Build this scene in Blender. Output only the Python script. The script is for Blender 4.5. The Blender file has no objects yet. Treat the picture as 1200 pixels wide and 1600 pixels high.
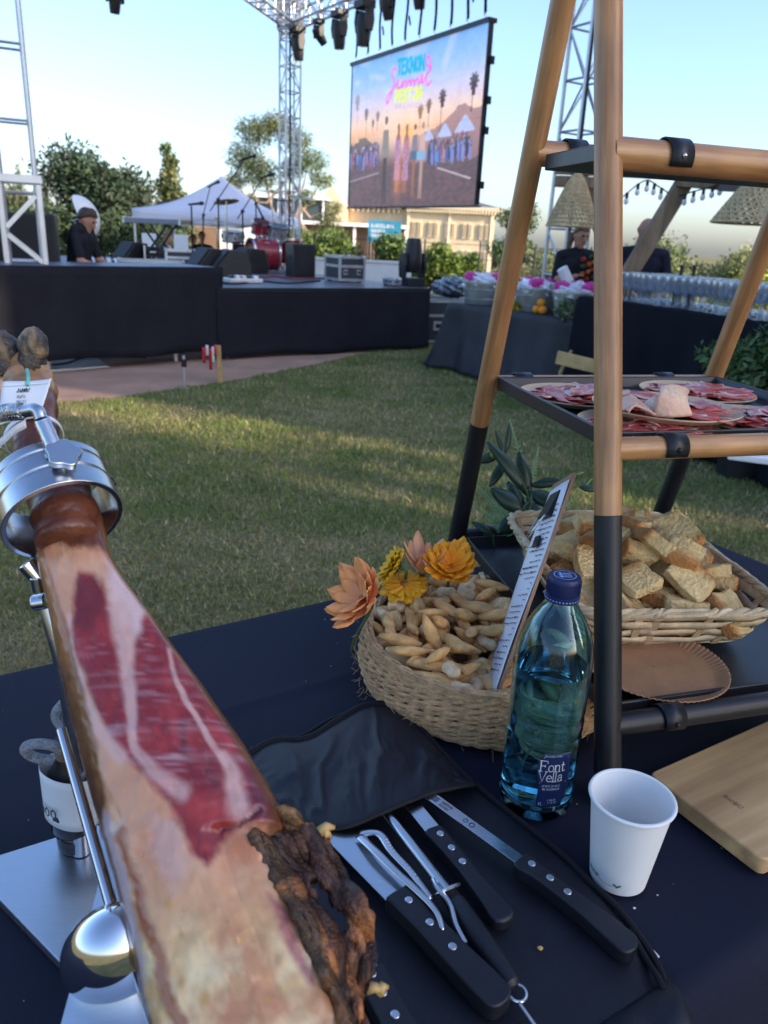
import bpy, math, random
import numpy as np
from mathutils import Vector, Matrix
SC = bpy.context.scene
COL = SC.collection
random.seed(7)
RNG = np.random.default_rng(11)
RAD = math.radians

# ------------------------------------------------------------------ camera
cam_data = bpy.data.cameras.new('camera')
cam = bpy.data.objects.new('camera', cam_data)
COL.objects.link(cam)
SC.camera = cam
CAM_Z, PITCH, ROLL = 1.40, RAD(19.7), RAD(2.85)
r0 = Vector((1, 0, 0)); u0 = Vector((0, math.sin(PITCH), math.cos(PITCH))); fw = Vector((0, math.cos(PITCH), -math.sin(PITCH)))
cr = r0 * math.cos(ROLL) + u0 * math.sin(ROLL); cu = u0 * math.cos(ROLL) - r0 * math.sin(ROLL)
cam.matrix_world = Matrix(((cr.x, cu.x, -fw.x, 0), (cr.y, cu.y, -fw.y, 0), (cr.z, cu.z, -fw.z, CAM_Z), (0, 0, 0, 1)))
cam_data.sensor_fit = 'HORIZONTAL'
cam_data.sensor_width = 24
cam_data.lens = 24
cam_data.clip_start = 0.02
cam_data.clip_end = 3000
cam_data.dof.use_dof = True
cam_data.dof.focus_distance = 0.86
cam_data.dof.aperture_fstop = 8.5

# ------------------------------------------------------------------ sky, sun, exposure
SUN_AZ = Vector((0.90, -0.42, 0)).normalized()      # horizontal direction towards the sun
SUN_EL = RAD(22)
world = bpy.data.worlds.new('World'); SC.world = world; world.use_nodes = True
wn = world.node_tree.nodes; wl = world.node_tree.links
sky = wn.new('ShaderNodeTexSky'); sky.sky_type = 'NISHITA'; sky.sun_disc = False
sky.sun_elevation = SUN_EL; sky.sun_rotation = math.atan2(SUN_AZ.x, SUN_AZ.y)
sky.altitude = 300; sky.air_density = 1.0; sky.dust_density = 2.3; sky.ozone_density = 3.0
wb = wn.new('ShaderNodeMix'); wb.data_type = 'RGBA'; wb.blend_type = 'MULTIPLY'; wb.inputs[0].default_value = 1; wb.inputs[7].default_value = (1.0, 1.0, 1.07, 1)   # the photograph's warm white balance
wl.new(sky.outputs[0], wb.inputs[6]); wl.new(wb.outputs[2], wn['Background'].inputs[0]); wn['Background'].inputs[1].default_value = 0.15
sun_data = bpy.data.lights.new('sun', 'SUN'); sun_data.energy = 3.6; sun_data.angle = RAD(0.6); sun_data.color = (1, 0.83, 0.62)
sun = bpy.data.objects.new('sun', sun_data); COL.objects.link(sun)
to_sun = Vector((SUN_AZ.x * math.cos(SUN_EL), SUN_AZ.y * math.cos(SUN_EL), math.sin(SUN_EL)))
sun.rotation_euler = to_sun.to_track_quat('Z', 'Y').to_euler()
sun.location = (20, -10, 30)
SC.view_settings.view_transform = 'Standard'; SC.view_settings.look = 'None'
SC.view_settings.gamma = 1; SC.view_settings.use_curve_mapping = False
SC.view_settings.exposure = 1.37
SC.render.engine = 'CYCLES'

# ------------------------------------------------------------------ helpers: materials
def _nodes(name):
    m = bpy.data.materials.new(name); m.use_nodes = True
    return m, m.node_tree.nodes, m.node_tree.links, m.node_tree.nodes['Principled BSDF']

def mat(name, col, rough=0.6, metal=0.0, var=0.12, scale=12.0, bump=0.0, bscale=None, spec=0.5, rand=0.0, vcol=False,
        stretch=(1, 1, 1), sss=0.0, sheen=0.0, coat=0.0, trans=0.0, ior=1.45, col2=None, rvar=0.1, emit=0.0, alpha=1.0):
    m, n, l, b = _nodes(name)
    tc = n.new('ShaderNodeTexCoord'); mp = n.new('ShaderNodeMapping'); mp.inputs['Scale'].default_value = stretch
    l.new(tc.outputs['Object'], mp.inputs[0])
    nz = n.new('ShaderNodeTexNoise'); nz.inputs['Scale'].default_value = scale; nz.inputs['Detail'].default_value = 6; nz.inputs['Roughness'].default_value = 0.62
    l.new(mp.outputs[0], nz.inputs['Vector'])
    mr = n.new('ShaderNodeMapRange'); mr.inputs[1].default_value = 0.3; mr.inputs[2].default_value = 0.7
    l.new(nz.outputs[0], mr.inputs[0])
    mx = n.new('ShaderNodeMix'); mx.data_type = 'RGBA'
    c = (*col, 1)
    if vcol:
        at = n.new('ShaderNodeVertexColor'); at.layer_name = 'Col'
        hsv = n.new('ShaderNodeHueSaturation'); hsv.inputs['Value'].default_value = 1 - var
        hs2 = n.new('ShaderNodeHueSaturation'); hs2.inputs['Value'].default_value = 1 + var
        l.new(at.outputs[0], hsv.inputs['Color']); l.new(at.outputs[0], hs2.inputs['Color'])
        l.new(hsv.outputs[0], mx.inputs[6]); l.new(hs2.outputs[0], mx.inputs[7])
    else:
        d = col2 if col2 else tuple(x * (1 - var) for x in col)
        e = col if col2 else tuple(min(1, x * (1 + var)) for x in col)
        mx.inputs[6].default_value = (*d, 1); mx.inputs[7].default_value = (*e, 1)
    l.new(mr.outputs[0], mx.inputs[0])
    out = mx.outputs[2]
    if rand:
        oi = n.new('ShaderNodeObjectInfo'); m2 = n.new('ShaderNodeMapRange'); m2.inputs[3].default_value = 1 - rand; m2.inputs[4].default_value = 1 + rand
        l.new(oi.outputs['Random'], m2.inputs[0])
        hv = n.new('ShaderNodeHueSaturation'); l.new(m2.outputs[0], hv.inputs['Value']); l.new(out, hv.inputs['Color']); out = hv.outputs[0]
    l.new(out, b.inputs['Base Color'])
    if rvar:
        rr = n.new('ShaderNodeMapRange'); rr.inputs[3].default_value = max(0.02, rough - rvar); rr.inputs[4].default_value = min(1, rough + rvar)
        l.new(nz.outputs[0], rr.inputs[0]); l.new(rr.outputs[0], b.inputs['Roughness'])
    else:
        b.inputs['Roughness'].default_value = rough
    b.inputs['Metallic'].default_value = metal
    b.inputs['Specular IOR Level'].default_value = spec
    b.inputs['IOR'].default_value = ior
    b.inputs['Transmission Weight'].default_value = trans
    b.inputs['Coat Weight'].default_value = coat; b.inputs['Coat Roughness'].default_value = 0.15
    b.inputs['Sheen Weight'].default_value = sheen
    if sss:
        b.inputs['Subsurface Weight'].default_value = sss; b.inputs['Subsurface Radius'].default_value = (0.01, 0.004, 0.002); b.inputs['Subsurface Scale'].default_value = 0.6
    if emit:
        l.new(out, b.inputs['Emission Color']); b.inputs['Emission Strength'].default_value = emit
    if bump:
        bp = n.new('ShaderNodeBump'); bp.inputs['Strength'].default_value = bump; bp.inputs['Distance'].default_value = 0.01
        n2 = n.new('ShaderNodeTexNoise'); n2.inputs['Scale'].default_value = bscale or scale * 3; n2.inputs['Detail'].default_value = 5
        l.new(mp.outputs[0], n2.inputs['Vector']); l.new(n2.outputs[0], bp.inputs['Height']); l.new(bp.outputs[0], b.inputs['Normal'])
    return m

def mat_weave(name, col, col2, scale, rough=0.85, bump=0.25, spec=0.2, sheen=0.0):
    """woven cloth: crossed waves as fine relief"""
    m = mat(name, col, rough, 0, 0.1, 3.0, col2=col2, spec=spec, sheen=sheen)
    n = m.node_tree.nodes; l = m.node_tree.links; b = n['Principled BSDF']
    mp = [x for x in n if x.type == 'MAPPING'][0]
    w1 = n.new('ShaderNodeTexWave'); w1.inputs['Scale'].default_value = scale; w1.inputs['Distortion'].default_value = 0.4
    w2 = n.new('ShaderNodeTexWave'); w2.bands_direction = 'Y'; w2.inputs['Scale'].default_value = scale; w2.inputs['Distortion'].default_value = 0.4
    ad = n.new('ShaderNodeMath'); ad.operation = 'ADD'
    for w in (w1, w2): l.new(mp.outputs[0], w.inputs[0])
    l.new(w1.outputs['Fac'], ad.inputs[0]); l.new(w2.outputs['Fac'], ad.inputs[1])
    bp = n.new('ShaderNodeBump'); bp.inputs['Strength'].default_value = bump; bp.inputs['Distance'].default_value = 0.001
    l.new(ad.outputs[0], bp.inputs['Height']); l.new(bp.outputs[0], b.inputs['Normal'])
    return m

def mat_wood(name, light, dark, axis='Z', scale=9.0, rough=0.5, coat=0.0, rings=2.2, turn=0.0):
    """stretched grain along one axis"""
    m, n, l, b = _nodes(name)
    tc = n.new('ShaderNodeTexCoord'); mp = n.new('ShaderNodeMapping')
    sc = {'X': (0.06, 1, 1), 'Y': (1, 0.06, 1), 'Z': (1, 1, 0.06)}[axis]
    mp.inputs['Scale'].default_value = sc; m0 = n.new('ShaderNodeMapping'); m0.inputs['Rotation'].default_value[2] = turn; l.new(tc.outputs['Object'], m0.inputs[0]); l.new(m0.outputs[0], mp.inputs[0])
    a = n.new('ShaderNodeTexNoise'); a.inputs['Scale'].default_value = scale * 6; a.inputs['Detail'].default_value = 8; a.inputs['Distortion'].default_value = 0.6
    w = n.new('ShaderNodeTexNoise'); w.inputs['Scale'].default_value = scale * rings * 18; w.inputs['Detail'].default_value = 4
    l.new(mp.outputs[0], a.inputs[0]); l.new(mp.outputs[0], w.inputs[0])
    mm = n.new('ShaderNodeMath'); mm.operation = 'MULTIPLY_ADD'; mm.inputs[1].default_value = 0.45
    l.new(w.outputs[0], mm.inputs[0]); 
    m3 = n.new('ShaderNodeMath'); m3.operation = 'MULTIPLY'; m3.inputs[1].default_value = 0.6
    l.new(a.outputs[0], m3.inputs[0]); l.new(m3.outputs[0], mm.inputs[2])
    cr_ = n.new('ShaderNodeValToRGB'); cr_.color_ramp.elements[0].position = 0.36; cr_.color_ramp.elements[1].position = 0.66
    cr_.color_ramp.elements[0].color = (*dark, 1); cr_.color_ramp.elements[1].color = (*light, 1)
    l.new(mm.outputs[0], cr_.inputs[0])
    big = n.new('ShaderNodeTexNoise'); big.inputs['Scale'].default_value = scale * 1.3; big.inputs['Detail'].default_value = 3; l.new(m0.outputs[0], big.inputs[0])
    bm_ = n.new('ShaderNodeMapRange'); bm_.inputs[1].default_value = .3; bm_.inputs[2].default_value = .7; bm_.inputs[3].default_value = .66; bm_.inputs[4].default_value = 1.12; l.new(big.outputs[0], bm_.inputs[0])
    hs_ = n.new('ShaderNodeHueSaturation'); l.new(bm_.outputs[0], hs_.inputs['Value']); l.new(cr_.outputs[0], hs_.inputs['Color']); l.new(hs_.outputs[0], b.inputs['Base Color'])
    bp = n.new('ShaderNodeBump'); bp.inputs['Strength'].default_value = 0.12; bp.inputs['Distance'].default_value = 0.002
    l.new(mm.outputs[0], bp.inputs['Height']); l.new(bp.outputs[0], b.inputs['Normal'])
    b.inputs['Roughness'].default_value = rough; b.inputs['Coat Weight'].default_value = coat; b.inputs['Coat Roughness'].default_value = 0.25
    return m

def mat_thin_glass(name, tint=(0.93, 0.97, 1.0), gloss=0.25, cloud=0.0):
    m, n, l, b = _nodes(name)
    n.remove(b)
    tr = n.new('ShaderNodeBsdfTransparent'); tr.inputs[0].default_value = (*tint, 1)
    gl = n.new('ShaderNodeBsdfGlossy'); gl.inputs['Roughness'].default_value = 0.06
    fr = n.new('ShaderNodeLayerWeight'); fr.inputs[0].default_value = gloss
    mx = n.new('ShaderNodeMixShader'); l.new(fr.outputs['Facing'], mx.inputs[0]); l.new(tr.outputs[0], mx.inputs[1]); l.new(gl.outputs[0], mx.inputs[2])
    out = mx.outputs[0]
    if cloud:
        df = n.new('ShaderNodeBsdfTranslucent'); df.inputs[0].default_value = (.9, .92, .95, 1); d2 = n.new('ShaderNodeBsdfDiffuse'); d2.inputs[0].default_value = (.85, .88, .92, 1)
        m2 = n.new('ShaderNodeMixShader'); m2.inputs[0].default_value = .5; l.new(df.outputs[0], m2.inputs[1]); l.new(d2.outputs[0], m2.inputs[2])
        m3 = n.new('ShaderNodeMixShader'); m3.inputs[0].default_value = cloud; l.new(out, m3.inputs[1]); l.new(m2.outputs[0], m3.inputs[2]); out = m3.outputs[0]
    l.new(out, n['Material Output'].inputs[0])
    return m

# ------------------------------------------------------------------ helpers: meshes and objects
def frame(a, b, up=(0, 0, 1)):
    a, b = Vector(a), Vector(b); z = (b - a).normalized(); up = Vector(up)
    if abs(z.dot(up)) > 0.98: up = Vector((1, 0, 0)) if abs(z.x) < 0.9 else Vector((0, 1, 0))
    x = up.cross(z).normalized(); y = z.cross(x)
    return x, y, z

class MB:
    def __init__(s): s.v = []; s.f = []; s.mi = []; s.cur = 0
    def add(s, vs, fs):
        o = len(s.v); s.v += [tuple(v) for v in vs]; s.f += [tuple(i + o for i in f) for f in fs]; s.mi += [s.cur] * len(fs); return s
    def box(s, c, size, rz=0.0, M=None):
        x, y, z = [q / 2 for q in size]; R = M if M is not None else Matrix.Rotation(rz, 3, 'Z'); c = Vector(c)
        vs = [c + R @ Vector((i * x, j * y, k * z)) for i in (-1, 1) for j in (-1, 1) for k in (-1, 1)]
        return s.add(vs, [(0, 1, 3, 2), (4, 6, 7, 5), (0, 4, 5, 1), (2, 3, 7, 6), (0, 2, 6, 4), (1, 5, 7, 3)])
    def beam(s, a, b, w, h, up=(0, 0, 1)):
        x, y, z = frame(a, b, up); a, b = Vector(a), Vector(b)
        vs = [p + x * i * w / 2 + y * j * h / 2 for p in (a, b) for i, j in ((-1, -1), (1, -1), (1, 1), (-1, 1))]
        return s.add(vs, [(3, 2, 1, 0), (4, 5, 6, 7), (0, 1, 5, 4), (1, 2, 6, 5), (2, 3, 7, 6), (3, 0, 4, 7)])
    def tube(s, path, r, n=10, caps=True, closed=False):
        P = [Vector(p) for p in path]; N = len(P); rs = r if isinstance(r, (list, tuple)) else [r] * N
        vs = []; x = None
        for i in range(N):
            t = (P[(i + 1) % N] - P[i - 1]) if closed else (P[min(i + 1, N - 1)] - P[max(i - 1, 0)])
            t.normalize()
            if x is None: x, y, _ = frame((0, 0, 0), t)
            else:
                x = (x - t * x.dot(t)); x = x.normalized() if x.length > 1e-6 else frame((0, 0, 0), t)[0]
            y = t.cross(x)
            for k in range(n):
                a = 2 * math.pi * k / n; vs.append(P[i] + (x * math.cos(a) + y * math.sin(a)) * rs[i])
        fs = []
        for i in range(N if closed else N - 1):
            j = (i + 1) % N
            for k in range(n): fs.append((i * n + k, i * n + (k + 1) % n, j * n + (k + 1) % n, j * n + k))
        if caps and not closed: fs += [tuple(reversed(range(n))), tuple(range((N - 1) * n, N * n))]
        return s.add(vs, fs)
    def lathe(s, prof, n=24, c=(0, 0, 0), M=None, close=False):
        vs = []; fs = []; c = Vector(c); M = M or Matrix.Identity(3)
        for (r, z) in prof:
            for k in range(n):
                a = 2 * math.pi * k / n; vs.append(c + M @ Vector((r * math.cos(a), r * math.sin(a), z)))
        m = len(prof)
        for i in range(m if close else m - 1):
            j = (i + 1) % m
            for k in range(n): fs.append((i * n + k, i * n + (k + 1) % n, j * n + (k + 1) % n, j * n + k))
        if not close:
            if prof[0][0] > 1e-5: fs.append(tuple(reversed(range(n))))
            if prof[-1][0] > 1e-5: fs.append(tuple(range((m - 1) * n, m * n)))
        return s.add(vs, fs)
    def ball(s, c, r, nu=12, nv=8, M=None):
        r = r if isinstance(r, (tuple, list)) else (r, r, r); c = Vector(c); M = M or Matrix.Identity(3)
        vs = []; fs = []
        for i in range(nv + 1):
            p = math.pi * i / nv
            for k in range(nu):
                a = 2 * math.pi * k / nu
                vs.append(c + M @ Vector((r[0] * math.sin(p) * math.cos(a), r[1] * math.sin(p) * math.sin(a), -r[2] * math.cos(p))))
        for i in range(nv):
            for k in range(nu): fs.append((i * nu + k, i * nu + (k + 1) % nu, (i + 1) * nu + (k + 1) % nu, (i + 1) * nu + k))
        return s.add(vs, fs)
    def prism(s, pts, z0, z1, f=None):
        """outline (x, y) extruded from z0 to z1, mapped through f"""
        n = len(pts); f = f or (lambda x, y, z: (x, y, z))
        vs = [f(x, y, z0) for x, y in pts] + [f(x, y, z1) for x, y in pts]
        fs = [tuple(reversed(range(n))), tuple(range(n, 2 * n))] + [(i, (i + 1) % n, n + (i + 1) % n, n + i) for i in range(n)]
        return s.add(vs, fs)
    def grid(s, nu, nv, f):
        vs = [f(i / nu, j / nv) for j in range(nv + 1) for i in range(nu + 1)]
        return s.add(vs, [(j * (nu + 1) + i, j * (nu + 1) + i + 1, (j + 1) * (nu + 1) + i + 1, (j + 1) * (nu + 1) + i) for j in range(nv) for i in range(nu)])
    def ribbon(s, path, w, f):
        """flat stroke of width w along a 2-D path, mapped through f(x, y) -> point"""
        P = [Vector((p[0], p[1])) for p in path]; N = len(P); vs = []
        for i in range(N):
            t = P[min(i + 1, N - 1)] - P[max(i - 1, 0)]
            t = t.normalized() if t.length > 1e-9 else Vector((1, 0))
            nn = Vector((-t.y, t.x)); e = w / 2
            q = P[i] + (t * (-e * 0.6 if i == 0 else e * 0.6 if i == N - 1 else 0))
            vs += [f(*(q + nn * e)), f(*(q - nn * e))]
        return s.add(vs, [(2 * i, 2 * i + 1, 2 * i + 3, 2 * i + 2) for i in range(N - 1)])
    def build(s, name, m, parent=None, smooth=35, bev=0.0, world=False, cols=None, sub=0, solid=0.0, segs=2):
        me = bpy.data.meshes.new(name)
        vs = s.v
        if world and parent is not None:
            W = wmat(parent).inverted(); vs = [tuple(W @ Vector(v)) for v in vs]
        me.from_pydata(vs, [], s.f)
        ms = m if isinstance(m, (list, tuple)) else [m]
        for q in ms: me.materials.append(q)
        if len(ms) > 1: me.polygons.foreach_set('material_index', s.mi)
        if cols is not None: setcols(me, cols)
        if smooth:
            me.polygons.foreach_set('use_smooth', [True] * len(me.polygons))
            if smooth < 180: me.set_sharp_from_angle(angle=RAD(smooth))
        me.update()
        return put(name, me, parent, bev, sub, solid, segs)

def setcols(me, cols):
    a = me.color_attributes.new('Col', 'FLOAT_COLOR', 'POINT')
    c = np.ones((len(me.vertices), 4), dtype=np.float32); c[:, :3] = np.asarray(cols, dtype=np.float32)[:, :3]
    a.data.foreach_set('color', c.ravel())

def put(name, me, parent=None, bev=0.0, sub=0, solid=0.0, segs=2):
    o = bpy.data.objects.new(name, me); COL.objects.link(o)
    if parent is not None: o.parent = parent
    if solid:
        md = o.modifiers.new('solid', 'SOLIDIFY'); md.thickness = solid; md.offset = 0
    if bev:
        md = o.modifiers.new('bevel', 'BEVEL'); md.width = bev; md.segments = segs; md.limit_method = 'ANGLE'; md.angle_limit = RAD(40)
    if sub:
        md = o.modifiers.new('sub', 'SUBSURF'); md.levels = sub; md.render_levels = sub
    return o

def wmat(o):
    m = o.matrix_basis.copy()
    while o.parent is not None:
        o = o.parent; m = o.matrix_basis @ m
    return m

def tag(o, label, cat, group=None, kind=None):
    if label: o['label'] = label
    if cat: o['category'] = cat
    if group: o['group'] = group
    if kind: o['kind'] = kind
    return o

def thing(name, label, cat, loc=(0, 0, 0), rz=0.0, group=None):
    o = bpy.data.objects.new(name, None); COL.objects.link(o); o.empty_display_size = 0.1
    o.location = loc; o.rotation_euler = (0, 0, rz)
    return tag(o, label, cat, group)

def struct(o): o['kind'] = 'structure'; return o

def copy_tree(o, parent=None):
    c = o.copy(); COL.objects.link(c)
    if parent is not None: c.parent = parent
    for ch in list(o.children): copy_tree(ch, c)
    return c

def rotm(ax, ay, az): return Matrix.Rotation(az, 3, 'Z') @ Matrix.Rotation(ay, 3, 'Y') @ Matrix.Rotation(ax, 3, 'X')

def arc(c, r, a0, a1, n): return [(c[0] + r * math.cos(a0 + (a1 - a0) * i / n), c[1] + r * math.sin(a0 + (a1 - a0) * i / n)) for i in range(n + 1)]

def bez(pts, n=12):
    """smooth path through points (Catmull-Rom)"""
    P = [np.array(p, float) for p in pts]; P = [2 * P[0] - P[1]] + P + [2 * P[-1] - P[-2]]; out = []
    for i in range(1, len(P) - 2):
        for k in range(n):
            t = k / n
            out.append(0.5 * (2 * P[i] + (P[i + 1] - P[i - 1]) * t + (2 * P[i - 1] - 5 * P[i] + 4 * P[i + 1] - P[i + 2]) * t * t + (3 * P[i] - P[i - 1] - 3 * P[i + 1] + P[i + 2]) * t ** 3))
    out.append(P[-2]); return [tuple(p) for p in out]

def hash2(ix, iy, s): return np.modf(np.abs(np.sin(ix * 127.1 + iy * 311.7 + s * 74.7) * 43758.5453))[0]
def vnoise(x, y, s=0):
    x = np.asarray(x, float); y = np.asarray(y, float); ix, iy = np.floor(x), np.floor(y); fx, fy = x - ix, y - iy; fx = fx * fx * (3 - 2 * fx); fy = fy * fy * (3 - 2 * fy)
    a = hash2(ix, iy, s); b = hash2(ix + 1, iy, s); c = hash2(ix, iy + 1, s); d = hash2(ix + 1, iy + 1, s)
    return a + (b - a) * fx + (c - a) * fy + (a - b - c + d) * fx * fy
def fbm(x, y, s=0, o=4): return sum(vnoise(x * 2 ** k, y * 2 ** k, s + k) * .5 ** (k + 1) for k in range(o)) / (1 - .5 ** o)

LET = {  # simple stroke letters in a 0.62 x 1 box
 'A': [[(0, 0), (.3, 1), (.6, 0)], [(.12, .36), (.48, .36)]], 'B': [[(0, 0), (0, 1), (.4, 1), (.5, .78), (.4, .54), (0, .54)], [(.4, .54), (.56, .3), (.42, 0), (0, 0)]],
 'C': [[(.56, .85), (.3, 1), (.05, .75), (.05, .25), (.3, 0), (.56, .15)]], 'D': [[(0, 0), (0, 1), (.35, 1), (.58, .7), (.58, .3), (.35, 0), (0, 0)]],
 'E': [[(.5, 1), (0, 1), (0, 0), (.5, 0)], [(0, .53), (.42, .53)]], 'F': [[(.5, 1), (0, 1), (0, 0)], [(0, .53), (.42, .53)]],
 'G': [[(.56, .85), (.3, 1), (.05, .75), (.05, .25), (.3, 0), (.56, .15), (.56, .48), (.34, .48)]], 'H': [[(0, 0), (0, 1)], [(.55, 0), (.55, 1)], [(0, .5), (.55, .5)]],
 'I': [[(.2, 0), (.2, 1)]], 'J': [[(.45, 1), (.45, .2), (.25, 0), (.02, .2)]], 'K': [[(0, 0), (0, 1)], [(.5, 1), (0, .48), (.55, 0)]],
 'L': [[(0, 1), (0, 0), (.5, 0)]], 'M': [[(0, 0), (.04, 1), (.32, .3), (.6, 1), (.64, 0)]], 'N': [[(0, 0), (0, 1), (.55, 0), (.55, 1)]],
 'O': [[(.3, 1), (.04, .75), (.04, .25), (.3, 0), (.56, .25), (.56, .75), (.3, 1)]], 'P': [[(0, 0), (0, 1), (.4, 1), (.55, .75), (.4, .5), (0, .5)]],
 'R': [[(0, 0), (0, 1), (.4, 1), (.55, .75), (.4, .5), (0, .5)], [(.3, .5), (.56, 0)]], 'S': [[(.52, .85), (.28, 1), (.05, .8), (.1, .58), (.46, .42), (.54, .2), (.3, 0), (.02, .15)]],
 'T': [[(0, 1), (.6, 1)], [(.3, 1), (.3, 0)]], 'U': [[(0, 1), (0, .25), (.28, 0), (.55, .25), (.55, 1)]], 'V': [[(0, 1), (.3, 0), (.6, 1)]], '/': [[(0, 0), (.4, 1)]],
 '0': [[(.28, 1), (.04, .75), (.04, .25), (.28, 0), (.52, .25), (.52, .75), (.28, 1)]], '1': [[(.1, .8), (.3, 1), (.3, 0)]], '2': [[(.04, .78), (.28, 1), (.52, .78), (.46, .5), (.02, 0), (.55, 0)]],
 '3': [[(.04, .85), (.28, 1), (.5, .78), (.25, .53), (.52, .27), (.28, 0), (.02, .15)]], '6': [[(.48, .9), (.28, 1), (.05, .6), (.05, .25), (.28, 0), (.52, .25), (.3, .52), (.06, .38)]], ' ': []}

def lettering(mb, text, x, y, h, w, f, squeeze=1.0, gap=0.2):
    """stroke lettering; returns the end x"""
    for ch in text:
        for p in LET.get(ch, []): mb.ribbon([(x + px * h * squeeze, y + py * h) for px, py in p], w, f)
        x += (0.62 + gap) * h * squeeze * (0.6 if ch == ' ' else 1)
    return x

# ------------------------------------------------------------------ palette
M_ = {}
M_['alu'] = mat('aluminium', (0.52, 0.53, 0.55), 0.38, 0.85, 0.12, 6)
M_['steel'] = mat('brushed_steel', (0.55, 0.56, 0.58), 0.24, 1.0, 0.05, 60, stretch=(1, 1, 1))
M_['chrome'] = mat('chrome', (0.7, 0.7, 0.72), 0.06, 1.0, 0.03, 8, rvar=0.03)
M_['black_metal'] = mat('black_metal', (0.012, 0.012, 0.014), 0.42, 0.0, 0.25, 10, spec=0.5)
M_['black_plastic'] = mat('black_plastic', (0.014, 0.014, 0.016), 0.45, 0.0, 0.2, 14, bump=0.05)
M_['black_cloth'] = mat_weave('black_cloth', (0.010, 0.011, 0.016), (0.006, 0.007, 0.011), 600, 0.9, 0.3, 0.15)
M_['skirt'] = mat_weave('black_skirt', (0.016, 0.016, 0.022), (0.009, 0.009, 0.013), 90, 0.85, 0.25, 0.2)
M_['deck'] = mat('stage_deck', (0.09, 0.10, 0.13), 0.42, 0, 0.25, 5, bump=0.04)
M_['white'] = mat('white_paint', (0.74, 0.74, 0.73), 0.5, 0, 0.06, 4)
M_['tent'] = mat('tent_canvas', (0.62, 0.61, 0.66), 0.75, 0, 0.05, 2, bump=0.08, bscale=5)
M_['bark'] = mat('bark', (0.16, 0.11, 0.075), 0.9, 0, 0.35, 5, bump=0.6, bscale=14, stretch=(1, 1, 0.3))
M_['leaf'] = mat('foliage', (0.06, 0.1, 0.03), 0.6, 0, 0.22, 1.5, vcol=True, spec=0.3)
M_['pergola'] = mat_wood('weathered_timber', (0.30, 0.21, 0.125), (0.14, 0.09, 0.05), 'Z', 3, 0.7)
M_['case_panel'] = mat('flight_case_panel', (0.035, 0.037, 0.045), 0.5, 0, 0.2, 6)
M_['grille'] = mat('speaker_grille', (0.016, 0.016, 0.018), 0.6, 0.3, 0.2, 60, bump=0.3, bscale=160)

# ------------------------------------------------------------------ terrain
def smooth01(t): t = min(1, max(0, t)); return t * t * (3 - 2 * t)
def gh(x, y): return -5.2 * smooth01((y - 20) / 42)

def mat_lawn():
    m, n, l, b = _nodes('lawn_soil')
    tc = n.new('ShaderNodeTexCoord')
    a = n.new('ShaderNodeTexNoise'); a.inputs['Scale'].default_value = 1.1; a.inputs['Detail'].default_value = 8; a.inputs['Roughness'].default_value = 0.65
    c = n.new('ShaderNodeTexNoise'); c.inputs['Scale'].default_value = 34; c.inputs['Detail'].default_value = 6
    for q in (a, c): l.new(tc.outputs['Object'], q.inputs[0])
    r1 = n.new('ShaderNodeValToRGB'); e = r1.color_ramp.elements
    e[0].position = 0.36; e[0].color = (0.15, 0.165, 0.06, 1); e[1].position = 0.66; e[1].color = (0.33, 0.26, 0.145, 1)
    r2 = n.new('ShaderNodeValToRGB'); e = r2.color_ramp.elements
    e[0].position = 0.3; e[0].color = (0.4, 0.4, 0.4, 1); e[1].position = 0.75; e[1].color = (1.25, 1.25, 1.2, 1)
    l.new(a.outputs[0], r1.inputs[0]); l.new(c.outputs[0], r2.inputs[0])
    mx = n.new('ShaderNodeMix'); mx.data_type = 'RGBA'; mx.blend_type = 'MULTIPLY'; mx.inputs[0].default_value = 1
    l.new(r1.outputs[0], mx.inputs[6]); l.new(r2.outputs[0], mx.inputs[7]); l.new(mx.outputs[2], b.inputs['Base Color'])
    b.inputs['Roughness'].default_value = 0.95; b.inputs['Specular IOR Level'].default_value = 0.1
    bp = n.new('ShaderNodeBump'); bp.inputs['Strength'].default_value = 0.9; bp.inputs['Distance'].default_value = 0.02
    l.new(c.outputs[0], bp.inputs['Height']); l.new(bp.outputs[0], b.inputs['Normal'])
    return m

ys = [-40, -20, -10, 0, 3, 6, 9, 12, 15, 18] + list(np.linspace(20, 64, 23)) + [80, 110, 160, 240, 400, 700, 1200]
xs = [-900, -400, -200, -100, -60, -40, -25, -15, -8, -4, 0, 4, 8, 15, 25, 40, 60, 100, 200, 400, 900]
g = MB(); nx = len(xs)
g.add([(x, y, gh(x, y)) for y in ys for x in xs], [(j * nx + i, j * nx + i + 1, (j + 1) * nx + i + 1, (j + 1) * nx + i) for j in range(len(ys) - 1) for i in range(nx - 1)])
struct(g.build('lawn_ground', mat_lawn(), smooth=180))

# reddish paving beside and under the stage
edge = [(-4.111,4.614,0), (-3.286,5.428,0), (-2.801,6.018,0), (-2.457,6.335,0), (-2.103,6.766,0), (-1.636,7.377,0), (-1.165,8.198,0), (-0.688,9.075,0), (-0.305,9.901,0), (0.018,10.698,0), (0.252,11.648,0)]
edge = [tuple(p) for p in bez(edge, 6)]
pv = MB(); ring = [(p[0], p[1], 0.004) for p in edge] + [(1.2, 15, 0.004), (0.5, 18.5, 0.004), (-12, 18.5, 0.004), (-12, 3.2, 0.004)]
pv.add(ring, [tuple(range(len(ring)))])
struct(pv.build('paving', mat('reddish_paving', (0.42, 0.25, 0.17), 0.85, 0, 0.22, 2.2, bump=0.2, bscale=60), smooth=0))

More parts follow.
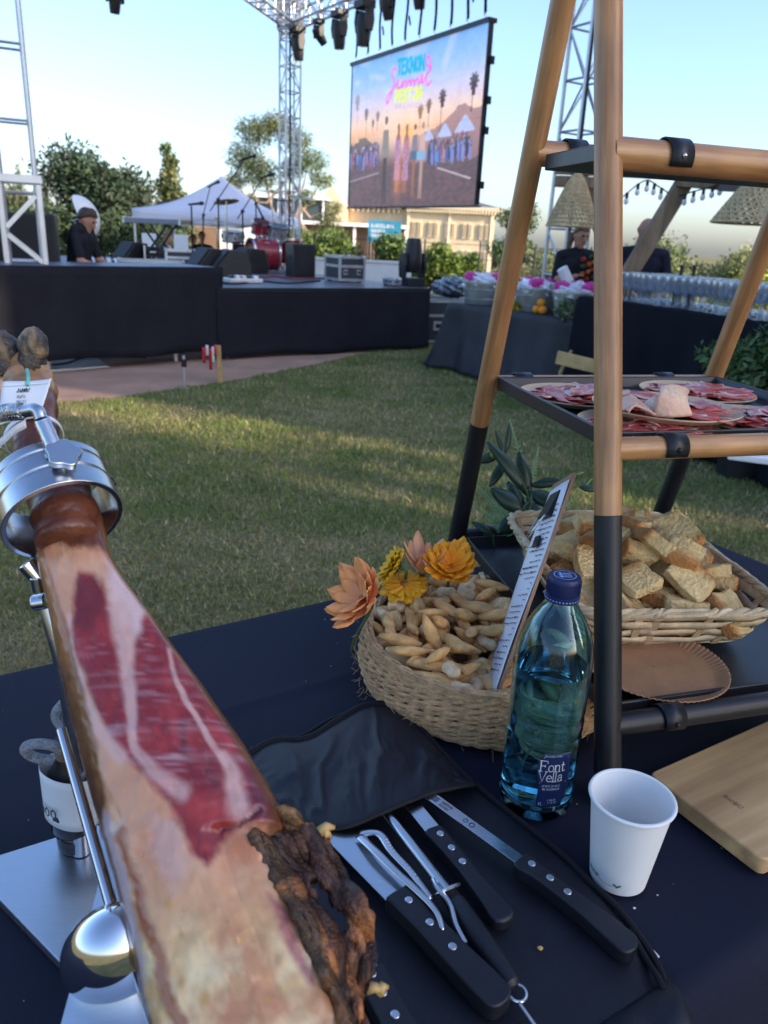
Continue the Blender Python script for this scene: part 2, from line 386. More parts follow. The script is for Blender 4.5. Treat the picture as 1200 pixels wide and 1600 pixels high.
# grass blades: one mass nobody could count
def grass():
    # the nearer the denser; blades lean at random, dry ones among them
    N = 330000
    Y = 1.5 + 11.5 * RNG.random(N) ** 1.55; X = (RNG.random(N) - 0.46) * (1.6 + Y * 1.12)
    ex = np.array([(p[0], p[1]) for p in edge]); o = np.argsort(ex[:, 0]); lim = np.interp(X, ex[o, 0], ex[o, 1])
    wig = 0.05 * np.sin(X * 9) + 0.04 * np.sin(X * 23 + 1)
    keep = ((Y < lim - 0.01 + wig) | (X > 0.75)); X, Y = X[keep], Y[keep]; N = len(X)
    pat = np.clip((fbm(X * .9, Y * 1.3, 3) - .36) * 2.4, 0, 1) * .65 + np.clip((fbm(X * 4.2, Y * 5, 8) - .45) * 3.5, 0, 1) * .5
    pat = np.clip(pat + RNG.normal(0, 0.10, N), 0, 1)
    h = (0.014 + 0.018 * RNG.random(N)) * (1.1 - 0.45 * pat) * (1 + 0.05 * Y); w = (0.0010 + 0.0011 * RNG.random(N)) * (1 + 0.24 * Y)
    a = RNG.random(N) * 6.283; le = RNG.random(N) * 1.1; d = RNG.random(N) * 6.283
    ca, sa = np.cos(a), np.sin(a)
    V = np.zeros((N, 3, 3), np.float32)
    V[:, 0] = np.stack([X - ca * w, Y - sa * w, np.zeros(N)], 1); V[:, 1] = np.stack([X + ca * w, Y + sa * w, np.zeros(N)], 1)
    V[:, 2] = np.stack([X + np.cos(d) * h * le, Y + np.sin(d) * h * le, h], 1)
    gcol = np.array([0.150, 0.205, 0.052]); ycol = np.array([0.34, 0.295, 0.12]); dry = np.array([0.50, 0.40, 0.22])
    t = pat[:, None]; c = gcol * (1 - t) + ycol * t; dr = (RNG.random(N) < 0.05 + 0.34 * pat)[:, None]; c = np.where(dr, dry * (0.7 + 0.5 * RNG.random((N, 1))), c) * (0.65 + 0.6 * RNG.random((N, 1)))
    me = bpy.data.meshes.new('grass'); me.vertices.add(N * 3); me.vertices.foreach_set('co', V.ravel())
    me.loops.add(N * 3); me.loops.foreach_set('vertex_index', np.arange(N * 3, dtype=np.int32)); me.polygons.add(N)
    me.polygons.foreach_set('loop_start', np.arange(0, N * 3, 3, dtype=np.int32)); me.update(calc_edges=True)
    setcols(me, np.repeat(c, 3, 0)); me.materials.append(mat('grass_blade', (0, 0, 0), 0.7, 0, 0.1, 8, vcol=True, spec=0.15))
    tag(put('grass', me), 'short patchy green and yellow grass of the lawn', 'grass', kind='stuff')
grass()

# ------------------------------------------------------------------ trees
def leaf_mesh(name, P, size, cols, aspect=0.45, flat=0.0, droop=0.0):
    N = len(P); d = RNG.normal(0, 1, (N, 3)); d[:, 2] *= (1 - flat); d[:, 2] -= droop; d /= np.linalg.norm(d, axis=1)[:, None]
    q = RNG.normal(0, 1, (N, 3)); s = np.cross(d, q); s /= np.linalg.norm(s, axis=1)[:, None]; nn = np.cross(d, s)
    L = (size * (0.6 + 0.8 * RNG.random(N)))[:, None] if np.ndim(size) else (size * (0.6 + 0.8 * RNG.random(N)))[:, None]
    V = np.stack([P - d * L * 0.5, P + s * L * aspect * 0.5 + nn * L * 0.06, P + d * L * 0.5, P - s * L * aspect * 0.5 + nn * L * 0.06], 1).astype(np.float32)
    me = bpy.data.meshes.new(name); me.vertices.add(N * 4); me.vertices.foreach_set('co', V.ravel())
    me.loops.add(N * 4); me.loops.foreach_set('vertex_index', np.arange(N * 4, dtype=np.int32)); me.polygons.add(N)
    me.polygons.foreach_set('loop_start', np.arange(0, N * 4, 4, dtype=np.int32)); me.update(calc_edges=True)
    setcols(me, np.repeat(cols, 4, 0)); me.materials.append(M_['leaf'])
    return me

def clump_points(clumps, n):
    vol = np.array([c[1] * c[2] * c[3] if False else (c[3][0] * c[3][1] * c[3][2]) for c in clumps]) ** 0.75
    which = RNG.choice(len(clumps), n, p=vol / vol.sum())
    C = np.array([c[:3] for c in clumps], float)[which]; R = np.array([c[3] for c in clumps], float)[which]
    d = RNG.normal(0, 1, (n, 3)); d /= np.linalg.norm(d, axis=1)[:, None]; r = RNG.random(n) ** 0.42
    r *= 1 + 0.12 * RNG.normal(0, 1, n)
    return C + d * R * r[:, None], which

def tree(name, label, loc, H, trunk_r, clumps, n, size, col, group=None, aspect=0.45, limbs=5, lean=(0, 0), bark=None, flat=0.0, fork=0.45):
    """loc base, clumps (x, y, z, (rx, ry, rz)) relative to base"""
    t = thing(name, label, 'tree', loc, 0, group)
    mb = MB(); top = Vector((lean[0], lean[1], H * 0.72))
    mb.tube([(0, 0, -0.3), (lean[0] * .1, lean[1] * .1, H * .15), (lean[0] * .45, lean[1] * .45, H * .4), tuple(top)], [trunk_r * 1.3, trunk_r, trunk_r * .75, trunk_r * .3], 9)
    for k in range(min(limbs, len(clumps))):
        c = clumps[int(k * len(clumps) / max(1, min(limbs, len(clumps))))]; a = Vector((lean[0] * fork, lean[1] * fork, H * fork * (0.75 + 0.08 * k))); e = Vector(c[:3])
        mid = a.lerp(e, 0.5) + Vector((0, 0, -0.08 * H + 0.03 * H * (k % 3)))
        mb.tube([a, mid, e], [trunk_r * .5, trunk_r * .3, trunk_r * .08], 7)
    mb.build('trunk', bark or M_['bark'], t)
    P, w = clump_points(clumps, n)
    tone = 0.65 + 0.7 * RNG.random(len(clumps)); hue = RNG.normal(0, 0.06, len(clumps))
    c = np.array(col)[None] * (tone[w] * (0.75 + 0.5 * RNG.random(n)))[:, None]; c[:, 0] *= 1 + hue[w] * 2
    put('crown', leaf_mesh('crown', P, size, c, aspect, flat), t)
    return t

def round_clumps(cx, cz, rx, rz, k, r, seed, fy=1.0, fill=0.75):
    R = np.random.default_rng(seed); out = []
    for _ in range(k):
        d = R.normal(0, 1, 3); d /= np.linalg.norm(d); q = R.random() ** 0.4 * fill
        s = r * (0.7 + 0.7 * R.random())
        out.append((cx + d[0] * rx * q, d[1] * rx * q * fy, cz + d[2] * rz * q, (s, s, s * 0.8)))
    return out

BG = 'trees behind the stage'
b = (-10.979,30,2.438); z0 = gh(0, 30)
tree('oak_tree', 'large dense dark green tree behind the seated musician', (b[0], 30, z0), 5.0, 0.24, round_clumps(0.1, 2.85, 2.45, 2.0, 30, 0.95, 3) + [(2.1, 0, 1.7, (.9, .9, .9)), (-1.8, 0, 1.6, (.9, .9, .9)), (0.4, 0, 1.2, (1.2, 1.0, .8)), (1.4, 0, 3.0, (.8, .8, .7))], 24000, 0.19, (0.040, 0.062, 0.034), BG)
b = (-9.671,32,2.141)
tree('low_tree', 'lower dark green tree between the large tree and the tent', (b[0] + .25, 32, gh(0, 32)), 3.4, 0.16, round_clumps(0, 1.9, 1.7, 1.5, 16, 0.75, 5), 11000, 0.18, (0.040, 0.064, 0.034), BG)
b = (-12.757,46,3.18)
cl = [(0.16 * math.sin(k * 2.4), 0, 3.2 + k * 0.62, (1.75 - k * 0.14, 1.5 - k * .12, 0.5)) for k in range(11)]
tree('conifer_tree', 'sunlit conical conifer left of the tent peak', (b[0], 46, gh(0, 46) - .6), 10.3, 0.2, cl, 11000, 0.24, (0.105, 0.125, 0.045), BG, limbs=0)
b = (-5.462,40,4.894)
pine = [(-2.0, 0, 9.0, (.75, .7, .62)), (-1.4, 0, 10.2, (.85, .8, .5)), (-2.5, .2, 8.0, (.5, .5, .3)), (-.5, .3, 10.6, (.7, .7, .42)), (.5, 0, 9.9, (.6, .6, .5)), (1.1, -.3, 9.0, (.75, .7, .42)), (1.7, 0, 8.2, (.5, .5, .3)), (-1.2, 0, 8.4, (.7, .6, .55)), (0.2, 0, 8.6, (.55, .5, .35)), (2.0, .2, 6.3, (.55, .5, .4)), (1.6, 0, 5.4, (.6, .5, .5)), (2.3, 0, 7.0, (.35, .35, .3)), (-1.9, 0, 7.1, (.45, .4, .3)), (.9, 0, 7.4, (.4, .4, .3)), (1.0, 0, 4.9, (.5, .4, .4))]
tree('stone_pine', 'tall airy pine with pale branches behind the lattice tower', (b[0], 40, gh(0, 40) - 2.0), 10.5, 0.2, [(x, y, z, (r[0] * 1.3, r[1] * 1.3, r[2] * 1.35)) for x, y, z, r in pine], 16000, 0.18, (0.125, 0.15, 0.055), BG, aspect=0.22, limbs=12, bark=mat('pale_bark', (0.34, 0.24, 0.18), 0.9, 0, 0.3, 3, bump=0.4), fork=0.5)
b = (-22.994,50,3.451)
tree('cypress_tree', 'slim cypress seen through the left lattice tower', (b[0], 50, gh(0, 50)), 8.2, 0.12, [(0, 0, 2 + k * .75, (.62 - .055 * k, .55 - .05 * k, .7)) for k in range(9)], 3500, 0.17, (0.075, 0.095, 0.035), BG, limbs=0)
b = (-21.65,50,2.976)
tree('cypress_tree', 'slim cypress at the left edge of the large dark tree', (b[0], 50.5, gh(0, 50)), 8.4, 0.12, [(0, 0, 2 + k * .75, (.62 - .055 * k, .55 - .05 * k, .7)) for k in range(9)], 3500, 0.17, (0.06, 0.085, 0.034), BG, limbs=0)
b = (-21.213,44,3.003)
tree('leafy_tree', 'grey green tree at the left edge behind the lattice tower', (b[0], 44, gh(0, 44)), 6.5, 0.2, round_clumps(0, 4.6, 1.6, 2.4, 10, 0.8, 15), 5000, 0.19, (0.065, 0.085, 0.045), BG)
b = (6.06,42,2.327)
tree('broadleaf_tree', 'loose green tree right of the cream building, seen beside the rear ladder leg', (b[0], 42, gh(0, 42)), 6.6, 0.16, round_clumps(0, 4.6, 1.35, 1.7, 13, 0.55, 8, fill=0.9) + [(.2, 0, 2.5, (.8, .8, .6))], 5500, 0.17, (0.085, 0.115, 0.042), BG)
RT = 'sunlit trees behind the bar'
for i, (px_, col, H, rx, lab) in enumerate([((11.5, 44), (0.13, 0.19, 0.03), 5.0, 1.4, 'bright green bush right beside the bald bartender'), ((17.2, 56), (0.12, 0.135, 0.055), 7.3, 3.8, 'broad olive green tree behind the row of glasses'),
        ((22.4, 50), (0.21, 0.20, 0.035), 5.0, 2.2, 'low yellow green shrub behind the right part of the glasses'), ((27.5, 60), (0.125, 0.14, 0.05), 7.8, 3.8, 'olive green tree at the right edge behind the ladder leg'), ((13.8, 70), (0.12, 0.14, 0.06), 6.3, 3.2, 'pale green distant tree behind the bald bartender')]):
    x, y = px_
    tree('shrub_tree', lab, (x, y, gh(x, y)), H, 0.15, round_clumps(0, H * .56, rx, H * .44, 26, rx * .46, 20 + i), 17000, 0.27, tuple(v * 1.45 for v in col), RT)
HB = 'bushes along the fence behind the stage'
for i, (px_, H, r, col, lab) in enumerate([((-3.0, 27), 1.95, .95, (.105, .155, .035), 'bright green bush behind the black loudspeaker by the lattice tower'), ((-1.6, 27.6), 2.0, 1.0, (.10, .15, .035), 'bright green bush behind the flight case on stage'), ((-.1, 28), 1.85, .95, (.095, .15, .035), 'rounded green bush below the blue billboard'),
        ((1.35, 27), 1.75, .9, (.11, .17, .03), 'bright green bush behind the large moving head lamp'), ((2.2, 28), 1.75, .7, (.10, .155, .032), 'green bush right of the large moving head lamp'), ((7.3, 34), 2.4, 1.0, (.11, .15, .04), 'low green bush below the loose tree beside the ladder'), ((-12.2, 27), 2.3, 1.3, (.05, .075, .032), 'dark green shrub below the large dark tree'), ((-8.6, 27), 2.2, 1.3, (.045, .07, .03), 'dark green shrub behind the keyboard')]):
    x, y = px_; z = gh(x, y); t = thing('leafy_bush', lab, 'bush', (x, y, z), 0, HB)
    m = MB()
    for k in range(5): m.tube([(0, 0, -.1), (.3 * math.cos(k * 1.3), .3 * math.sin(k * 1.3), H * .5)], [.03, .012], 6)
    m.build('stem', M_['bark'], t)
    P, w = clump_points(round_clumps(0, H * .52, r, H * .5, 12, r * .46, 40 + i, fill=.85), 7000)
    c = np.array(col)[None] * (0.6 + 0.8 * RNG.random(len(P)))[:, None]; put('foliage', leaf_mesh('foliage', P, .14, c), t)
# out of view at right: houses and tree added to shade the lawn
def shade_house(loc, size, lab):  # unseen block in house shape, added to throw shade over table, stage and bar
    t = thing('added_shade_house', lab, 'house', loc); sx, sy, sz = size
    MB().box((0, 0, sz / 2), size).build('wall', mat('render_wall', (0.45, 0.40, 0.33), 0.85, 0, 0.1, 1, bump=.1), t, 0)
    MB().box((0, 0, sz + .12), (sx + .5, sy + .3, .24)).build('roof', M_['case_panel'], t, 0)
    k = 0
    for yy in np.arange(-sy / 2 + 1.2, sy / 2 - .6, 2.4):
        for zz in (1.5, 4.6, 7.4):
            w = MB().box((-sx / 2 - .02, yy, zz), (.08, 1.1, 1.5)).build('window', M_['white'], t, 0)
            MB().box((-sx / 2 - .066, yy, zz), (.01, .92, 1.32)).build('pane', mat_pane, w, 0)
mat_pane = mat('window_pane', (0.03, 0.04, 0.05), 0.08, 0, 0.1, 2)
shade_house((16.5, -7.3, 0), (3, 6.0, 9.0), 'narrow three storey house right of the lawn, nearer the camera')
shade_house((16.5, 6.9, 0), (3, 17.0, 11.5), 'two storey house right of the lawn, beyond the bar')
tree('oak_tree', 'airy tree behind the gap between the two houses', (20.8, -5.2, 0), 13, .3, round_clumps(0, 9.3, 2.7, 2.8, 22, .8, 77), 650, .3, (0.05, .075, .03), 'trees at the right of the lawn')  # unseen, added to dapple the sun streak that passes the gap

# far tree line that closes the view
for i, (x, y, r, H, col, lab) in enumerate([(-60, 150, 26, 6.8, (.07, .09, .05), 'distant tree belt behind the left lattice tower'), (-22, 170, 24, 6.4, (.075, .095, .052), 'distant tree belt behind the tent'), (26, 190, 26, 6.6, (.09, .105, .06), 'distant tree belt behind the cream building'), (66, 160, 28, 7.4, (.10, .12, .06), 'distant tree belt behind the bar'), (112, 150, 26, 8.6, (.10, .12, .055), 'distant tree belt at the right edge')]):
    cl = [(RNG.uniform(-r, r), RNG.uniform(-3, 3), RNG.uniform(1.2, H - 1.2), (3.0, 2.4, 1.5)) for _ in range(46)]
    P, w = clump_points(cl, 8000); c = np.array(col)[None] * (0.7 + 0.6 * RNG.random(len(P)))[:, None]
    me = leaf_mesh('tree_belt', P, .8, c); o = put('tree_belt', me); o.location = (x, y, gh(x, y)); tag(o, lab, 'trees', kind='stuff')

# ------------------------------------------------------------------ buildings
def cream_building():
    Yb = 80; zb = gh(0, Yb); ztop = 4.15
    t = thing('stone_building', 'cream stone building with bracketed cornice below the screen', 'building', (0, Yb, zb))
    st = mat('cream_stone', (0.70, 0.55, 0.35), 0.85, 0, 0.1, 0.6, bump=.08); trim = mat('pale_stone', (0.74, 0.62, 0.43), 0.8, 0, 0.08, 1.2); dk = mat('slate_roof', (0.10, 0.11, 0.13), 0.6, 0, 0.15, 1)
    wd = mat('building_window', (0.33, 0.25, 0.16), 0.5, 0, .15, .5)
    H = ztop - zb
    xr, xc, xl = 9.2, 0.6, -5.0         # right end, corner, left end
    # main wing: front faces the camera; a second face turns back to the left of the corner
    MB().prism([(xc, 0), (xr, -1.5), (xr + .8, 9), (xc, 9)], 0, H).build('wall', st, t, 0)
    MB().prism([(xc - .01, .3), (xc - .01, 8.7), (xl, 9.5), (xl, 2.2)], 0, H - .15).build('side_wall', st, t, 0)
    MB().prism([(xc - .35, -.5), (xr + .55, -2.0), (xr + 1.3, 9.4), (xc - .35, 9.4)], H, H + .32).build('cornice', trim, t, 0)
    MB().prism([(xl, 1.8), (xc - .36, -.1), (xc - .36, 9), (xl, 9.4)], H - .15, H + .12).build('side_cornice', trim, t, 0)
    MB().add([(xc, -.1, H + .32), (xr + .3, -1.6, H + .32), (xr + .9, 9, H + .32), (xc, 9, H + .32), (xr - 2.2, 3.5, H + 1.15), (xc + 1.5, 3.5, H + .9)], [(0, 1, 4, 5), (1, 2, 4), (2, 3, 5, 4), (3, 0, 5)]).build('roof', dk, t, 0)
    sl = -1.5 / (xr - xc)
    for k in range(30):
        x = xc + .25 + k * .285; MB().box((x, (x - xc) * sl - .22, H - .17), (.15, .42, .34)).build('bracket', trim, t, 0)
    for k in range(10):
        x = xl + .5 + k * .5; MB().box((x, 2.2 - (x - xl) * .34 - .15, H - .34), (.2, .4, .34)).build('bracket', trim, t, 0)
    for row, (z, h) in enumerate([(H - 2.55, 1.35), (H - 5.2, 1.6)]):
        for k in range(5):
            for dx in (-.27, .27):
                x = xc + 1.2 + k * 1.62 + dx; y = (x - xc) * sl
                f = MB().box((x, y - .05, z + h / 2), (.42, .14, h)).build('window', trim, t, 0)
                MB().box((x, y - .13, z + h / 2), (.29, .03, h - .16)).build('pane', wd, f, 0)
    for x in (xc + .35, xc + 4.3, xr - .3): MB().box((x, (x - xc) * sl - .08, H / 2), (.22, .16, H - .1)).build('pilaster', trim, t, 0)
    # gabled block to the left
    gz = 5.9 - zb
    gx0, gx1 = -8.3, -5.05
    MB().add([(gx0, 1, 0), (gx1, 1, 0), (gx1, 1, H - .5), ((gx0 + gx1) / 2, 1, gz), (gx0, 1, H - .6), (gx0, 8, 0), (gx1, 8, 0), (gx1, 8, H - .5), ((gx0 + gx1) / 2, 8, gz), (gx0, 8, H - .6)],
             [(0, 1, 2, 3, 4), (9, 8, 7, 6, 5), (2, 7, 8, 3), (3, 8, 9, 4), (0, 4, 9, 5), (1, 6, 7, 2)]).build('gable_block', st, t, 0)
    MB().box(((gx0 + gx1) / 2, .94, H - 1.7), (.9, .1, 1.1)).build('window', wd, t, 0)
cream_building()

def modern_building():
    Yb = 60; zb = gh(0, Yb); t = thing('modern_pavilion', 'low white modern building with brown slatted wall behind the bushes', 'building', (-6, Yb, zb))
    H = 2.0 - zb; wh = M_['white']; sl = mat('brown_slats', (0.22, 0.14, 0.09), 0.7, 0, .15, 1); gl = mat('dark_glass', (0.05, 0.07, 0.075), 0.12, 0, .1, 1)
    MB().box((0, 3, H / 2), (13.2, 5, H)).build('core', sl, t, 0)
    MB().box((0, 0.2, H + .12), (13.6, 1.6, .24)).build('roof_edge', wh, t, 0)
    for k in range(8): MB().box((-6.6 + k * 1.885, -.25, H / 2), (.2, .2, H)).build('column', wh, t, 0)
    for k in range(60): MB().box((-6.5 + k * .22, .44, H / 2), (.1, .1, H - .1)).build('slat', sl, t, 0)
    up = MB().box((-2.9, 2.5, H + .98), (7.0, 3, 1.45)).build('upper_storey', gl, t, 0)
    MB().box((-2.9, 2.2, H + 1.8), (7.4, 4.2, .2)).build('upper_roof', wh, t, 0)
    for k in range(5): MB().box((-6.2 + k * 1.65, .93, H + .98), (.16, .12, 1.45)).build('column', wh, t, 0)
    MB().box((-7.4, 1.6, H * .5 + 1), (1.6, 3, H + 2.0)).build('stair_tower', wh, t, 0)
    # annex behind the tent
    t2 = thing('white_annex', 'white annex with brown slats seen below the tent', 'building', (-13.5, 50, gh(0, 50)))
    h2 = 1.75 - gh(0, 50)
    MB().box((0, 2, h2 / 2), (9, 4, h2)).build('wall', wh, t2, 0)
    for x in (-2.9, -.6, 1.8): MB().box((x, -.04, h2 - 1.4), (1.5, .1, 2.2)).build('slatted_panel', sl, t2, 0)
    MB().box((0, 1.9, h2 + .1), (9.4, 4.6, .2)).build('roof', wh, t2, 0)
modern_building()

# blue billboard
b = (-0.813,50,1.689)
t = thing('billboard', 'blue billboard with white lines of writing in front of the slatted wall', 'billboard', (b[0], 50, gh(0, 50)))
zc_ = b[2] - gh(0, 50)
MB().box((0, 0, zc_), (2.0, .12, 1.25)).build('panel', mat('billboard_blue', (0.03, 0.22, 0.36), 0.5, 0, .25, 1.2), t, 0)
for x in (-.85, .85): MB().box((x, .1, zc_ / 2), (.1, .1, zc_)).build('post', M_['alu'], t, 0)
m = MB()
for z, h, tx in ((.22, .19, 'BARCELONA'), (-.06, .15, 'SERVEIS'), (-.32, .15, 'TEKNON')): lettering(m, tx, -.82, zc_ + z, h, .035, lambda x, y: (x, -.066, y))
m.build('lettering', M_['white'], t, 0)

# wire fence in front of the bushes
t = thing('wire_fence', 'thin dark wire fence in front of the bushes behind the stage', 'fence', (0, 23.5, gh(0, 23.5)))
for x in np.arange(-4, 7, 1.6): MB().tube([(x, 0, 0), (x, 0, 1.5)], .03, 6).build('post', M_['black_metal'], t)
for z in (.2, .6, 1.0, 1.4): MB().tube([(-4, 0, z), (6.2, 0, z)], .008, 4).build('wire', M_['black_metal'], t)
# low white boundary wall
b = (-0.883,19,0.485)
t = thing('boundary_wall', 'low white wall behind the flight case on stage', 'wall', (b[0], 19.5, 0))
MB().box((-.2, 0, .4), (2.9, .16, .8)).build('panel', M_['white'], t, 0, bev=.01)
MB().box((-.2, 0, .83), (3.0, .22, .05)).build('coping', M_['white'], t, 0)

def car(loc, rz, col, lab):
    t = thing('parked_car', lab, 'car', loc, rz, 'cars parked beyond the fence')
    pts = [(-2.05, .35), (-2.1, .75), (-1.9, .95), (-1.2, 1.02), (-.55, 1.42), (.75, 1.44), (1.55, 1.0), (2.05, .9), (2.1, .4)]
    paint = mat('car_paint', col, .25, .2, .03, 1, coat=.6)
    m = MB(); m.add([(x, s * (.86 if z < 1.1 else .66), z) for s in (-1, 1) for x, z in pts], [tuple(range(9)), tuple(reversed(range(9, 18)))] + [(i, i + 9, (i + 1) % 9 + 9, (i + 1) % 9) for i in range(9)])
    m.build('body', paint, t, 30, bev=.05)
    for s in (-1, 1):
        MB().prism([(-1.05, 1.04), (-.5, 1.36), (.7, 1.38), (1.35, 1.04)], -.01, .01, lambda x, y, z, s=s: (x, s * (.78 - (y - 1.04) * .3) + z, y)).build('side_window', mat_pane, t, 0)
        for x in (-1.3, 1.3):
            w = MB().lathe([(.0, -.1), (.32, -.1), (.33, 0), (.32, .1), (0, .1)], 16, (x, s * .78, .33), Matrix.Rotation(math.pi / 2, 3, 'X')).build('wheel', M_['black_plastic'], t)
            MB().lathe([(0, -.105), (.2, -.105), (.2, .105), (0, .105)], 12, (x, s * .785, .33), Matrix.Rotation(math.pi / 2, 3, 'X')).build('rim', M_['alu'], w)
    MB().add([(-1.22, -.62, 1.04), (-1.22, .62, 1.04), (-.6, .52, 1.4), (-.6, -.52, 1.4)], [(0, 1, 2, 3)]).build('windscreen', mat_pane, t, 0, solid=.01)
    for s in (-1, 1): MB().ball((-2.02, s * .6, .72), (.08, .16, .09)).build('headlight', M_['white'], t)
car((3.3, 36, gh(0, 36)), 2.6, (.62, .66, .70), 'pale silver parked car below the fence right of the stage')
car((0.3, 37, gh(0, 37)), 2.9, (.25, .33, .45), 'bluish parked car behind the large moving head lamp')
car((6.2, 40, gh(0, 40)), 2.4, (.7, .7, .7), 'white parked car behind the left ice tub')

# white gazebo tent behind the stage
def tent():
    a = (-4.158,18,2.48); l_ = (-5.747,18,1.606); r_ = (-2.523,18,1.611)
    cx = (l_[0] + r_[0]) / 2 + .05; w = (r_[0] - l_[0]) * .49
    t = thing('gazebo_tent', 'off white pop up gazebo tent behind the microphones', 'tent', (cx, 19, 0))
    zt, ze = 2.52, 1.72; apex = Vector((.0, 0, zt))
    cs = [Vector((-w, -w, ze)), Vector((w, -w, ze)), Vector((w, w, ze)), Vector((-w, w, ze))]
    m = MB()
    for k in range(4):
        A, B = cs[k], cs[(k + 1) % 4]
        def f(u, v, A=A, B=B):
            p = A.lerp(B, u).lerp(apex, v); q = 4 * u * (1 - u)
            p.z -= .16 * math.sin(math.pi * v) * (1 - .3 * q) + .05 * q * (1 - v); return p
        m.grid(12, 10, f)
    m.build('canopy', M_['tent'], t, 40, solid=.006)
    for k in range(4):
        A, B = cs[k], cs[(k + 1) % 4]
        mm = MB(); mm.grid(16, 3, lambda u, v, A=A, B=B: A.lerp(B, u) + Vector((0, 0, -.22 * v - .05 * 4 * u * (1 - u) - .02 * math.sin(u * 30) * v)))
        mm.build('valance', M_['tent'], t, 40, solid=.006)
        MB().tube([(A.x * .98, A.y * .98, -.0), (A.x * .98, A.y * .98, ze)], .025, 8).build('leg', M_['alu'], t)
        MB().tube([A + Vector((0, 0, -.28)), A.lerp(B, .5) + Vector((0, 0, -.16)), B + Vector((0, 0, -.28))], .012, 6).build('brace', M_['alu'], t)
tent()

# ------------------------------------------------------------------ stage
S0 = Vector((-1.93, 8.72, 0)); SR = RAD(37.5)
def skirt(m, a, b, z1, z0a, z0b, amp=.02, n=60, seed=1):
    a, b = Vector(a), Vector(b); d = (b - a).normalized(); nn = Vector((d.y, -d.x, 0)); L = (b - a).length; R = np.random.default_rng(seed)
    ph = R.random(6) * 6.28
    def f(u, v):
        q = sum(math.sin(u * L * w + ph[i] + v * .6) for i, w in enumerate((2.1, 3.7, 6.3, 9.1))) / 4
        z0 = z0a + (z0b - z0a) * u + .012 * math.sin(u * L * 5 + ph[4]); p = a.lerp(b, u) + nn * (.012 + amp * q * v + .03 * v * v); p.z = z1 + (z0 - z1) * v
        return p
    m.grid(n, 10, f); return m
t = thing('main_stage', 'low stage with grey deck and black skirt, right of the higher platform', 'stage', S0, SR)
MB().prism([(0, 0), (3.0, 0), (3.0, 7.5), (-2.6, 7.5), (-2.6, 2.4), (0, 2.4)], .70, .79).build('deck', M_['deck'], t, 0, bev=.006)
skirt(MB(), (-.05, -.01, 0), (3.0, -.01, 0), .775, .05, .02, .04, 90, 2).build('skirt', M_['skirt'], t, 60, solid=.004)
skirt(MB(), (3.012, 0, 0), (3.012, 7.4, 0), .775, .02, .02, .02, 70, 3).build('side_skirt', M_['skirt'], t, 60, solid=.004)
for x in (.15, 1.45, 1.55, 2.3, 2.42, 2.9): MB().tube([(x, .12, 0), (x, .12, .7)], .03, 8).build('leg', M_['alu'], t)
for x in (.3, 2.7): MB().tube([(x, 3.5, 0), (x, 3.5, .7)], .03, 8).build('leg', M_['alu'], t)
MB().box((1.5, -.014, .765), (3.02, .03, .05)).build('edge_trim', M_['black_metal'], t, 0)

WR = RAD(46.5); W0 = Vector((-1.92, 8.75, 0))
w = thing('side_platform', 'higher platform with plain black skirt at the left', 'stage', W0, WR)
MB().prism([(-5.0, 0), (0, 0), (0, .8), (-5, .8)], .93, 1.0).build('deck', M_['deck'], w, 0, bev=.006)
skirt(MB(), (-5, -.01, 0), (.0, -.01, 0), 1.005, .20, .10, .03, 120, 4).build('skirt', M_['skirt'], w, 60, solid=.004)
skirt(MB(), (.012, -.01, 0), (.012, .8, 0), 1.005, .1, .1, .012, 30, 5).build('side_skirt', M_['skirt'], w, 60, solid=.004)
for x in (-4.6, -3.2, -1.9, -.5):
    for y in (.15, .65): MB().tube([(x, y, 0), (x, y, .93)], .028, 8).build('leg', M_['alu'], w)
MB().beam((-4.9, .35, .17), (-.1, .35, .13), .07, .1).build('cross_beam', M_['pergola'], w, 0)
MB().beam((-4.9, .7, .2), (-.1, .7, .2), .05, .08).build('cross_beam', M_['alu'], w, 0)
for x in (-2.05, -3.3):
    q = MB().box((x, .33, .1), (.09, .07, .1)).build('caster', M_['black_metal'], w, 0)
    MB().lathe([(0, -.02), (.055, -.02), (.055, .02), (0, .02)], 14, (x, .33, .055), Matrix.Rotation(math.pi / 2, 3, 'X')).build('wheel', M_['black_plastic'], q)
m = MB().grid(14, 6, lambda u, v: W0 + Matrix.Rotation(WR, 3, 'Z') @ Vector((-4.2 + 2.9 * u + .3 * v, .1 + 1.1 * v, .012 + .01 * math.sin(u * 12) * math.sin(v * 7))))
tag(m.build('ground_sheet', M_['white'], None, 60, solid=.004), 'white plastic sheet lying on the paving under the higher platform', 'sheet')
for i, (dx, lab) in enumerate([(0, 'black cable lying across the white sheet under the platform'), (.6, 'black cable trailing along the back of the white sheet')]):
    P = [W0 + Matrix.Rotation(WR, 3, 'Z') @ Vector((-3.6 + k * .22, .5 + dx * .8 + .16 * math.sin(k * 1.3 + i), .035)) for k in range(14)]
    tag(MB().tube(bez(P, 4), .012, 6).build('cable', M_['black_plastic']), lab, 'cable', 'cables under the platform')
p = (-1.629,7.344,0); h = 0.36
t = thing('wooden_post', 'short wooden stake with red and white tape at the platform corner', 'post', p)
MB().beam((0, 0, 0), (-.015, 0, h), .04, .04).build('stake', mat_wood('stake_wood', (.62, .40, .15), (.42, .24, .08), 'Z', 4), t, 0, bev=.004)
tp = mat('barrier_tape_red', (.55, .03, .035), .5, 0, .1, 5); tw = mat('barrier_tape_white', (.75, .73, .72), .5, 0, .1, 5)
for k in range(5):
    MB().grid(3, 4, lambda u, v, k=k: (-.02 - .028 * (k + u), -.024 + .012 * math.sin(6 * u + k), .37 - .05 * v * (2 + k % 3) - .02 * k % .05)).build('tape', tw if k % 2 else tp, t, 60, solid=.002)
p = (-1.887,7.009,0)
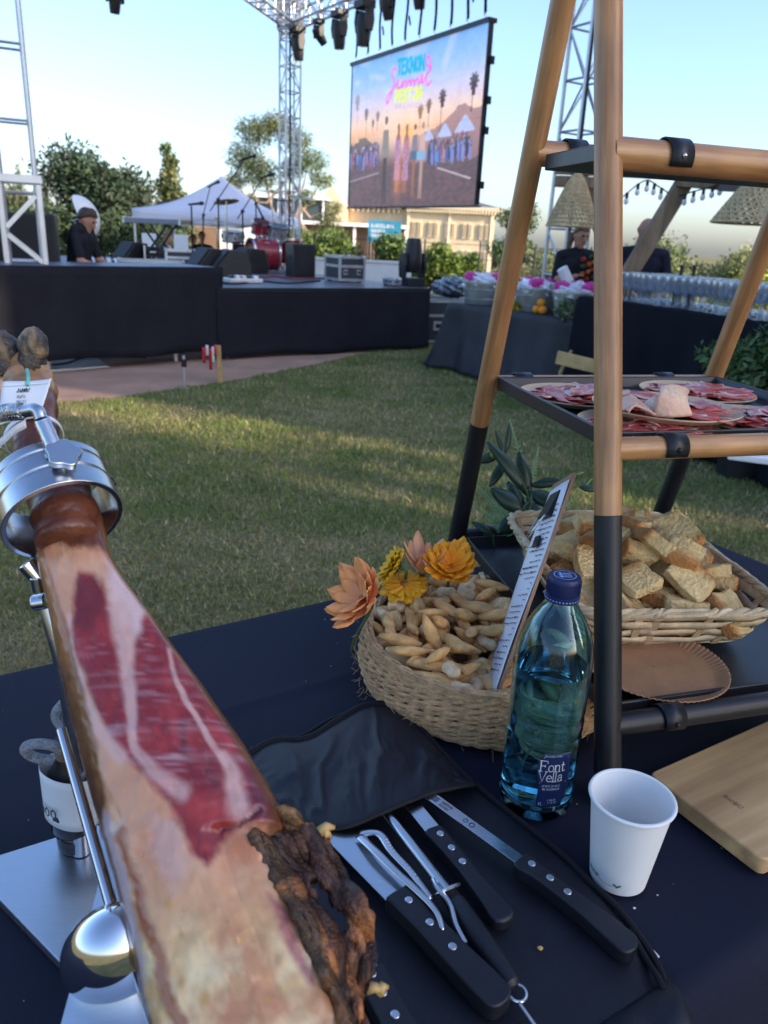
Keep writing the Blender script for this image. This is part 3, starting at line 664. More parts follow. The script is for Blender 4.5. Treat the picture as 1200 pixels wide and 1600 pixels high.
t = thing('metal_stake', 'thin metal stake standing in the grass edge before the platform', 'post', p)
MB().tube([(0, 0, 0), (0, 0, .30)], .013, 8).build('shaft', M_['alu'], t); MB().lathe([(.0, .2), (.025, .2), (.025, .27), (0, .27)], 10).build('clamp', M_['black_metal'], t)
MB().lathe([(0, 0), (.05, 0), (.05, .008), (0, .008)], 12).build('foot', M_['alu'], t)

# ------------------------------------------------------------------ lattice towers and trusses
def truss(name, label, a, b, w, bay, r=.024, side=None, base=False, diag=True, group='lattice towers and trusses of the stage roof'):
    a, b = Vector(a), Vector(b); t = thing(name, label, 'truss', a, 0, group); L = (b - a).length
    x, y, z = frame(a, b, (0, 0, 1)) if abs((b - a).normalized().z) < .9 else (Vector(side or (1, 0, 0)), None, (b - a).normalized())
    if y is None: y = z.cross(x)
    cs = [x * i * w / 2 + y * j * w / 2 for i, j in ((-1, -1), (1, -1), (1, 1), (-1, 1))]
    for c in cs: MB().tube([c, c + z * L], r, 8).build('chord', M_['alu'], t)
    n = max(1, int(L / bay)); lac = MB()
    for k in range(n + 1):
        q = z * min(L - r, k * bay + r)
        for i in range(4): MB().tube([cs[i] + q, cs[(i + 1) % 4] + q], r * .55, 6).build('rung', M_['alu'], t)
        if diag and k < n:
            q2 = z * min(L, (k + 1) * bay)
            for i in range(4):
                p0, p1 = (cs[i], cs[(i + 1) % 4]) if (k + i) % 2 else (cs[(i + 1) % 4], cs[i])
                lac.tube([p0 + q, p1 + q2], r * .5, 6, caps=False)
    if lac.v: lac.build('lacing', M_['alu'], t)['kind'] = 'stuff'
    return t
LT = (-3.53, 7.66, 1.0)
truss('lattice_tower', 'near aluminium lattice tower at the left edge of the picture', LT, (-3.53, 7.66, 4.9), .29, .60, .024, (.909, .418, 0), diag=False)
t = thing('tower_base', 'aluminium base frame with diagonal braces at the foot of the near tower', 'tower base', (LT[0], LT[1], 1.0), .43)
for i in (-1, 1):
    for j in (-1, 1): MB().beam((i * .165, j * .165, 0), (i * .165, j * .165, .70), .05, .05).build('post', M_['alu'], t, 0, bev=.006)
for j in (-1, 1):
    MB().beam((-.2, j * .168, .74), (.2, j * .168, .74), .06, .07).build('head_plate', M_['alu'], t, 0, bev=.005)
    MB().beam((-.14, j * .166, .32), (.13, j * .166, .60), .04, .04).build('brace', M_['alu'], t, 0); MB().beam((-.14, j * .167, .26), (.14, j * .167, .02), .04, .04).build('brace', M_['alu'], t, 0)
MT = (-2.10, 15.8, 0)
truss('lattice_tower', 'far slim lattice tower in the middle with a black cable', MT, (-2.10, 15.8, 5.6), .29, .42, .022, (.52, -.85, 0))
tag(MB().tube([(-2.08, 15.56, .8), (-2.06, 15.56, 3), (-2.08, 15.56, 5.2)], .02, 6).build('cable', M_['black_plastic']), 'black cable running up the far lattice tower', 'cable')
RT_ = (2.02, 9.75, 0)
truss('lattice_tower', 'right lattice tower seen between the legs of the ladder shelf', RT_, (2.02, 9.75, 5.3), .33, .52, .024, (.52, -.85, 0))
tag(MB().tube([(1.98, 9.5, .3), (1.99, 9.5, 2.5), (1.97, 9.5, 5.2)], .016, 6).build('cable', M_['black_plastic']), 'black cable running up the right lattice tower', 'cable')
TZ = 4.98
truss('roof_truss', 'horizontal truss carrying the stage lamps above the screen', (-2.1, 15.8, TZ), (2.02, 9.75, TZ + .0), .30, .42, .022)
truss('roof_truss', 'horizontal truss running from the far tower to the left', (-2.1, 15.8, TZ + .02), (-3.53, 7.66, TZ - .25), .30, .42, .022)
t = thing('corner_block', 'aluminium corner block where the trusses meet the far tower', 'corner block', (-2.1, 15.8, 4.78))
for i in (-1, 1):
    for j in (-1, 1): MB().beam((i * .19, j * .19, 0), (i * .19, j * .19, .45), .05, .05).build('post', M_['alu'], t, 0)
for z in (0, .45):
    for j in (-1, 1): MB().beam((-.21, j * .19, z), (.21, j * .19, z), .05, .05).build('bar', M_['alu'], t, 0); MB().beam((j * .191, -.16, z), (j * .191, .16, z), .045, .045).build('bar', M_['alu'], t, 0)

# ------------------------------------------------------------------ moving head lamps
def moving_head(parent, sgn, k=1.0, tilt=0.0):
    """base at origin, body on the side sgn (-1 hangs down)"""
    Z_ = lambda v: v * sgn * k
    MB().box((0, 0, Z_(.06)), (.30 * k, .26 * k, .12 * k)).build('base', M_['black_plastic'], parent, 0, bev=.012)
    for s in (-1, 1): MB().prism([(-.07, .12), (.07, .12), (.09, .30), (.06, .46), (-.06, .46), (-.09, .30)], -.025 * k, .025 * k, lambda x, y, z, s=s: (s * .165 * k + z, x * k, Z_(y))).build('yoke_arm', M_['black_plastic'], parent, 0, bev=.008)
    R = Matrix.Rotation(tilt, 3, 'X')
    pr_ = [(0, -.17), (.105, -.17), (.13, -.12), (.135, .02), (.115, .22), (.10, .30), (.0, .30)]
    h = MB().lathe([(r * k, z * k * sgn) for r, z in pr_], 14, (0, 0, Z_(.36)), R).build('head', M_['black_plastic'], parent)
    MB().lathe([(0, .301 * sgn * k), (.085 * k, .301 * sgn * k), (.085 * k, .306 * sgn * k), (0, .312 * sgn * k)], 14, (0, 0, Z_(.36)), R).build('lens', mat_pane, h)
G = 'moving head lamps hung from the truss'
A_, B_ = Vector((-2.1, 15.8, 0)), Vector((2.02, 9.75, 0)); du = (B_ - A_).normalized()
for i, (s, k, lab, ti) in enumerate([(.30, .78, 'lowest hanging stage lamp, right beside the far tower', .1), (1.05, .6, 'second hanging stage lamp from the far tower, tilted', .7), (1.75, .82, 'third hanging stage lamp from the far tower', .05), (2.52, .92, 'fourth hanging stage lamp, above the left corner of the screen', -.05), (3.15, .7, 'fifth hanging stage lamp, cut by the top edge of the picture', .2), (3.95, .7, 'sixth hanging stage lamp, at the top edge above the screen', .15)]):
    p = A_ + du * s; t = thing('stage_lamp', lab, 'stage lamp', (p.x, p.y, TZ - .19 + (0 if i < 4 else .1)), math.atan2(du.y, du.x), G)
    moving_head(t, -1, k, ti)
    MB().tube([(0, 0, 0), (0, 0, .08)], .02, 6).build('clamp', M_['black_metal'], t)
    MB().tube([(.05, 0, -.02), (.09, .03, .02), (.05, 0, .1)], .008, 5).build('safety_wire', M_['black_plastic'], t)
p = (-3.038,9.2,3.523)
t = thing('stage_lamp', 'small hanging stage lamp alone at the top left of the sky', 'stage lamp', (p[0], p[1], p[2] + .24), .6, G); moving_head(t, -1, .48, .25)
MB().tube([(0, 0, 0), (0, 0, .9)], .02, 6).build('drop_pole', M_['black_metal'], t)

# ------------------------------------------------------------------ screen
SA, SB = Vector((-.86, 14.08, 0)), Vector((1.0, 11.02, 0)); SZ0, SZ1 = 1.85, 3.96
def seg_d(U, V, a, b, asp):
    ax, ay, bx, by = a[0] * asp, a[1], b[0] * asp, b[1]; dx, dy = bx - ax, by - ay
    t = np.clip(((U * asp - ax) * dx + (V - ay) * dy) / (dx * dx + dy * dy + 1e-12), 0, 1)
    return np.hypot(U * asp - ax - t * dx, V - ay - t * dy)
def paint_screen(nu, nv):
    U, V = np.meshgrid(np.linspace(0, 1, nu), np.linspace(0, 1, nv)); asp = 1.69
    def mixc(c0, c1, t): return c0 + (np.array(c1, float) - c0) * t[..., None]
    def lay(c, col, m): return c + (np.array(col, float) - c) * np.clip(m, 0, 1)[..., None]
    stops = [(0, (.10, .055, .055)), (.30, (.15, .075, .075)), (.42, (.42, .25, .22)), (.50, (.80, .40, .20)), (.58, (.80, .52, .38)), (.70, (.58, .50, .60)), (.84, (.30, .44, .70)), (1, (.17, .36, .70))]
    vs = np.array([s[0] for s in stops]); C = np.stack([np.interp(V, vs, [s[1][k] for s in stops]) for k in range(3)], -1)
    ns = np.sin(U * 9 + V * 21 + 2 * np.sin(V * 13 + U * 5)) * np.sin(U * 23 - V * 11 + np.sin(U * 17)); ns2 = np.sin(U * 57 + 3 * np.sin(V * 41)) * np.sin(V * 67 + 2 * np.sin(U * 37))
    C = lay(C, (.62, .60, .68), np.clip(ns * .9 - .15, 0, 1) * np.clip((V - .62) * 6, 0, 1) * .55)
    C = lay(C, (.86, .60, .42), np.exp(-((U - .48) ** 2 / .05 + (V - .52) ** 2 / .02)) * .8)
    hill = .455 + .10 * np.clip((U - .62) * 3.4, 0, 1) + .05 * np.exp(-((U - .86) / .07) ** 2) + .008 * ns2
    C = lay(C, (.30, .16, .16), ((V < hill) & (U > .50)) * np.clip((U - .48) * 9, 0, 1) * .85)
    hl = .43 + .06 * np.exp(-((U - .12) / .07) ** 2) + .012 * ns2; C = lay(C, (.09, .085, .07), ((V < hl) & (U < .27)) * .85)
    for pk, w, hh, y in ((.66, .04, .07, .41), (.77, .05, .085, .42), (.90, .065, .10, .435), (.06, .03, .04, .385), (.13, .03, .04, .39), (.21, .035, .045, .39)):
        C = lay(C, (.42, .43, .58), (V > y) & (V < y + hh * np.clip(1 - np.abs(U - pk) / w, 0, 1) ** .8))
    C = lay(C, (.11, .07, .075), (V < .28 + .01 * ns2)); C = lay(C, (.17, .09, .085), (V < .28) * np.clip(.5 + ns2, 0, 1) * .7)
    # crowd bands
    rc = np.random.default_rng(5)
    for k in range(190):
        left = k < 80; u = rc.uniform(.0, .26) if left else rc.uniform(.66, .95); v0 = .33 - .09 * k / (80. if left else 190.) * rc.uniform(.6, 1); h = rc.uniform(.07, .12)
        col = [(.05, .05, .12), (.10, .10, .25), (.22, .20, .42), (.28, .08, .12), (.05, .045, .06), (.35, .22, .20), (.12, .22, .45)][rc.integers(7)]
        C = lay(C, col, (np.abs(U - u) < .008 * (.55 + .6 * np.clip((V - v0) / h, 0, 1)) * np.where(V > v0 + h * .8, .8, 1)) & (V > v0) & (V < v0 + h)); C = lay(C, (.16, .09, .075), np.hypot((U - u) * asp, V - v0 - h - .008) < .009)
    C = lay(C, (.55, .45, .45), (seg_d(U, V, (0.736,0.236), (0.962,0.158), asp) < .005) * .8); C = lay(C, (.42, .33, .36), (seg_d(U, V, (0.008,0.186), (0.276,0.235), asp) < .004) * .8)
    # palms
    for top, base, s, col in (((0.939,0.707), (0.932,0.54), .052, (.05, .03, .035)), ((0.741,0.663), (0.736,0.456), .045, (.07, .035, .035)), ((0.649,0.632), (0.649,0.494), .036, (.20, .10, .06)), ((0.589,0.61), (0.589,0.482), .038, (.30, .13, .04)), ((0.056,0.755), (0.056,0.553), .045, (.30, .24, .24)), ((0.143,0.66), (0.143,0.511), .034, (.18, .13, .12)), ((0.246,0.63), (0.246,0.519), .030, (.22, .15, .14)), ((0.205,0.587), (0.205,0.509), .022, (.12, .10, .09))):
        C = lay(C, col, (seg_d(U, V, top, base, asp) < .0045) * .9)
        r = np.hypot((U - top[0]) * asp, (V - top[1]) * 1.0); an = np.arctan2(V - top[1], (U - top[0]) * asp)
        C = lay(C, col, (r < s * (.55 + .45 * np.abs(np.cos(an * 4.5 + .4)))) * .92); C = lay(C, col, (np.abs(U - top[0]) * asp < s * .42) & (V < top[1]) & (V > top[1] - s * 1.5))
    # group of people in the middle, walking away
    C = lay(C, (.95, .42, .10), np.exp(-((U - .50) ** 2 / .006 + (V - .47) ** 2 / .006)) * .9)
    def fig(x, hy, fy, w, top, leg, hair, dress=None):
        nonlocal C
        hd = S_(x, hy); ft = S_(x, fy); H = hd[1] - ft[1]; u = hd[0]
        hip = hd[1] - .45 * H; sh = hd[1] - .13 * H
        for sg in (-1, 1): C = lay(C, leg, np.clip((w * .24 * (.55 + .6 * np.clip((V - ft[1]) / (hip - ft[1] + 1e-6), 0, 1)) - seg_d(U, V, (u + sg * w * .12 / asp, hip), (u + sg * w * .26 / asp, ft[1]), asp)) / .006 + .5, 0, 1)); C = lay(C, top, np.clip((w * .14 - seg_d(U, V, (u + sg * w * .5 / asp, sh - .02 * H), (u + sg * w * .72 / asp, hip), asp)) / .006 + .5, 0, 1))
        lo = hip if dress is None else hd[1] - .82 * H; tt = np.clip((V - lo) / (sh - lo), 0, 1); half = w * ((.42 + .16 * tt) if dress is None else (.85 - .40 * tt)); C = lay(C, top, np.clip((half - np.abs(U - u) * asp) / .006 + .5, 0, 1) * (V > lo) * (V < sh + .02 * H))
        if dress is not None: C = lay(C, dress, (np.abs(U - u) * asp < half) & (V > hd[1] - .80 * H) & (V < hd[1] - .14 * H) & (np.sin(U * 160 + 4 * np.sin(V * 50)) * np.sin(V * 90) > .15))
        C = lay(C, hair, (np.hypot((U - u) * asp, (V - hd[1]) * .8) < w * .36) | ((np.abs(U - u) * asp < w * .32) & (V < hd[1]) & (V > hd[1] - .2 * H) & (dress is not None)))
    def S_(x, y):
        s = (x - 38) / 1052.; a = 480 - 410 * s; b_ = 1580 - 55 * s; return (s * 14.1 / (11.05 + s * 3.05), 1 - (y - a) / (b_ - a))
    fig(325, 870, 1535, .062, (.24, .19, .16), (.06, .045, .05), (.14, .09, .07))
    fig(428, 915, 1440, .050, (.36, .17, .24), (.45, .16, .08), (.30, .10, .05), (.40, .24, .50)); fig(495, 915, 1440, .052, (.42, .16, .16), (.40, .13, .06), (.36, .13, .05), (.35, .22, .48))
    fig(562, 905, 1470, .046, (.20, .17, .22), (.30, .12, .07), (.22, .07, .04)); fig(625, 890, 1480, .050, (.55, .32, .26), (.42, .24, .18), (.42, .22, .14))
    q = S_(562, 1135); C = lay(C, (.08, .12, .18), (np.abs(U - q[0]) < .03) & (np.abs(V - q[1]) < .03)); q = S_(620, 1130); C = lay(C, (.22, .34, .46), (np.abs(U - q[0]) < .033) & (np.abs(V - q[1]) < .03))
    C = lay(C, (.75, .25, .08), np.exp(-((U - .44) ** 2 / .0012 + (V - .22) ** 2 / .02)) * .45)
    # lettering
    def word(txt, p0, p1, h0, h1, wd, col, gap=.16):
        nonlocal C
        n = len(txt); adv = [1.0 if c != ' ' else .5 for c in txt]; tot = sum(adv); x = 0
        for c, ad in zip(txt, adv):
            for st in LET.get(c, []):
                Q = []
                for px, py in st:
                    f = (x + ad * (px / .62) * (1 - gap)) / tot; h = h0 + (h1 - h0) * f; b = (p0[0] + (p1[0] - p0[0]) * f, p0[1] + (p1[1] - p0[1]) * f); Q.append((b[0], b[1] + h * py))
                for a, b in zip(Q[:-1], Q[1:]): C = lay(C, col, np.clip((wd - seg_d(U, V, a, b, asp)) / .004 + .5, 0, 1))
            x += ad
    word('TEKNON', (0.396,0.861), (0.605,0.844), .085, .085, .0115, (.0, .36, .52))
    word('FEST 26', (0.389,0.689), (0.6,0.683), .066, .066, .0095, (.72, .78, .05))
    word('BARCELONA 2026', (0.393,0.645), (0.594,0.625), .026, .026, .0022, (.52, .44, .50))
    pink = (.80, .12, .50)
    cur = [(385, 480), (362, 470), (352, 520), (372, 570), (362, 640), (335, 720), (318, 735), (322, 690), (360, 630), (392, 585), (405, 555), (400, 610), (425, 605), (438, 560), (440, 605), (452, 565), (468, 560), (470, 600), (484, 560), (500, 552), (502, 592), (514, 555), (530, 545), (532, 585), (545, 545), (562, 530), (566, 570), (585, 550), (598, 520), (590, 500), (582, 540), (600, 560), (625, 500), (655, 440), (645, 365), (618, 370), (620, 420), (660, 440), (640, 480), (625, 520), (640, 575), (668, 540)]
    Q = bez([S_(*c) for c in cur], 4)
    for a, b in zip(Q[:-1], Q[1:]): C = lay(C, pink, np.clip((.0075 - seg_d(U, V, a, b, asp)) / .004 + .5, 0, 1))
    rn = np.random.default_rng(8); C = C * (.94 + .12 * rn.random(U.shape))[..., None] * (.9 + .2 * fbm(U * 40, V * 30, 5))[..., None]
    seam = (np.abs((U * 7) % 1.0 - .5) > .49) | (np.abs((V * 4) % 1.0 - .5) > .49); C = C * np.where(seam, .90, 1.0)[..., None]
    return C.reshape(-1, 3)
t = thing('led_screen', 'large hanging screen showing a summer festival sunset poster', 'screen', (SA + SB) / 2 + Vector((0, 0, SZ0)), math.atan2(SB.y - SA.y, SB.x - SA.x))
SW = (SB - SA).length; SH = SZ1 - SZ0; nu = 230; nv = 210
m = MB(); m.grid(nu - 1, nv - 1, lambda u, v: ((u - .5) * SW, 0, v * SH))
scr = mat('screen_print', (0, 0, 0), .4, 0, .03, 3, vcol=True, emit=.34, spec=.3); m.build('picture', scr, t, 0, cols=paint_screen(nu, nv))
MB().box((0, .035, SH / 2), (SW - .01, .05, SH - .01)).build('back_panel', M_['black_plastic'], t, 0)
MB().box((0, .03, SH + .025), (SW + .06, .14, .05)).build('top_bar', M_['black_metal'], t, 0); MB().box((0, .03, -.012), (SW + .02, .14, .02)).build('bottom_bar', M_['black_metal'], t, 0)
for s in (-1, 1): MB().box((s * (SW / 2 + .012), .025, SH / 2), (.02, .07, SH - .01)).build('side_bar', M_['black_metal'], t, 0)
for z in (.25, .9, 1.25, 1.7): MB().box((SW / 2 + .04, .06, z), (.035, .06, .09)).build('side_latch', M_['black_metal'], t, 0)
for k in range(10):
    x = -SW / 2 + .10 + k * (SW - .2) / 9.0; p = wmat(t) @ Vector((x, 0, SH + .05)); top = TZ - .17
    s = thing('hanging_strap', '%s black strap from the left along the top edge of the screen' % ['', 'second', 'third', 'fourth', 'fifth', 'sixth', 'seventh', 'eighth', 'ninth'][k] if 0 < k < 9 else ('leftmost black strap, at the left corner of the screen' if k == 0 else 'rightmost black strap, at the right corner of the screen'), 'strap', p, t.rotation_euler.z, 'straps that hang the screen')
    L = top - p.z; b = .02 * (random.random() - .5)
    MB().grid(2, 8, lambda u, v: ((u - .5) * .055 + b * math.sin(v * 3), .012 * math.sin(v * 6 + k), .07 + (L - .07) * v)).build('webbing', M_['black_cloth'], s, 60, solid=.006)
    MB().tube([(.02 * math.cos(a), 0, .035 + .03 * math.sin(a)) for a in np.linspace(0, 6.0, 10)], .006, 6).build('shackle', M_['chrome'], s)
    if k in (2, 4, 8): MB().grid(1, 4, lambda u, v: (.03 + .05 * v + .03 * u, .01, .35 - .12 * v + .02 * u)).build('loose_end', M_['black_cloth'], s, 0, solid=.006)

# ------------------------------------------------------------------ people: one continuous skin grown over the limbs
M_['figure'] = mat('figure', (0, 0, 0), .75, 0, .1, 30, vcol=True, spec=.25)
M_['hair'] = mat('hair', (.045, .026, .016), .6, 0, .5, 60, bump=.5, bscale=140, stretch=(1, 1, .2))
SKIN = (.42, .22, .145); BLK = (.010, .011, .017); NAVY = (.012, .014, .03); JEAN = (.03, .04, .07); SHOE = (.02, .02, .02); LIP = (.30, .10, .08); EYE = (.03, .02, .015)
def grow(prims, voxel):
    m = MB()
    for p in prims:
        if p[0] == 'c':
            _, a, b, ra, rb, _c = p; a, b = Vector(a), Vector(b); d = (b - a).normalized() if (b - a).length > 1e-6 else Vector((0, 0, 1))
            path = [a - d * ra * .95, a - d * ra * .7, a - d * ra * .3, a, a.lerp(b, .5), b, b + d * rb * .3, b + d * rb * .7, b + d * rb * .95]
            m.tube(path, [ra * .3, ra * .71, ra * .95, ra, (ra + rb) / 2, rb, rb * .95, rb * .71, rb * .3], 12)
        else: m.ball(p[1], p[2], 14, 10, p[4] if len(p) > 4 else None)
    me = bpy.data.meshes.new('tmp'); me.from_pydata(m.v, [], m.f); o = bpy.data.objects.new('tmp', me); COL.objects.link(o)
    r = o.modifiers.new('r', 'REMESH'); r.mode = 'VOXEL'; r.voxel_size = voxel; s = o.modifiers.new('s', 'SMOOTH'); s.factor = .5; s.iterations = 4
    dg = bpy.context.evaluated_depsgraph_get(); out = bpy.data.meshes.new_from_object(o.evaluated_get(dg)); bpy.data.objects.remove(o)
    V = np.empty(len(out.vertices) * 3, np.float32); out.vertices.foreach_get('co', V); V = V.reshape(-1, 3)
    best = np.full(len(V), 1e9); col = np.zeros((len(V), 3))
    for p in prims:
        if p[0] == 'c':
            a, b = np.array(p[1], float), np.array(p[2], float); ab = b - a; t = np.clip(((V - a) @ ab) / (ab @ ab + 1e-9), 0, 1)
            d = np.linalg.norm(V - a - t[:, None] * ab, axis=1) - (p[3] + (p[4] - p[3]) * t); c = p[5]
        else:
            R = np.array(p[4]) if len(p) > 4 else np.eye(3); q = (V - np.array(p[1], float)) @ R / np.array(p[2], float); d = (np.linalg.norm(q, axis=1) - 1) * min(p[2]); c = p[3]
        k = d < best; best[k] = d[k]; col[k] = c
    out.materials.clear(); out.materials.append(M_['figure']); setcols(out, col)
    out.polygons.foreach_set('use_smooth', [True] * len(out.polygons)); return out
def hand(w, d, side, col=SKIN, curl=.35, k=1.0):
    """palm from wrist w along d, four fingers and a thumb"""
    w = Vector(w); d = Vector(d).normalized(); x, y, _ = frame((0, 0, 0), d, (0, 0, 1)); P = [('c', w, w + d * .06 * k, .024 * k, .028 * k, col)]
    for i, L in enumerate((.062, .075, .07, .055)):
        b = w + d * .075 * k + x * (i - 1.5) * .017 * k; m1 = b + d * L * .5 * k; e = m1 + d * L * .45 * k - y * L * curl * k
        P += [('c', b - d * .02, m1, .0095 * k, .009 * k, col), ('c', m1, e, .009 * k, .0075 * k, col)]
    b = w + d * .025 * k + x * side * .024 * k; e = b + d * .045 * k + x * side * .022 * k - y * .012 * k
    return P + [('c', b, e, .011 * k, .009 * k, col)]
def head(c, pitch, yaw, col=SKIN, k=1.0):
    R = Matrix.Rotation(yaw, 3, 'Z') @ Matrix.Rotation(pitch, 3, 'X'); c = Vector(c); f = lambda x, y, z: c + R @ Vector((x, y, z)) * k   # face looks to -Y
    P = [('e', c, (.074 * k, .092 * k, .105 * k), col, R), ('e', f(0, -.028, -.058), (.055 * k, .062 * k, .055 * k), col, R), ('c', f(0, -.088, .015), f(0, -.108, -.018), .010 * k, .015 * k, col),
         ('c', f(-.018, -.088, -.054), f(.018, -.088, -.054), .008 * k, .008 * k, LIP), ('e', f(0, -.075, -.092), (.022 * k,) * 3, col)]
    for s in (-1, 1): P += [('e', f(s * .075, .005, -.005), (.012 * k, .022 * k, .032 * k), col, R), ('e', f(s * .030, -.083, .018), (.008 * k, .006 * k, .005 * k), EYE, R), ('c', f(s * .045, -.083, .035), f(s * .016, -.088, .036), .006 * k, .006 * k, (.08, .045, .03))]
    return P, R
def person(label, loc, rz, prims, hairf=None, voxel=.009, group='people at the event'):
    t = thing('person', label, 'person', loc, rz, None)
    put('body', grow(prims, voxel), t)
    if hairf: hairf(t)
    return t
def legs(col, foot=SHOE, spread=.09, z=.93):
    P = [('e', (0, 0, z + .03), (.155, .115, .13), col)]
    for s in (-1, 1): P += [('c', (s * spread, 0, z - .04), (s * spread, -.01, .50), .088, .058, col), ('c', (s * spread, -.01, .50), (s * spread, .01, .10), .058, .042, col), ('c', (s * spread, .03, .045), (s * (spread + .02), -.13, .035), .042, .034, foot)]
    return P
def torso(col, lean=0.0, w=1.0):
    y = lambda z: -(z - .95) * lean
    P = []
    for s in (-1, 1): P += [('c', (s * .065 * w, y(1.0), 1.0), (s * .085 * w, y(1.28), 1.28), .095, .108, col), ('c', (s * .05 * w, y(1.36), 1.38), (s * .165 * w, y(1.36), 1.375), .075, .062, col)]
    return P + [('c', (0, y(1.0), 1.0), (0, y(1.32), 1.32), .10, .10, col)]

def cap_hair(c, R, col_m, scale=1.0, back=.02, extra=None, name='hair'):
    def f(t):
        m = MB(); c_ = Vector(c)
        def fh(u, v):
            a = u * 6.2832; fr = math.sin(a); tm = 1.0 if fr < -.55 else (1.0 + (fr + .55) / .75 * .75 if fr < .2 else 1.75 + (fr - .2) * .6); q = v * tm; k = scale * (1 + .045 * math.sin(u * 44 + 3 * v) * v + .03 * math.sin(u * 13 + 9 * v))
            return c_ + R @ (Vector((math.cos(a) * math.sin(q) * .081, math.sin(a) * math.sin(q) * .098 + back * v * .5, .012 + math.cos(q) * .108)) * k)
        m.grid(28, 10, fh)
        if extra: extra(m, c_, R)
        m.build(name, col_m, t, 60, solid=.006)
    return f

# woman behind the left end of the bar, looking down at a roll she holds
def woman():
    b = (1.851,8.35,1.614); k = b[2] / 1.69
    hc = Vector((0, -.05, 1.575)); P, R = head(hc, .38, .25)
    P += [('c', (0, .01, 1.40), (0, -.02, 1.50), .05, .046, SKIN)] + legs(BLK) + torso(BLK, .06, .88)
    fl = [(.50, .08, .015), (.55, .17, .03), (.40, .04, .03), (.05, .08, .03)]
    for i in range(16): P.append(('e', (.10 + .07 * math.sin(i * 2.1), -.125 - .012 * math.cos(i * 1.7), .98 + .026 * i), (.026, .018, .026), fl[i % 4]))
    # left arm in the picture (her right) bent holding the roll
    P += [('c', (-.185, .0, 1.37), (-.225, -.03, 1.12), .052, .043, BLK), ('c', (-.225, -.03, 1.12), (-.12, -.22, 1.15), .038, .028, SKIN)] + hand((-.12, -.22, 1.15), (.8, -.3, .3), 1)
    P += [('c', (.185, .0, 1.37), (.20, -.05, 1.10), .052, .043, BLK), ('c', (.20, -.05, 1.10), (.06, -.24, .98), .038, .028, SKIN)] + hand((.06, -.24, .98), (-.9, -.25, .0), -1)
    def tail(m, c, R):
        m.tube([c + Vector((-.07, .06, .02)), c + Vector((-.10, .05, -.08)), c + Vector((-.11, .03, -.19))], [.035, .03, .012], 8)
    t = person('woman in black shirt with orange floral front holding a white roll behind the bar', (b[0], b[1], 0), .1, P, cap_hair(hc, R, mat('brown_hair', (.10, .055, .03), .5, 0, .4, 60, bump=.5, bscale=140), 1.0, .02, tail))
    t.scale = (k, k, k)
    r = thing('paper_roll', 'white roll held by the woman behind the bar', 'roll', (b[0] - .10, b[1] - .29, 1.03), 0)
    MB().tube([(-.10, 0, .16), (.11, .02, -.17)], .055, 16).build('roll_body', M_['white'], r, bev=.008)
    MB().tube([(.11, .02, -.17), (.115, .02, -.178)], .02, 10).build('core', M_['pergola'], r)
woman()
def bald_man():
    b = (2.354,7.9,1.683)
    hc = Vector((0, -.10, 1.60)); P, R = head(hc, .75, .1, (.46, .25, .18))
    P += [('c', (0, .03, 1.42), (0, -.05, 1.52), .06, .058, (.44, .24, .17))] + legs(BLK) + torso(NAVY, .10, 1.15)
    P += [('c', (-.22, -.02, 1.37), (-.30, -.05, 1.10), .066, .052, NAVY), ('c', (-.30, -.05, 1.10), (-.16, -.28, 1.04), .042, .03, SKIN)] + hand((-.16, -.28, 1.04), (.6, -.7, -.2), 1)
    P += [('c', (.22, -.02, 1.37), (.30, -.05, 1.10), .066, .052, NAVY), ('c', (.30, -.05, 1.10), (.17, -.28, 1.02), .042, .03, SKIN)] + hand((.17, -.28, 1.02), (-.6, -.7, -.2), -1)
    person('bald man in black shirt bending his head behind the bar', (b[0], b[1], b[2] - 1.70), 0, P)
bald_man()
def musician():
    b = (-3.562,8.95,1.535)
    hc = Vector((0, -.16, 1.485)); P, R = head(hc, .62, .0)
    P += [('c', (0, -.05, 1.35), (0, -.11, 1.43), .052, .05, SKIN)] + legs(JEAN) + torso(BLK, .22, 1.0)
    for s in (-1, 1): P += [('c', (s * .19, -.10, 1.31), (s * .22, -.14, 1.12), .06, .052, BLK), ('c', (s * .22, -.14, 1.12), (s * .225, -.15, 1.06), .045, .04, SKIN), ('c', (s * .225, -.15, 1.06), (s * .15, -.34, 1.0), .038, .028, SKIN)] + hand((s * .15, -.34, 1.0), (-s * .1, -1, -.15), -s)
    person('musician in dark shirt with short dark hair bending forward beside the near tower', (b[0], b[1], b[2] - 1.60), 1.5, P, cap_hair(hc, R, M_['hair'], 1.1, .03))
musician()
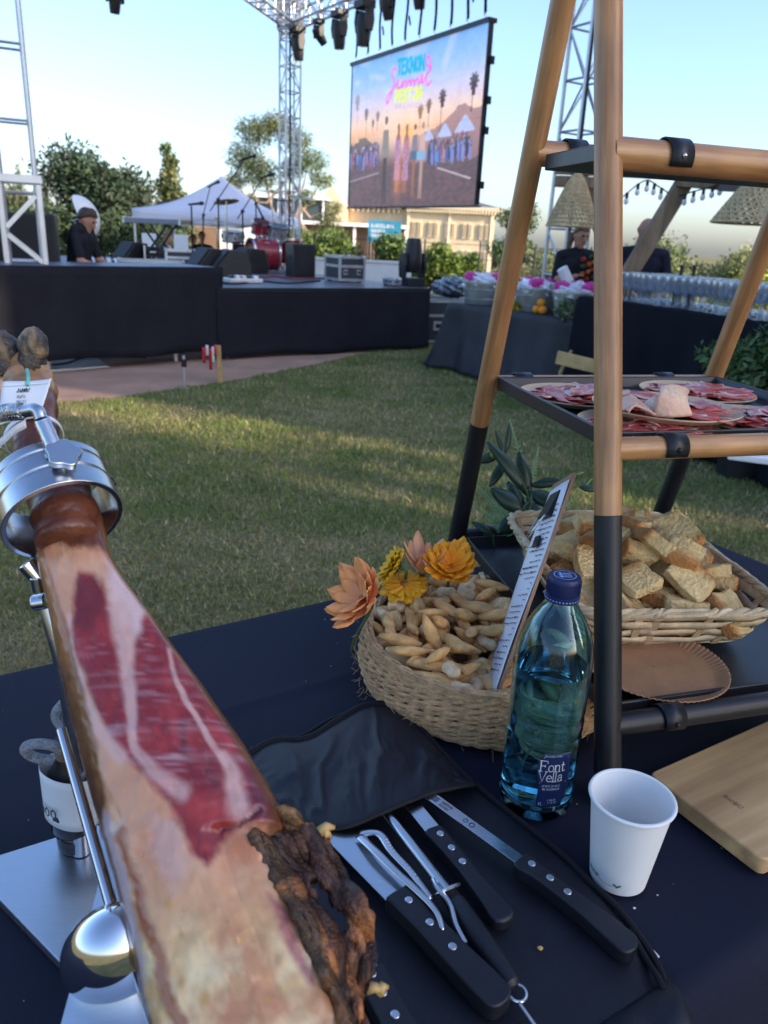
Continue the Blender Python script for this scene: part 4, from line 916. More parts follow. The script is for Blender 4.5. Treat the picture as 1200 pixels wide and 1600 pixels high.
def seated(lab, loc, rz, shirt, hairm, s=1.0):
    hc = Vector((0, -.02, 1.22)); P, R = head(hc, .15, .3)
    P += [('c', (0, 0, 1.02), (0, 0, 1.12), .05, .048, SKIN), ('e', (0, 0, .52), (.17, .14, .12), JEAN)]
    for q in (-1, 1): P += [('c', (q * .07, 0, .58), (q * .09, 0, .92), .09, .1, shirt), ('c', (q * .05, 0, 1.0), (q * .17, 0, .99), .07, .06, shirt), ('c', (q * .2, 0, .98), (q * .23, -.06, .74), .052, .042, shirt), ('c', (q * .23, -.06, .74), (q * .12, -.26, .68), .036, .028, SKIN), ('c', (q * .09, -.02, .5), (q * .11, -.42, .5), .085, .06, JEAN), ('c', (q * .11, -.42, .5), (q * .11, -.40, .1), .055, .042, JEAN), ('c', (q * .11, -.38, .045), (q * .12, -.54, .035), .04, .032, SHOE)] + hand((q * .12, -.26, .68), (-q * .3, -1, 0), -q)
    t = person(lab, loc, rz, P, cap_hair(hc, R, hairm), .012)
    c = thing('stool', 'plain stool under ' + lab.split(' seated')[0], 'stool', loc, rz)
    MB().lathe([(0, .36), (.17, .36), (.18, .38), (.17, .41), (0, .41)], 18).build('seat', M_['black_plastic'], c)
    for k in range(4): MB().tube([(.1 * math.cos(k * 1.57 + .8), .1 * math.sin(k * 1.57 + .8), .36), (.17 * math.cos(k * 1.57 + .8), .17 * math.sin(k * 1.57 + .8), 0)], .012, 6).build('leg', M_['alu'], c)
b = (-4.548,19,1.227); seated('person in black seated under the tent', (b[0], 18.9, -.02), .2, BLK, M_['hair'])
b = (-4.811,17,1.16); seated('person with brown hair seated behind the flight cases', (b[0], 17, -.05), .9, (.05, .04, .05), mat('chestnut_hair', (.16, .07, .035), .5, 0, .4, 60, bump=.5))
b = (-4.832,19.4,1.1); seated('person in pale red top seated under the tent', (b[0] - .06, 19.5, -.1), -.3, (.42, .17, .13), M_['hair'])

# ------------------------------------------------------------------ things on and around the stage
DZ = .79
def cabinet(parent, w, d, h, grille=True):
    MB().box((0, 0, h / 2), (w, d, h)).build('cabinet', M_['black_plastic'], parent, 0, bev=.012)
    if grille: MB().box((0, -d / 2 - .004, h / 2), (w - .05, .016, h - .06)).build('grille', M_['grille'], parent, 0)
    for s in (-1, 1): MB().box((s * (w / 2 + .003), 0, h * .6), (.012, .14, .05)).build('handle', M_['black_metal'], parent, 0)
p = (-4.029,8.7,1.021)
t = thing('loudspeaker', 'large black loudspeaker behind the near tower', 'loudspeaker', (p[0] - .02, 8.75, 0), .35)
cabinet(t, .70, .6, 1.46)
p = (-1.387,11.642,0.79)
t = thing('loudspeaker', 'black loudspeaker standing beside the far tower', 'loudspeaker', p, .5); cabinet(t, .34, .32, .46)
for s in (-1, 1): MB().box((s * .12, -.08, -.0), (.03, .03, .012)).build('foot', M_['alu'], t, 0)
t = thing('loudspeaker', 'small black loudspeaker upright behind the floor monitors', 'loudspeaker', (-2.72, 13.9, DZ), .3); cabinet(t, .20, .2, .38)
def wedge(p, rz, lab, k=1.0):
    t = thing('floor_monitor', lab, 'floor monitor', p, rz, 'wedge monitors on the stage')
    prof = [(-.24, 0), (.22, 0), (.24, .10), (.02, .36), (-.20, .34), (-.26, .12)]
    MB().prism(prof, -.22 * k, .22 * k, lambda x, y, z: (z, x * k, y * k)).build('cabinet', M_['black_plastic'], t, 0, bev=.012)
    MB().add([(s * .20 * k, y * k, z * k) for y, z in ((.245, .115), (.045, .352)) for s in (-1, 1)], [(0, 1, 3, 2)]).build('grille', M_['grille'], t, 0, solid=.012)
    for s in (-1, 1): MB().box((s * .222 * k, -.05, .2 * k), (.012, .12, .045)).build('handle', M_['black_metal'], t, 0)
wedge((-2.58,10.965,0.79), 2.2, 'black floor monitor nearest the platform edge'); wedge((-2.241,10.771,0.79), 2.0, 'black floor monitor in the middle of the three'); wedge((-2.255,12.151,0.79), 2.2, 'black floor monitor in front of the red drum')
p = (-1.853,9.726,0.79)
t = thing('pedal_board', 'silver pedal board with cables on the stage floor', 'pedal board', p, .5)
MB().box((0, 0, .03), (.42, .26, .05)).build('board', M_['alu'], t, 0, bev=.008)
for k in range(5): MB().box((-.15 + k * .075, .02 * (k % 2), .07), (.055, .09, .035)).build('pedal', [M_['case_panel'], M_['white'], M_['alu']][k % 3], t, 0, bev=.004)
for i, lab in enumerate(['black cable lying along the front of the stage deck', 'reddish cable curling across the stage deck']):
    pts = [(-2.204,9.551,0.79), (-1.884,9.297,0.79), (-1.67,10.034,0.79), (-1.331,9.907,0.79), (-1.016,10.781,0.79)] if i == 0 else [(-1.892,10.604,0.79), (-1.702,11.321,0.79), (-1.44,11.045,0.79), (-0.906,11.564,0.79)]
    tag(MB().tube(bez([(q[0], q[1], DZ + .012) for q in pts], 6), .012, 6).build('cable', M_['black_plastic'] if i == 0 else mat('red_cable', (.25, .05, .04), .5)), lab, 'cable', 'cables on the stage deck')

def flight_case(p, rz, w, d, h, lab, lid=.7):
    t = thing('flight_case', lab, 'flight case', p, rz, 'flight cases around the stage')
    MB().box((0, 0, h / 2 + .03), (w, d, h)).build('panel_body', M_['case_panel'], t, 0)
    for z in (.035, h * lid, h + .027):
        for s in (-1, 1):
            MB().box((0, s * (d / 2 + .003), z), (w + .02, .016, .035)).build('edge', M_['alu'], t, 0); MB().box((s * (w / 2 + .003), 0, z), (.016, d, .034)).build('edge', M_['alu'], t, 0)
    for i in (-1, 1):
        for j in (-1, 1):
            MB().box((i * (w / 2 + .004), j * (d / 2 + .004), h / 2 + .03), (.03, .03, h + .01)).build('corner', M_['alu'], t, 0)
            MB().ball((i * w / 2, j * d / 2, h + .03), .028, 8, 6).build('ball_corner', M_['alu'], t)
            MB().lathe([(0, -.015), (.03, -.015), (.03, .015), (0, .015)], 10, (i * w * .4, j * d * .38, .005), Matrix.Rotation(math.pi / 2, 3, 'X')).build('wheel', M_['black_plastic'], t)
    for s in (-.28, .28):
        q = MB().box((s * w, -d / 2 - .006, h * .45), (w * .16, .02, h * .22)).build('latch_plate', M_['alu'], t, 0); MB().box((s * w, -d / 2 - .018, h * .45), (w * .1, .012, h * .1)).build('latch', M_['black_metal'], q, 0)
    return t
flight_case((-3.579,11.711,0.79), .25, .92, .5, .09, 'low flight case with silver edges behind the platform skirt', .5)
flight_case((-3.299,12.315,0.79), .3, .42, .45, .24, 'small flight case with silver edges beside the floor monitor')
flight_case((-0.707,11.065,0.79), .55, .36, .42, .30, 'grey flight case standing alone on the right half of the stage')
flight_case((-0.047,10.577,0.79), .65, .10, .2, .06, 'small low box beside the large moving head lamp', .5)
flight_case((0.815,11.493,0), .35, 1.05, .6, .56, 'black and silver flight case on the grass right of the stage')
p = (-4.069,12.629,0.79)
wedge((-4.35, 13.2, DZ), 2.4, 'black floor monitor lying behind the low flight case', .95)
t = thing('equipment_rack', 'small open rack behind the low flight case', 'rack', (-3.9, 13.1, DZ), .4)
for i in (-1, 1):
    for j in (-1, 1): MB().beam((i * .2, j * .15, 0), (i * .2, j * .15, .3), .025, .025).build('post', M_['alu'], t, 0)
for k in range(3): MB().box((0, 0, .06 + k * .095), (.38, .28, .07)).build('unit', M_['black_metal'], t, 0, bev=.004)
# keyboard on a cross stand
a, b = (-4.345,13.2,1.458), (-3.258,12.6,1.46)
t = thing('keyboard', 'long grey keyboard on a cross stand in front of the dark trees', 'keyboard', ((a[0] + b[0]) / 2, (a[1] + b[1]) / 2, DZ), math.atan2(b[1] - a[1], b[0] - a[0])); kz = (a[2] + b[2]) / 2 - DZ; L = math.hypot(b[0] - a[0], b[1] - a[1])
MB().box((0, 0, kz), (L, .28, .08)).build('body', mat('keyboard_grey', (.20, .20, .23), .45, .2), t, 0, bev=.01)
MB().box((0, .06, kz + .045), (L * .94, .13, .012)).build('keys', M_['white'], t, 0)
for s in (-1, 1): MB().box((s * (L / 2 - .02), 0, kz + .006), (.04, .285, .1)).build('end_cheek', M_['alu'], t, 0)
for j in (-.1, .1):
    MB().tube([(-.34, j, 0), (.30, j, kz - .04)], .017, 8).build('stand_tube', M_['black_metal'], t); MB().tube([(.34, j + .035, 0), (-.30, j + .035, kz - .04)], .017, 8).build('stand_tube', M_['black_metal'], t)

# microphone stands
def mic_stand(lab, base, hub, lo, tip, micdir):
    t = thing('microphone_stand', lab, 'microphone stand', base, 0, 'microphone stands on the stage'); B = Vector(base)
    MB().tube([(0, 0, .02), Vector(hub) - B], .011, 8).build('pole', M_['black_metal'], t)
    for k in range(3): MB().tube([(0, 0, .10), (.26 * math.cos(k * 2.09 + .4), .26 * math.sin(k * 2.09 + .4), .012)], .009, 6).build('leg', M_['black_metal'], t)
    if lo: MB().tube([Vector(lo) - B, Vector(tip) - B], .008, 6).build('boom', M_['black_metal'], t); MB().ball(Vector(hub) - B, .03, 8, 6).build('clutch', M_['black_plastic'], t)
    e = Vector(tip) - B; d = Vector(micdir).normalized()
    m = MB().tube([e - d * .06, e + d * .10, e + d * .115, e + d * .15, e + d * .165], [.013, .017, .026, .026, .012], 10).build('microphone', M_['black_plastic'], t)
mic_stand('tallest boom microphone stand, its microphone high against the sky', (-3.033,13.799,0.79), (-2.633,12,1.793), (-2.781,12.1,1.633), (-2.196,11.8,2.339), (1, .1, .32))
mic_stand('second boom microphone stand, right of the tallest one', (-2.664,14.002,0.79), (-2.281,12,1.653), (-2.377,12.1,1.546), (-1.945,11.8,2.11), (1, .1, .35))
mic_stand('straight microphone stand in front of the tent left of the booms', (-2.973,11.76,0.79), (-2.826,11.2,1.669), None, (-2.808,11.2,1.694), (1, -.2, .12))
mic_stand('overhead microphone stand in front of the tent peak', (-3.427,14.204,0.79), (-3.211,13.5,1.596), (-3.234,13.5,1.536), (-3.059,13.4,2.044), (1, .1, .5))
mic_stand('thin microphone stand before the drum kit', (-2.528,14.507,0.79), (-2.257,13,1.797), (-2.276,13,1.871), (-2.19,12.9,1.703), (.4, 0, -.8))

# drum kit
p = (-2.15, 13.0, DZ)
t = thing('drum_kit', 'drum kit with red bass drum and chrome stands', 'drum kit', p, .35)
red = mat('red_drum_shell', (.28, .012, .024), .25, 0, .15, 4, coat=.5); skin_ = M_['white']
RX = Matrix.Rotation(math.pi / 2, 3, 'X')
def drum(c, r, h, M, sh, name='drum'):
    d = MB().lathe([(r, -h / 2), (r, h / 2)], 28, c, M); d.lathe([(0, -h / 2 + .004), (r, -h / 2)], 28, c, M); d.lathe([(r, h / 2), (0, h / 2 - .004)], 28, c, M)
    o = d.build(name, sh, t)
    for s in (-1, 1): MB().lathe([(r + .012, s * h / 2 - .018), (r + .012, s * h / 2 + .014), (r - .01, s * h / 2 + .014), (r - .01, s * h / 2 - .018)], 28, c, M, close=True).build('hoop', M_['chrome'], o)
    for k in range(8): a = k * math.pi / 4; MB().box(Vector(c) + M @ Vector((math.cos(a) * (r + .008), math.sin(a) * (r + .008), 0)), (.02, .02, .07), 0, M @ Matrix.Rotation(a, 3, 'Z')).build('lug', M_['chrome'], o, 0)
    return o
drum((0, 0, .25), .24, .42, Matrix.Rotation(1.75, 3, 'Z') @ RX, red, 'bass_drum')
drum((.26, .1, .60), .16, .2, rotm(.3, 0, .2), M_['alu'], 'tom_drum'); drum((-.02, .12, .66), .13, .18, rotm(.35, .1, 0), red, 'tom_drum'); drum((.52, .25, .32), .2, .36, rotm(0, 0, 0), red, 'floor_drum'); drum((-.42, .35, .5), .17, .14, rotm(.1, 0, 0), M_['alu'], 'snare_drum')
for (x, y, z, r, ti) in ((.62, .05, 1.15, .22, .15), (-.55, .15, 1.02, .2, -.2), (.25, .5, 1.22, .24, .1), (-.65, .55, .75, .16, 0)):
    c = MB().lathe([(0, .028), (.035, .024), (.045, .008), (r, -.012), (r, -.015), (.04, .004), (0, .02)], 26, (x, y, z), rotm(ti, ti * .6, 0)).build('cymbal', mat('bronze', (.45, .33, .12), .3, 1, .15, 9), t)
    MB().tube([(x, y, 0.1), (x, y, z)], .011, 8).build('cymbal_stand', M_['chrome'], t)
    for k in range(3): MB().tube([(x, y, .28), (x + .2 * math.cos(k * 2.09), y + .2 * math.sin(k * 2.09), .01)], .009, 6).build('stand_leg', M_['chrome'], t)
t2 = thing('drum_stool', 'round black drum stool behind the red drum', 'stool', (p[0] - .1, p[1] + .75, DZ)); MB().lathe([(0, .44), (.16, .44), (.17, .48), (.15, .51), (0, .51)], 20).build('seat', M_['black_plastic'], t2); MB().tube([(0, 0, .1), (0, 0, .44)], .02, 8).build('pole', M_['chrome'], t2)
for k in range(3): MB().tube([(0, 0, .2), (.22 * math.cos(k * 2.09), .22 * math.sin(k * 2.09), .01)], .01, 6).build('leg', M_['chrome'], t2)
# tall mast with a dark flat head beside the far tower
b = (-2.081,14.6,1.919)
t = thing('cymbal_arm', 'dark flat disc on a thin stand left of the far tower', 'cymbal', (b[0], b[1], DZ)); MB().lathe([(0, .02), (.16, -.005), (.16, -.01), (0, .01)], 24, (0, 0, b[2] - DZ)).build('disc', M_['black_metal'], t); MB().tube([(0, 0, 0), (0, 0, b[2] - DZ)], .01, 6).build('pole', M_['black_metal'], t)
for k in range(3): MB().tube([(0, 0, .2), (.2 * math.cos(k * 2.09), .2 * math.sin(k * 2.09), .01)], .009, 6).build('leg', M_['black_metal'], t)
# big moving head at the stage corner
p = (0.22,10.799,0.79)
t = thing('moving_head_lamp', 'large black moving head lamp standing on the stage corner', 'stage lamp', p, .55); moving_head(t, 1, .92, 0)
for s in (-1, 1): MB().box((s * .12, 0, -.0), (.05, .2, .012)).build('foot', M_['black_metal'], t, 0)
# white reflector umbrella beside the musician
c = Vector((-3.607,9.6,1.499))
t = thing('reflector_umbrella', 'white dome shaped reflector tilted behind the musician', 'reflector', (c.x, c.y, 0))
Mx = rotm(0, 1.15, .12); pr_ = [(.002, .07)] + [(.25 * math.sin(a), .07 - .20 * (1 - math.cos(a))) for a in np.linspace(.15, 1.35, 8)]
MB().lathe(pr_, 28, (0, 0, c.z), Mx).build('canopy', M_['white'], t, 60, solid=.004)
MB().tube([Vector((0, 0, c.z)) + Mx @ Vector((0, 0, .07)), Vector((0, 0, c.z)) + Mx @ Vector((0, 0, -.25))], .006, 6).build('shaft', M_['chrome'], t)
MB().tube([Vector((0, 0, c.z)) + Mx @ Vector((0, 0, -.25)), (-.2, 0, 1.2), (-.2, 0, 0)], .012, 8).build('stand', M_['black_metal'], t)
# folding table with white and black mixer in front of the musician
b = (-3.535,9.3,0.996)
t = thing('mixing_desk', 'white mixing desk on a folding table before the musician', 'mixer', (b[0] + .02, 9.35, 0), .4)
MB().box((0, 0, .86), (.62, .5, .03)).build('table_top', M_['white'], t, 0, bev=.006)
q = MB().box((0, 0, .93), (.5, .4, .11), 0, rotm(.12, 0, 0)).build('desk', M_['white'], t, 0, bev=.012)
for k in range(6):
    MB().box((-.2 + k * .08, -.08, .99), (.03, .16, .02), 0, rotm(.12, 0, 0)).build('fader', M_['black_plastic'], q, 0); MB().lathe([(.014, 0), (.012, .025), (0, .025)], 8, (-.2 + k * .08, .1, 1.0)).build('knob', M_['black_plastic'], q)
for i in (-1, 1):
    for j in (-1, 1): MB().tube([(i * .27, j * .2, 0), (i * .27, j * .2, .85)], .014, 6).build('leg', M_['alu'], t)
for x, lab in ((-5.05, 'white standing panel at the foot of the dark trees'), (-4.4, 'second white standing panel right of the first, below the dark trees')):
    t = thing('display_board', lab, 'board', (x, 16.5, 0), .1, 'white boards below the trees'); MB().box((0, 0, .62), (.28, .04, 1.24)).build('panel', M_['white'], t, 0, bev=.006); MB().box((0, 0, .02), (.34, .3, .04)).build('foot', M_['alu'], t, 0)
# clear plastic bundle on the flight case on the grass
p = (0.815,11.493,0)
R_ = np.random.default_rng(3); mb = MB(); 
def crump(c, r, m, seed):
    R = np.random.default_rng(seed); ph = R.random(9) * 6.28
    def f(u, v):
        a = u * 6.2832; b = v * math.pi; d = Vector((math.cos(a) * math.sin(b), math.sin(a) * math.sin(b), math.cos(b)))
        q = 1 + .16 * math.sin(d.x * 7 + ph[0]) * math.sin(d.y * 6 + ph[1]) + .10 * math.sin(d.z * 11 + ph[2] + d.x * 9) + .06 * math.sin(d.y * 23 + ph[3]) * math.sin(d.x * 19 + ph[4])
        return Vector(c) + Vector((d.x * r[0], d.y * r[1], d.z * r[2])) * q
    return m.grid(34, 20, f)
tag(crump((p[0] + .02, p[1], .76), (.27, .22, .14), MB(), 5).build('plastic_bundle', mat('cloudy_plastic', (.10, .12, .15), .25, 0, .4, 9, trans=.35)), 'cloudy plastic bundle lying on the flight case right of the stage', 'bundle')

# ------------------------------------------------------------------ bar tables
def draped(lx, ly, h, drop, flare=.12, amp=.03, freq=9.0, seed=0, res=.05, wr=.003, r=.02, crease=()):
    """cloth over a table lx by ly whose top is at z = h, hanging down by drop; origin at the floor under the centre"""
    R = np.random.default_rng(seed); ph = R.random(12) * 6.28
    nu = int((lx + 2 * drop) / res); nv = int((ly + 2 * drop) / res); m = MB()
    def f(u, v):
        x = (u - .5) * (lx + 2 * drop); y = (v - .5) * (ly + 2 * drop); cx = max(-lx / 2, min(lx / 2, x)); cy = max(-ly / 2, min(ly / 2, y)); ex, ey = x - cx, y - cy
        d = max(abs(ex), abs(ey)); z = h + wr * (math.sin(x * 3.1 + ph[0] + 2 * math.sin(y * 2.3)) * math.sin(y * 4.3 + ph[1]) + .6 * math.sin(x * 9 + y * 6 + ph[2]) * math.sin(y * 5 + ph[3]))
        for ax_, q_, hh in crease: z += hh * math.exp(-(((x if ax_ == 'x' else y) - q_) / .006) ** 2) * (.5 + .5 * math.sin((y if ax_ == 'x' else x) * 5 + q_ * 9))
        if d > 0:
            per = cx * 1.0 + cy * 1.3 + (ex * .4 if abs(ey) > abs(ex) else ey * .4)
            w = d / drop; fold = amp * w * (math.sin(per * freq + ph[4]) + .6 * math.sin(per * freq * 1.9 + ph[5]) + .4 * math.sin(per * freq * .6 + ph[6]))
            out = r * (1 - math.exp(-d / r)) + flare * w * w + fold
            nx = (1 if ex > 0 else -1) if abs(ex) > 1e-6 else 0; ny = (1 if ey > 0 else -1) if abs(ey) > 1e-6 else 0
            kx = abs(ex) / d; ky = abs(ey) / d
            return (cx + nx * out * kx, cy + ny * out * ky, h - max(0, d - r * .6))
        return (cx, cy, z)
    return m.grid(nu, nv, f)
def bar_table(name, lab, a, b, depth, h, seed, flare, cloth, drop=None, back=1):
    """front edge from a to b"""
    a, b = Vector((*a, 0)), Vector((*b, 0)); L = (b - a).length; rz = math.atan2(b.y - a.y, b.x - a.x); n = Vector((-math.sin(rz), math.cos(rz), 0)) * back
    t = thing(name, lab, 'table', (a + b) / 2 + n * depth / 2, rz)
    MB().box((0, 0, h - .03), (L - .02, depth - .02, .04)).build('table_top', M_['white'], t, 0)
    for i in (-1, 1):
        for j in (-1, 1): MB().tube([(i * (L / 2 - .12), j * (depth / 2 - .1), 0), (i * (L / 2 - .12), j * (depth / 2 - .1), h - .05)], .016, 8).build('leg', M_['alu'], t)
    draped(L, depth, h, drop or h - .02, flare, .045, 8, seed, .04).build('tablecloth', cloth, t, 60, solid=.003)
    return t
BA, BB = (.62, 8.90), (1.70, 7.45)
tubs = bar_table('ice_table', 'table under a creased black cloth carrying the ice tubs', BA, BB, .60, .74, 3, .14, mat_weave('creased_black_cloth', (.045, .045, .048), (.018, .018, .022), 300, .6, .3, .4))
GA, GB = (1.61, 6.91), (2.80, 3.83)
bar = bar_table('drinks_bar', 'long bar table under a smooth navy cloth full of wine glasses', GA, GB, .80, 1.00, 6, .02, M_['black_cloth'])

# galvanised tubs with bagged ice
zinc = mat('galvanised_zinc', (.42, .45, .45), .42, .75, .22, 7, bump=.05); bag = mat('ice_bag_plastic', (.72, .73, .78), .3, 0, .08, 8, bump=.3, bscale=25, trans=.25); pink = mat('pink_print', (.62, .04, .30), .4, 0, .2, 9)
d_ = (Vector((*BB, 0)) - Vector((*BA, 0))).normalized(); n_ = Vector((-d_.y, d_.x, 0))
TUB = [(.22, .27, 'galvanised tub of bagged ice at the left end of the black table', .22), (1.0, .31, 'galvanised tub of bagged ice in the middle behind the oranges', .23), (1.56, .26, 'galvanised tub of bagged ice at the right end of the black table', .215)]
for i, (s, off, lab, r) in enumerate(TUB):
    p = Vector((*BA, .745)) + d_ * s + n_ * off; t = thing('ice_tub', lab, 'tub', p, i * 1.1, 'ice tubs on the black table')
    MB().lathe([(0, 0), (r * .82, 0), (r * .84, .01), (r, .22), (r + .012, .225), (r + .012, .24), (r, .243), (r - .01, .235), (r * .83, .02), (0, .015)], 36).build('shell', zinc, t)
    for z in (.06, .16): MB().tube([((r * .82 + z * .8 * r) * math.cos(a) * 1.0, (r * .82 + z * .8 * r) * math.sin(a), z) for a in np.linspace(0, 6.283, 33)[:-1]], .005, 6, closed=True).build('rib', zinc, t)
    for s2 in (-1, 1): MB().tube([(s2 * (r + .005), -.05, .20), (s2 * (r + .045), -.04, .17), (s2 * (r + .045), .04, .17), (s2 * (r + .005), .05, .20)], .006, 6).build('handle', zinc, t)
    b = thing('ice_bag', ['white and pink bag of ice in the left tub', 'white and pink bag of ice in the middle tub', 'white and pink bag of ice in the right tub'][i], 'ice bag', p + Vector((0, 0, .175)), 0, 'bags of ice in the tubs')
    crump((0, 0, .05), (r * .92, r * .92, .10), MB(), 30 + i).build('bag', bag, b)
    for k in range(3): crump((.7 * r * math.cos(1.2 + k * 2.3 + i), .5 * r * math.sin(1.2 + k * 2.3 + i) - .03, .11), (.075, .06, .05), MB(), 60 + i * 5 + k).build('printed_patch', pink, b)
# oranges, yellow flower, leaves beside the tubs
orange = mat('orange_peel', (.75, .27, .01), .45, 0, .08, 12, bump=.25, bscale=90)
p0 = Vector((*BA, .745)) + d_ * 1.28 + n_ * .08
for i, (dx, dy, dz, lab) in enumerate([(0, 0, .0, 'orange at the left front of the small pile beside the tub'), (.085, .0, 0, 'orange at the right of the small pile beside the tub'), (.035, .02, .066, 'topmost orange of the small pile beside the tub')]):
    t = thing('orange_fruit', lab, 'orange', p0 + d_ * (dx - .04) + n_ * dy + Vector((0, 0, dz + .042)), 0, 'pile of oranges'); MB().ball((0, 0, 0), (.043, .043, .041), 20, 14).build('fruit', orange, t, 180); MB().lathe([(0, .0425), (.006, .042), (.005, .039)], 8).build('stem_scar', M_['pergola'], t)
def sprig(name, lab, loc, n, spread, h, size, col, cat='plant', flower=None):
    t = thing(name, lab, cat, loc); R = np.random.default_rng(int(abs(loc[0] * 1000)) % 999); m = MB(); P = []; 
    for k in range(n):
        a = R.random() * 6.28; e = Vector((math.cos(a) * spread * R.random(), math.sin(a) * spread * R.random(), h * (.4 + .6 * R.random())))
        m.tube([(0, 0, 0), e * .5 + Vector((0, 0, .1 * h)), e], .004, 5)
        for q in range(8): P.append(tuple(e * (.35 + .65 * R.random()) + Vector(R.normal(0, size * .35, 3))))
    m.build('stem', mat('green_stem', (.08, .13, .03), .6), t)
    P = np.array(P); c = np.array(col)[None] * (.6 + .8 * R.random(len(P)))[:, None]; put('leaf', leaf_mesh('leaf', P, size, c, .42), t)['kind'] = 'stuff'
    return t
sprig('yellow_sprig', 'small yellow flower sprig in front of the middle tub', Vector((*BA, .745)) + d_ * .93 + n_ * .09, 14, .07, .09, .05, (.42, .33, .03), 'flower')
sprig('leaf_sprig', 'grey green leaf sprig in front of the right tub', Vector((*BA, .745)) + d_ * 1.66 + n_ * .03, 26, .11, .17, .07, (.14, .18, .10))

# wine glasses in rows, each its own thing
gm = MB().lathe([(.034, 0), (.034, .003), (.008, .008), (.005, .02), (.0045, .085), (.012, .095), (.034, .125), (.041, .16), (.036, .215), (.0345, .215), (.0395, .16), (.033, .127), (.009, .1)], 14)
g0 = gm.build('wine_glass', mat_thin_glass('wine_glass', (.92, .96, 1.0), .35, .08), None, 60); gmesh = g0.data; bpy.data.objects.remove(g0)
d2 = (Vector((*GB, 0)) - Vector((*GA, 0))).normalized(); n2 = Vector((-d2.y, d2.x, 0)); k = 0
for i in range(36):
    for j in range(8):
        if k >= 286: break
        p = Vector((*GA, 1.0035)) + d2 * (.25 + i * .082) + n2 * (.09 + j * .086) + Vector((random.uniform(-.02, .02), random.uniform(-.02, .02), 0))
        o = bpy.data.objects.new('wine_glass', gmesh); COL.objects.link(o); o.location = p; tag(o, 'upright empty wine glass in the rows standing on the bar', 'wine glass', 'wine glasses on the bar'); k += 1
# two dark bottles behind the man's elbow
for i, (px, lab) in enumerate([(2.33, 'left of two dark bottles behind the glasses'), (2.42, 'right of two dark bottles behind the glasses')]):
    t = thing('dark_bottle', lab, 'bottle', (px, 6.62 - i * .04, .985), 0, 'dark bottles behind the bar')
    MB().lathe([(0, 0), (.036, 0), (.038, .01), (.038, .19), (.014, .24), (.013, .30), (.015, .31), (0, .31)], 18).build('glass', M_['black_plastic'], t); MB().lathe([(.0155, .285), (.0155, .312), (0, .313)], 12).build('cap', M_['black_metal'], t)
t = thing('back_shelf', 'narrow back shelf behind the glasses carrying two dark bottles', 'shelf', (2.40, 6.62, 0), -.4); MB().box((0, 0, .965), (.34, .2, .04)).build('board', M_['pergola'], t, 0)
for i in (-1, 1): MB().box((i * .14, 0, .472), (.03, .18, .944)).build('side', M_['pergola'], t, 0)

# ------------------------------------------------------------------ timber pergola over the bar with woven lamps
t = thing('timber_pergola', 'timber pergola frame with slanting braces over the bar', 'pergola', (2.4, 8.0, 0))
def tb(name, a, b, w=.11, h=.11): return MB().beam(a, b, w, h).build(name, M_['pergola'], t, 0, bev=.008, world=True)
a1, b1 = (2.444,7.2,1.984), (2.064,7.2,1.167)
tb('brace', a1, b1, .10, .14)
a2, b2 = (1.591,7.5,2.007), (1.889,7.5,1.482)
tb('brace', a2, b2, .09, .12)
a3, b3 = (1.342,7.2,1.924), (3.489,7.2,1.931)
tb('post', (b1[0], 7.2, 0), (b1[0], 7.2, b1[2] + .02), .1, .1)
tb('beam', (2.385,7.18,1.965), (2.998,6.5,1.891), .10, .09)
tb('beam', (1.35,7.3,1.925), (1.724,7.3,1.927), .10, .09)
tb('beam', (1.337,7.3,2.032), (2.453,7.2,2.025), .08, .10)
tb('post', (b3[0] + .35, 6.5, 0), (b3[0] + .35, 6.5, 2.0), .11, .11)
q = (2.636,6.6,1.921)
MB().box((q[0] + .35, q[1], q[2] + .02), (.95, .03, .16)).build('fascia_board', M_['case_panel'], t, 0, world=True)
straw = mat('woven_straw', (.50, .37, .20), .8, 0, .3, 30, bump=.4, bscale=80)
def pendant(lab, c, r, h, ztop):
    """woven cone: crossed straw strands round hoops"""
    t = thing('woven_lamp', lab, 'lamp', c, 0, 'woven straw lamps over the bar')
    prof = lambda v: (r * (1 - v) ** .78 * .86 + r * .14, h * v)      # v from rim to neck
    for s in (-1, 1):
        m = MB()
        for k in range(34):
            m.tube([(prof(v)[0] * math.cos(k * .1848 + s * v * 1.1), prof(v)[0] * math.sin(k * .1848 + s * v * 1.1), prof(v)[1]) for v in np.linspace(0, 1, 9)], .006 * r / .25, 4, caps=False)
        m.build('strand_weave', straw, t)
    m = MB()
    for v in np.linspace(0, 1, 13): m.tube([(prof(v)[0] * math.cos(a), prof(v)[0] * math.sin(a), prof(v)[1]) for a in np.linspace(0, 6.283, 33)[:-1]], .007 * r / .25, 5, closed=True)
    m.build('hoop', straw, t)
    MB().lathe([(prof(.62)[0] * .97, prof(.62)[1]), (prof(.8)[0] * .97, prof(.8)[1]), (r * .13, h), (r * .12, h + .10), (r * .05, h + .12), (0, h + .12)], 24).build('solid_crown', straw, t)
    MB().tube([(0, 0, h + .1), (0, 0, ztop - c[2])], .005, 5).build('cord', M_['black_plastic'], t); MB().ball((0, 0, h * .62), .035, 10, 8).build('bulb', M_['white'], t)
c1 = Vector((1.516,7.2,1.56)); pendant('woven straw cone lamp left of the front ladder leg', c1, .222, .42, 2.1)
c2 = Vector((2.466,5.6,1.605)); pendant('larger woven straw lamp cut by the right picture edge', c2, .33, .36, 1.95)
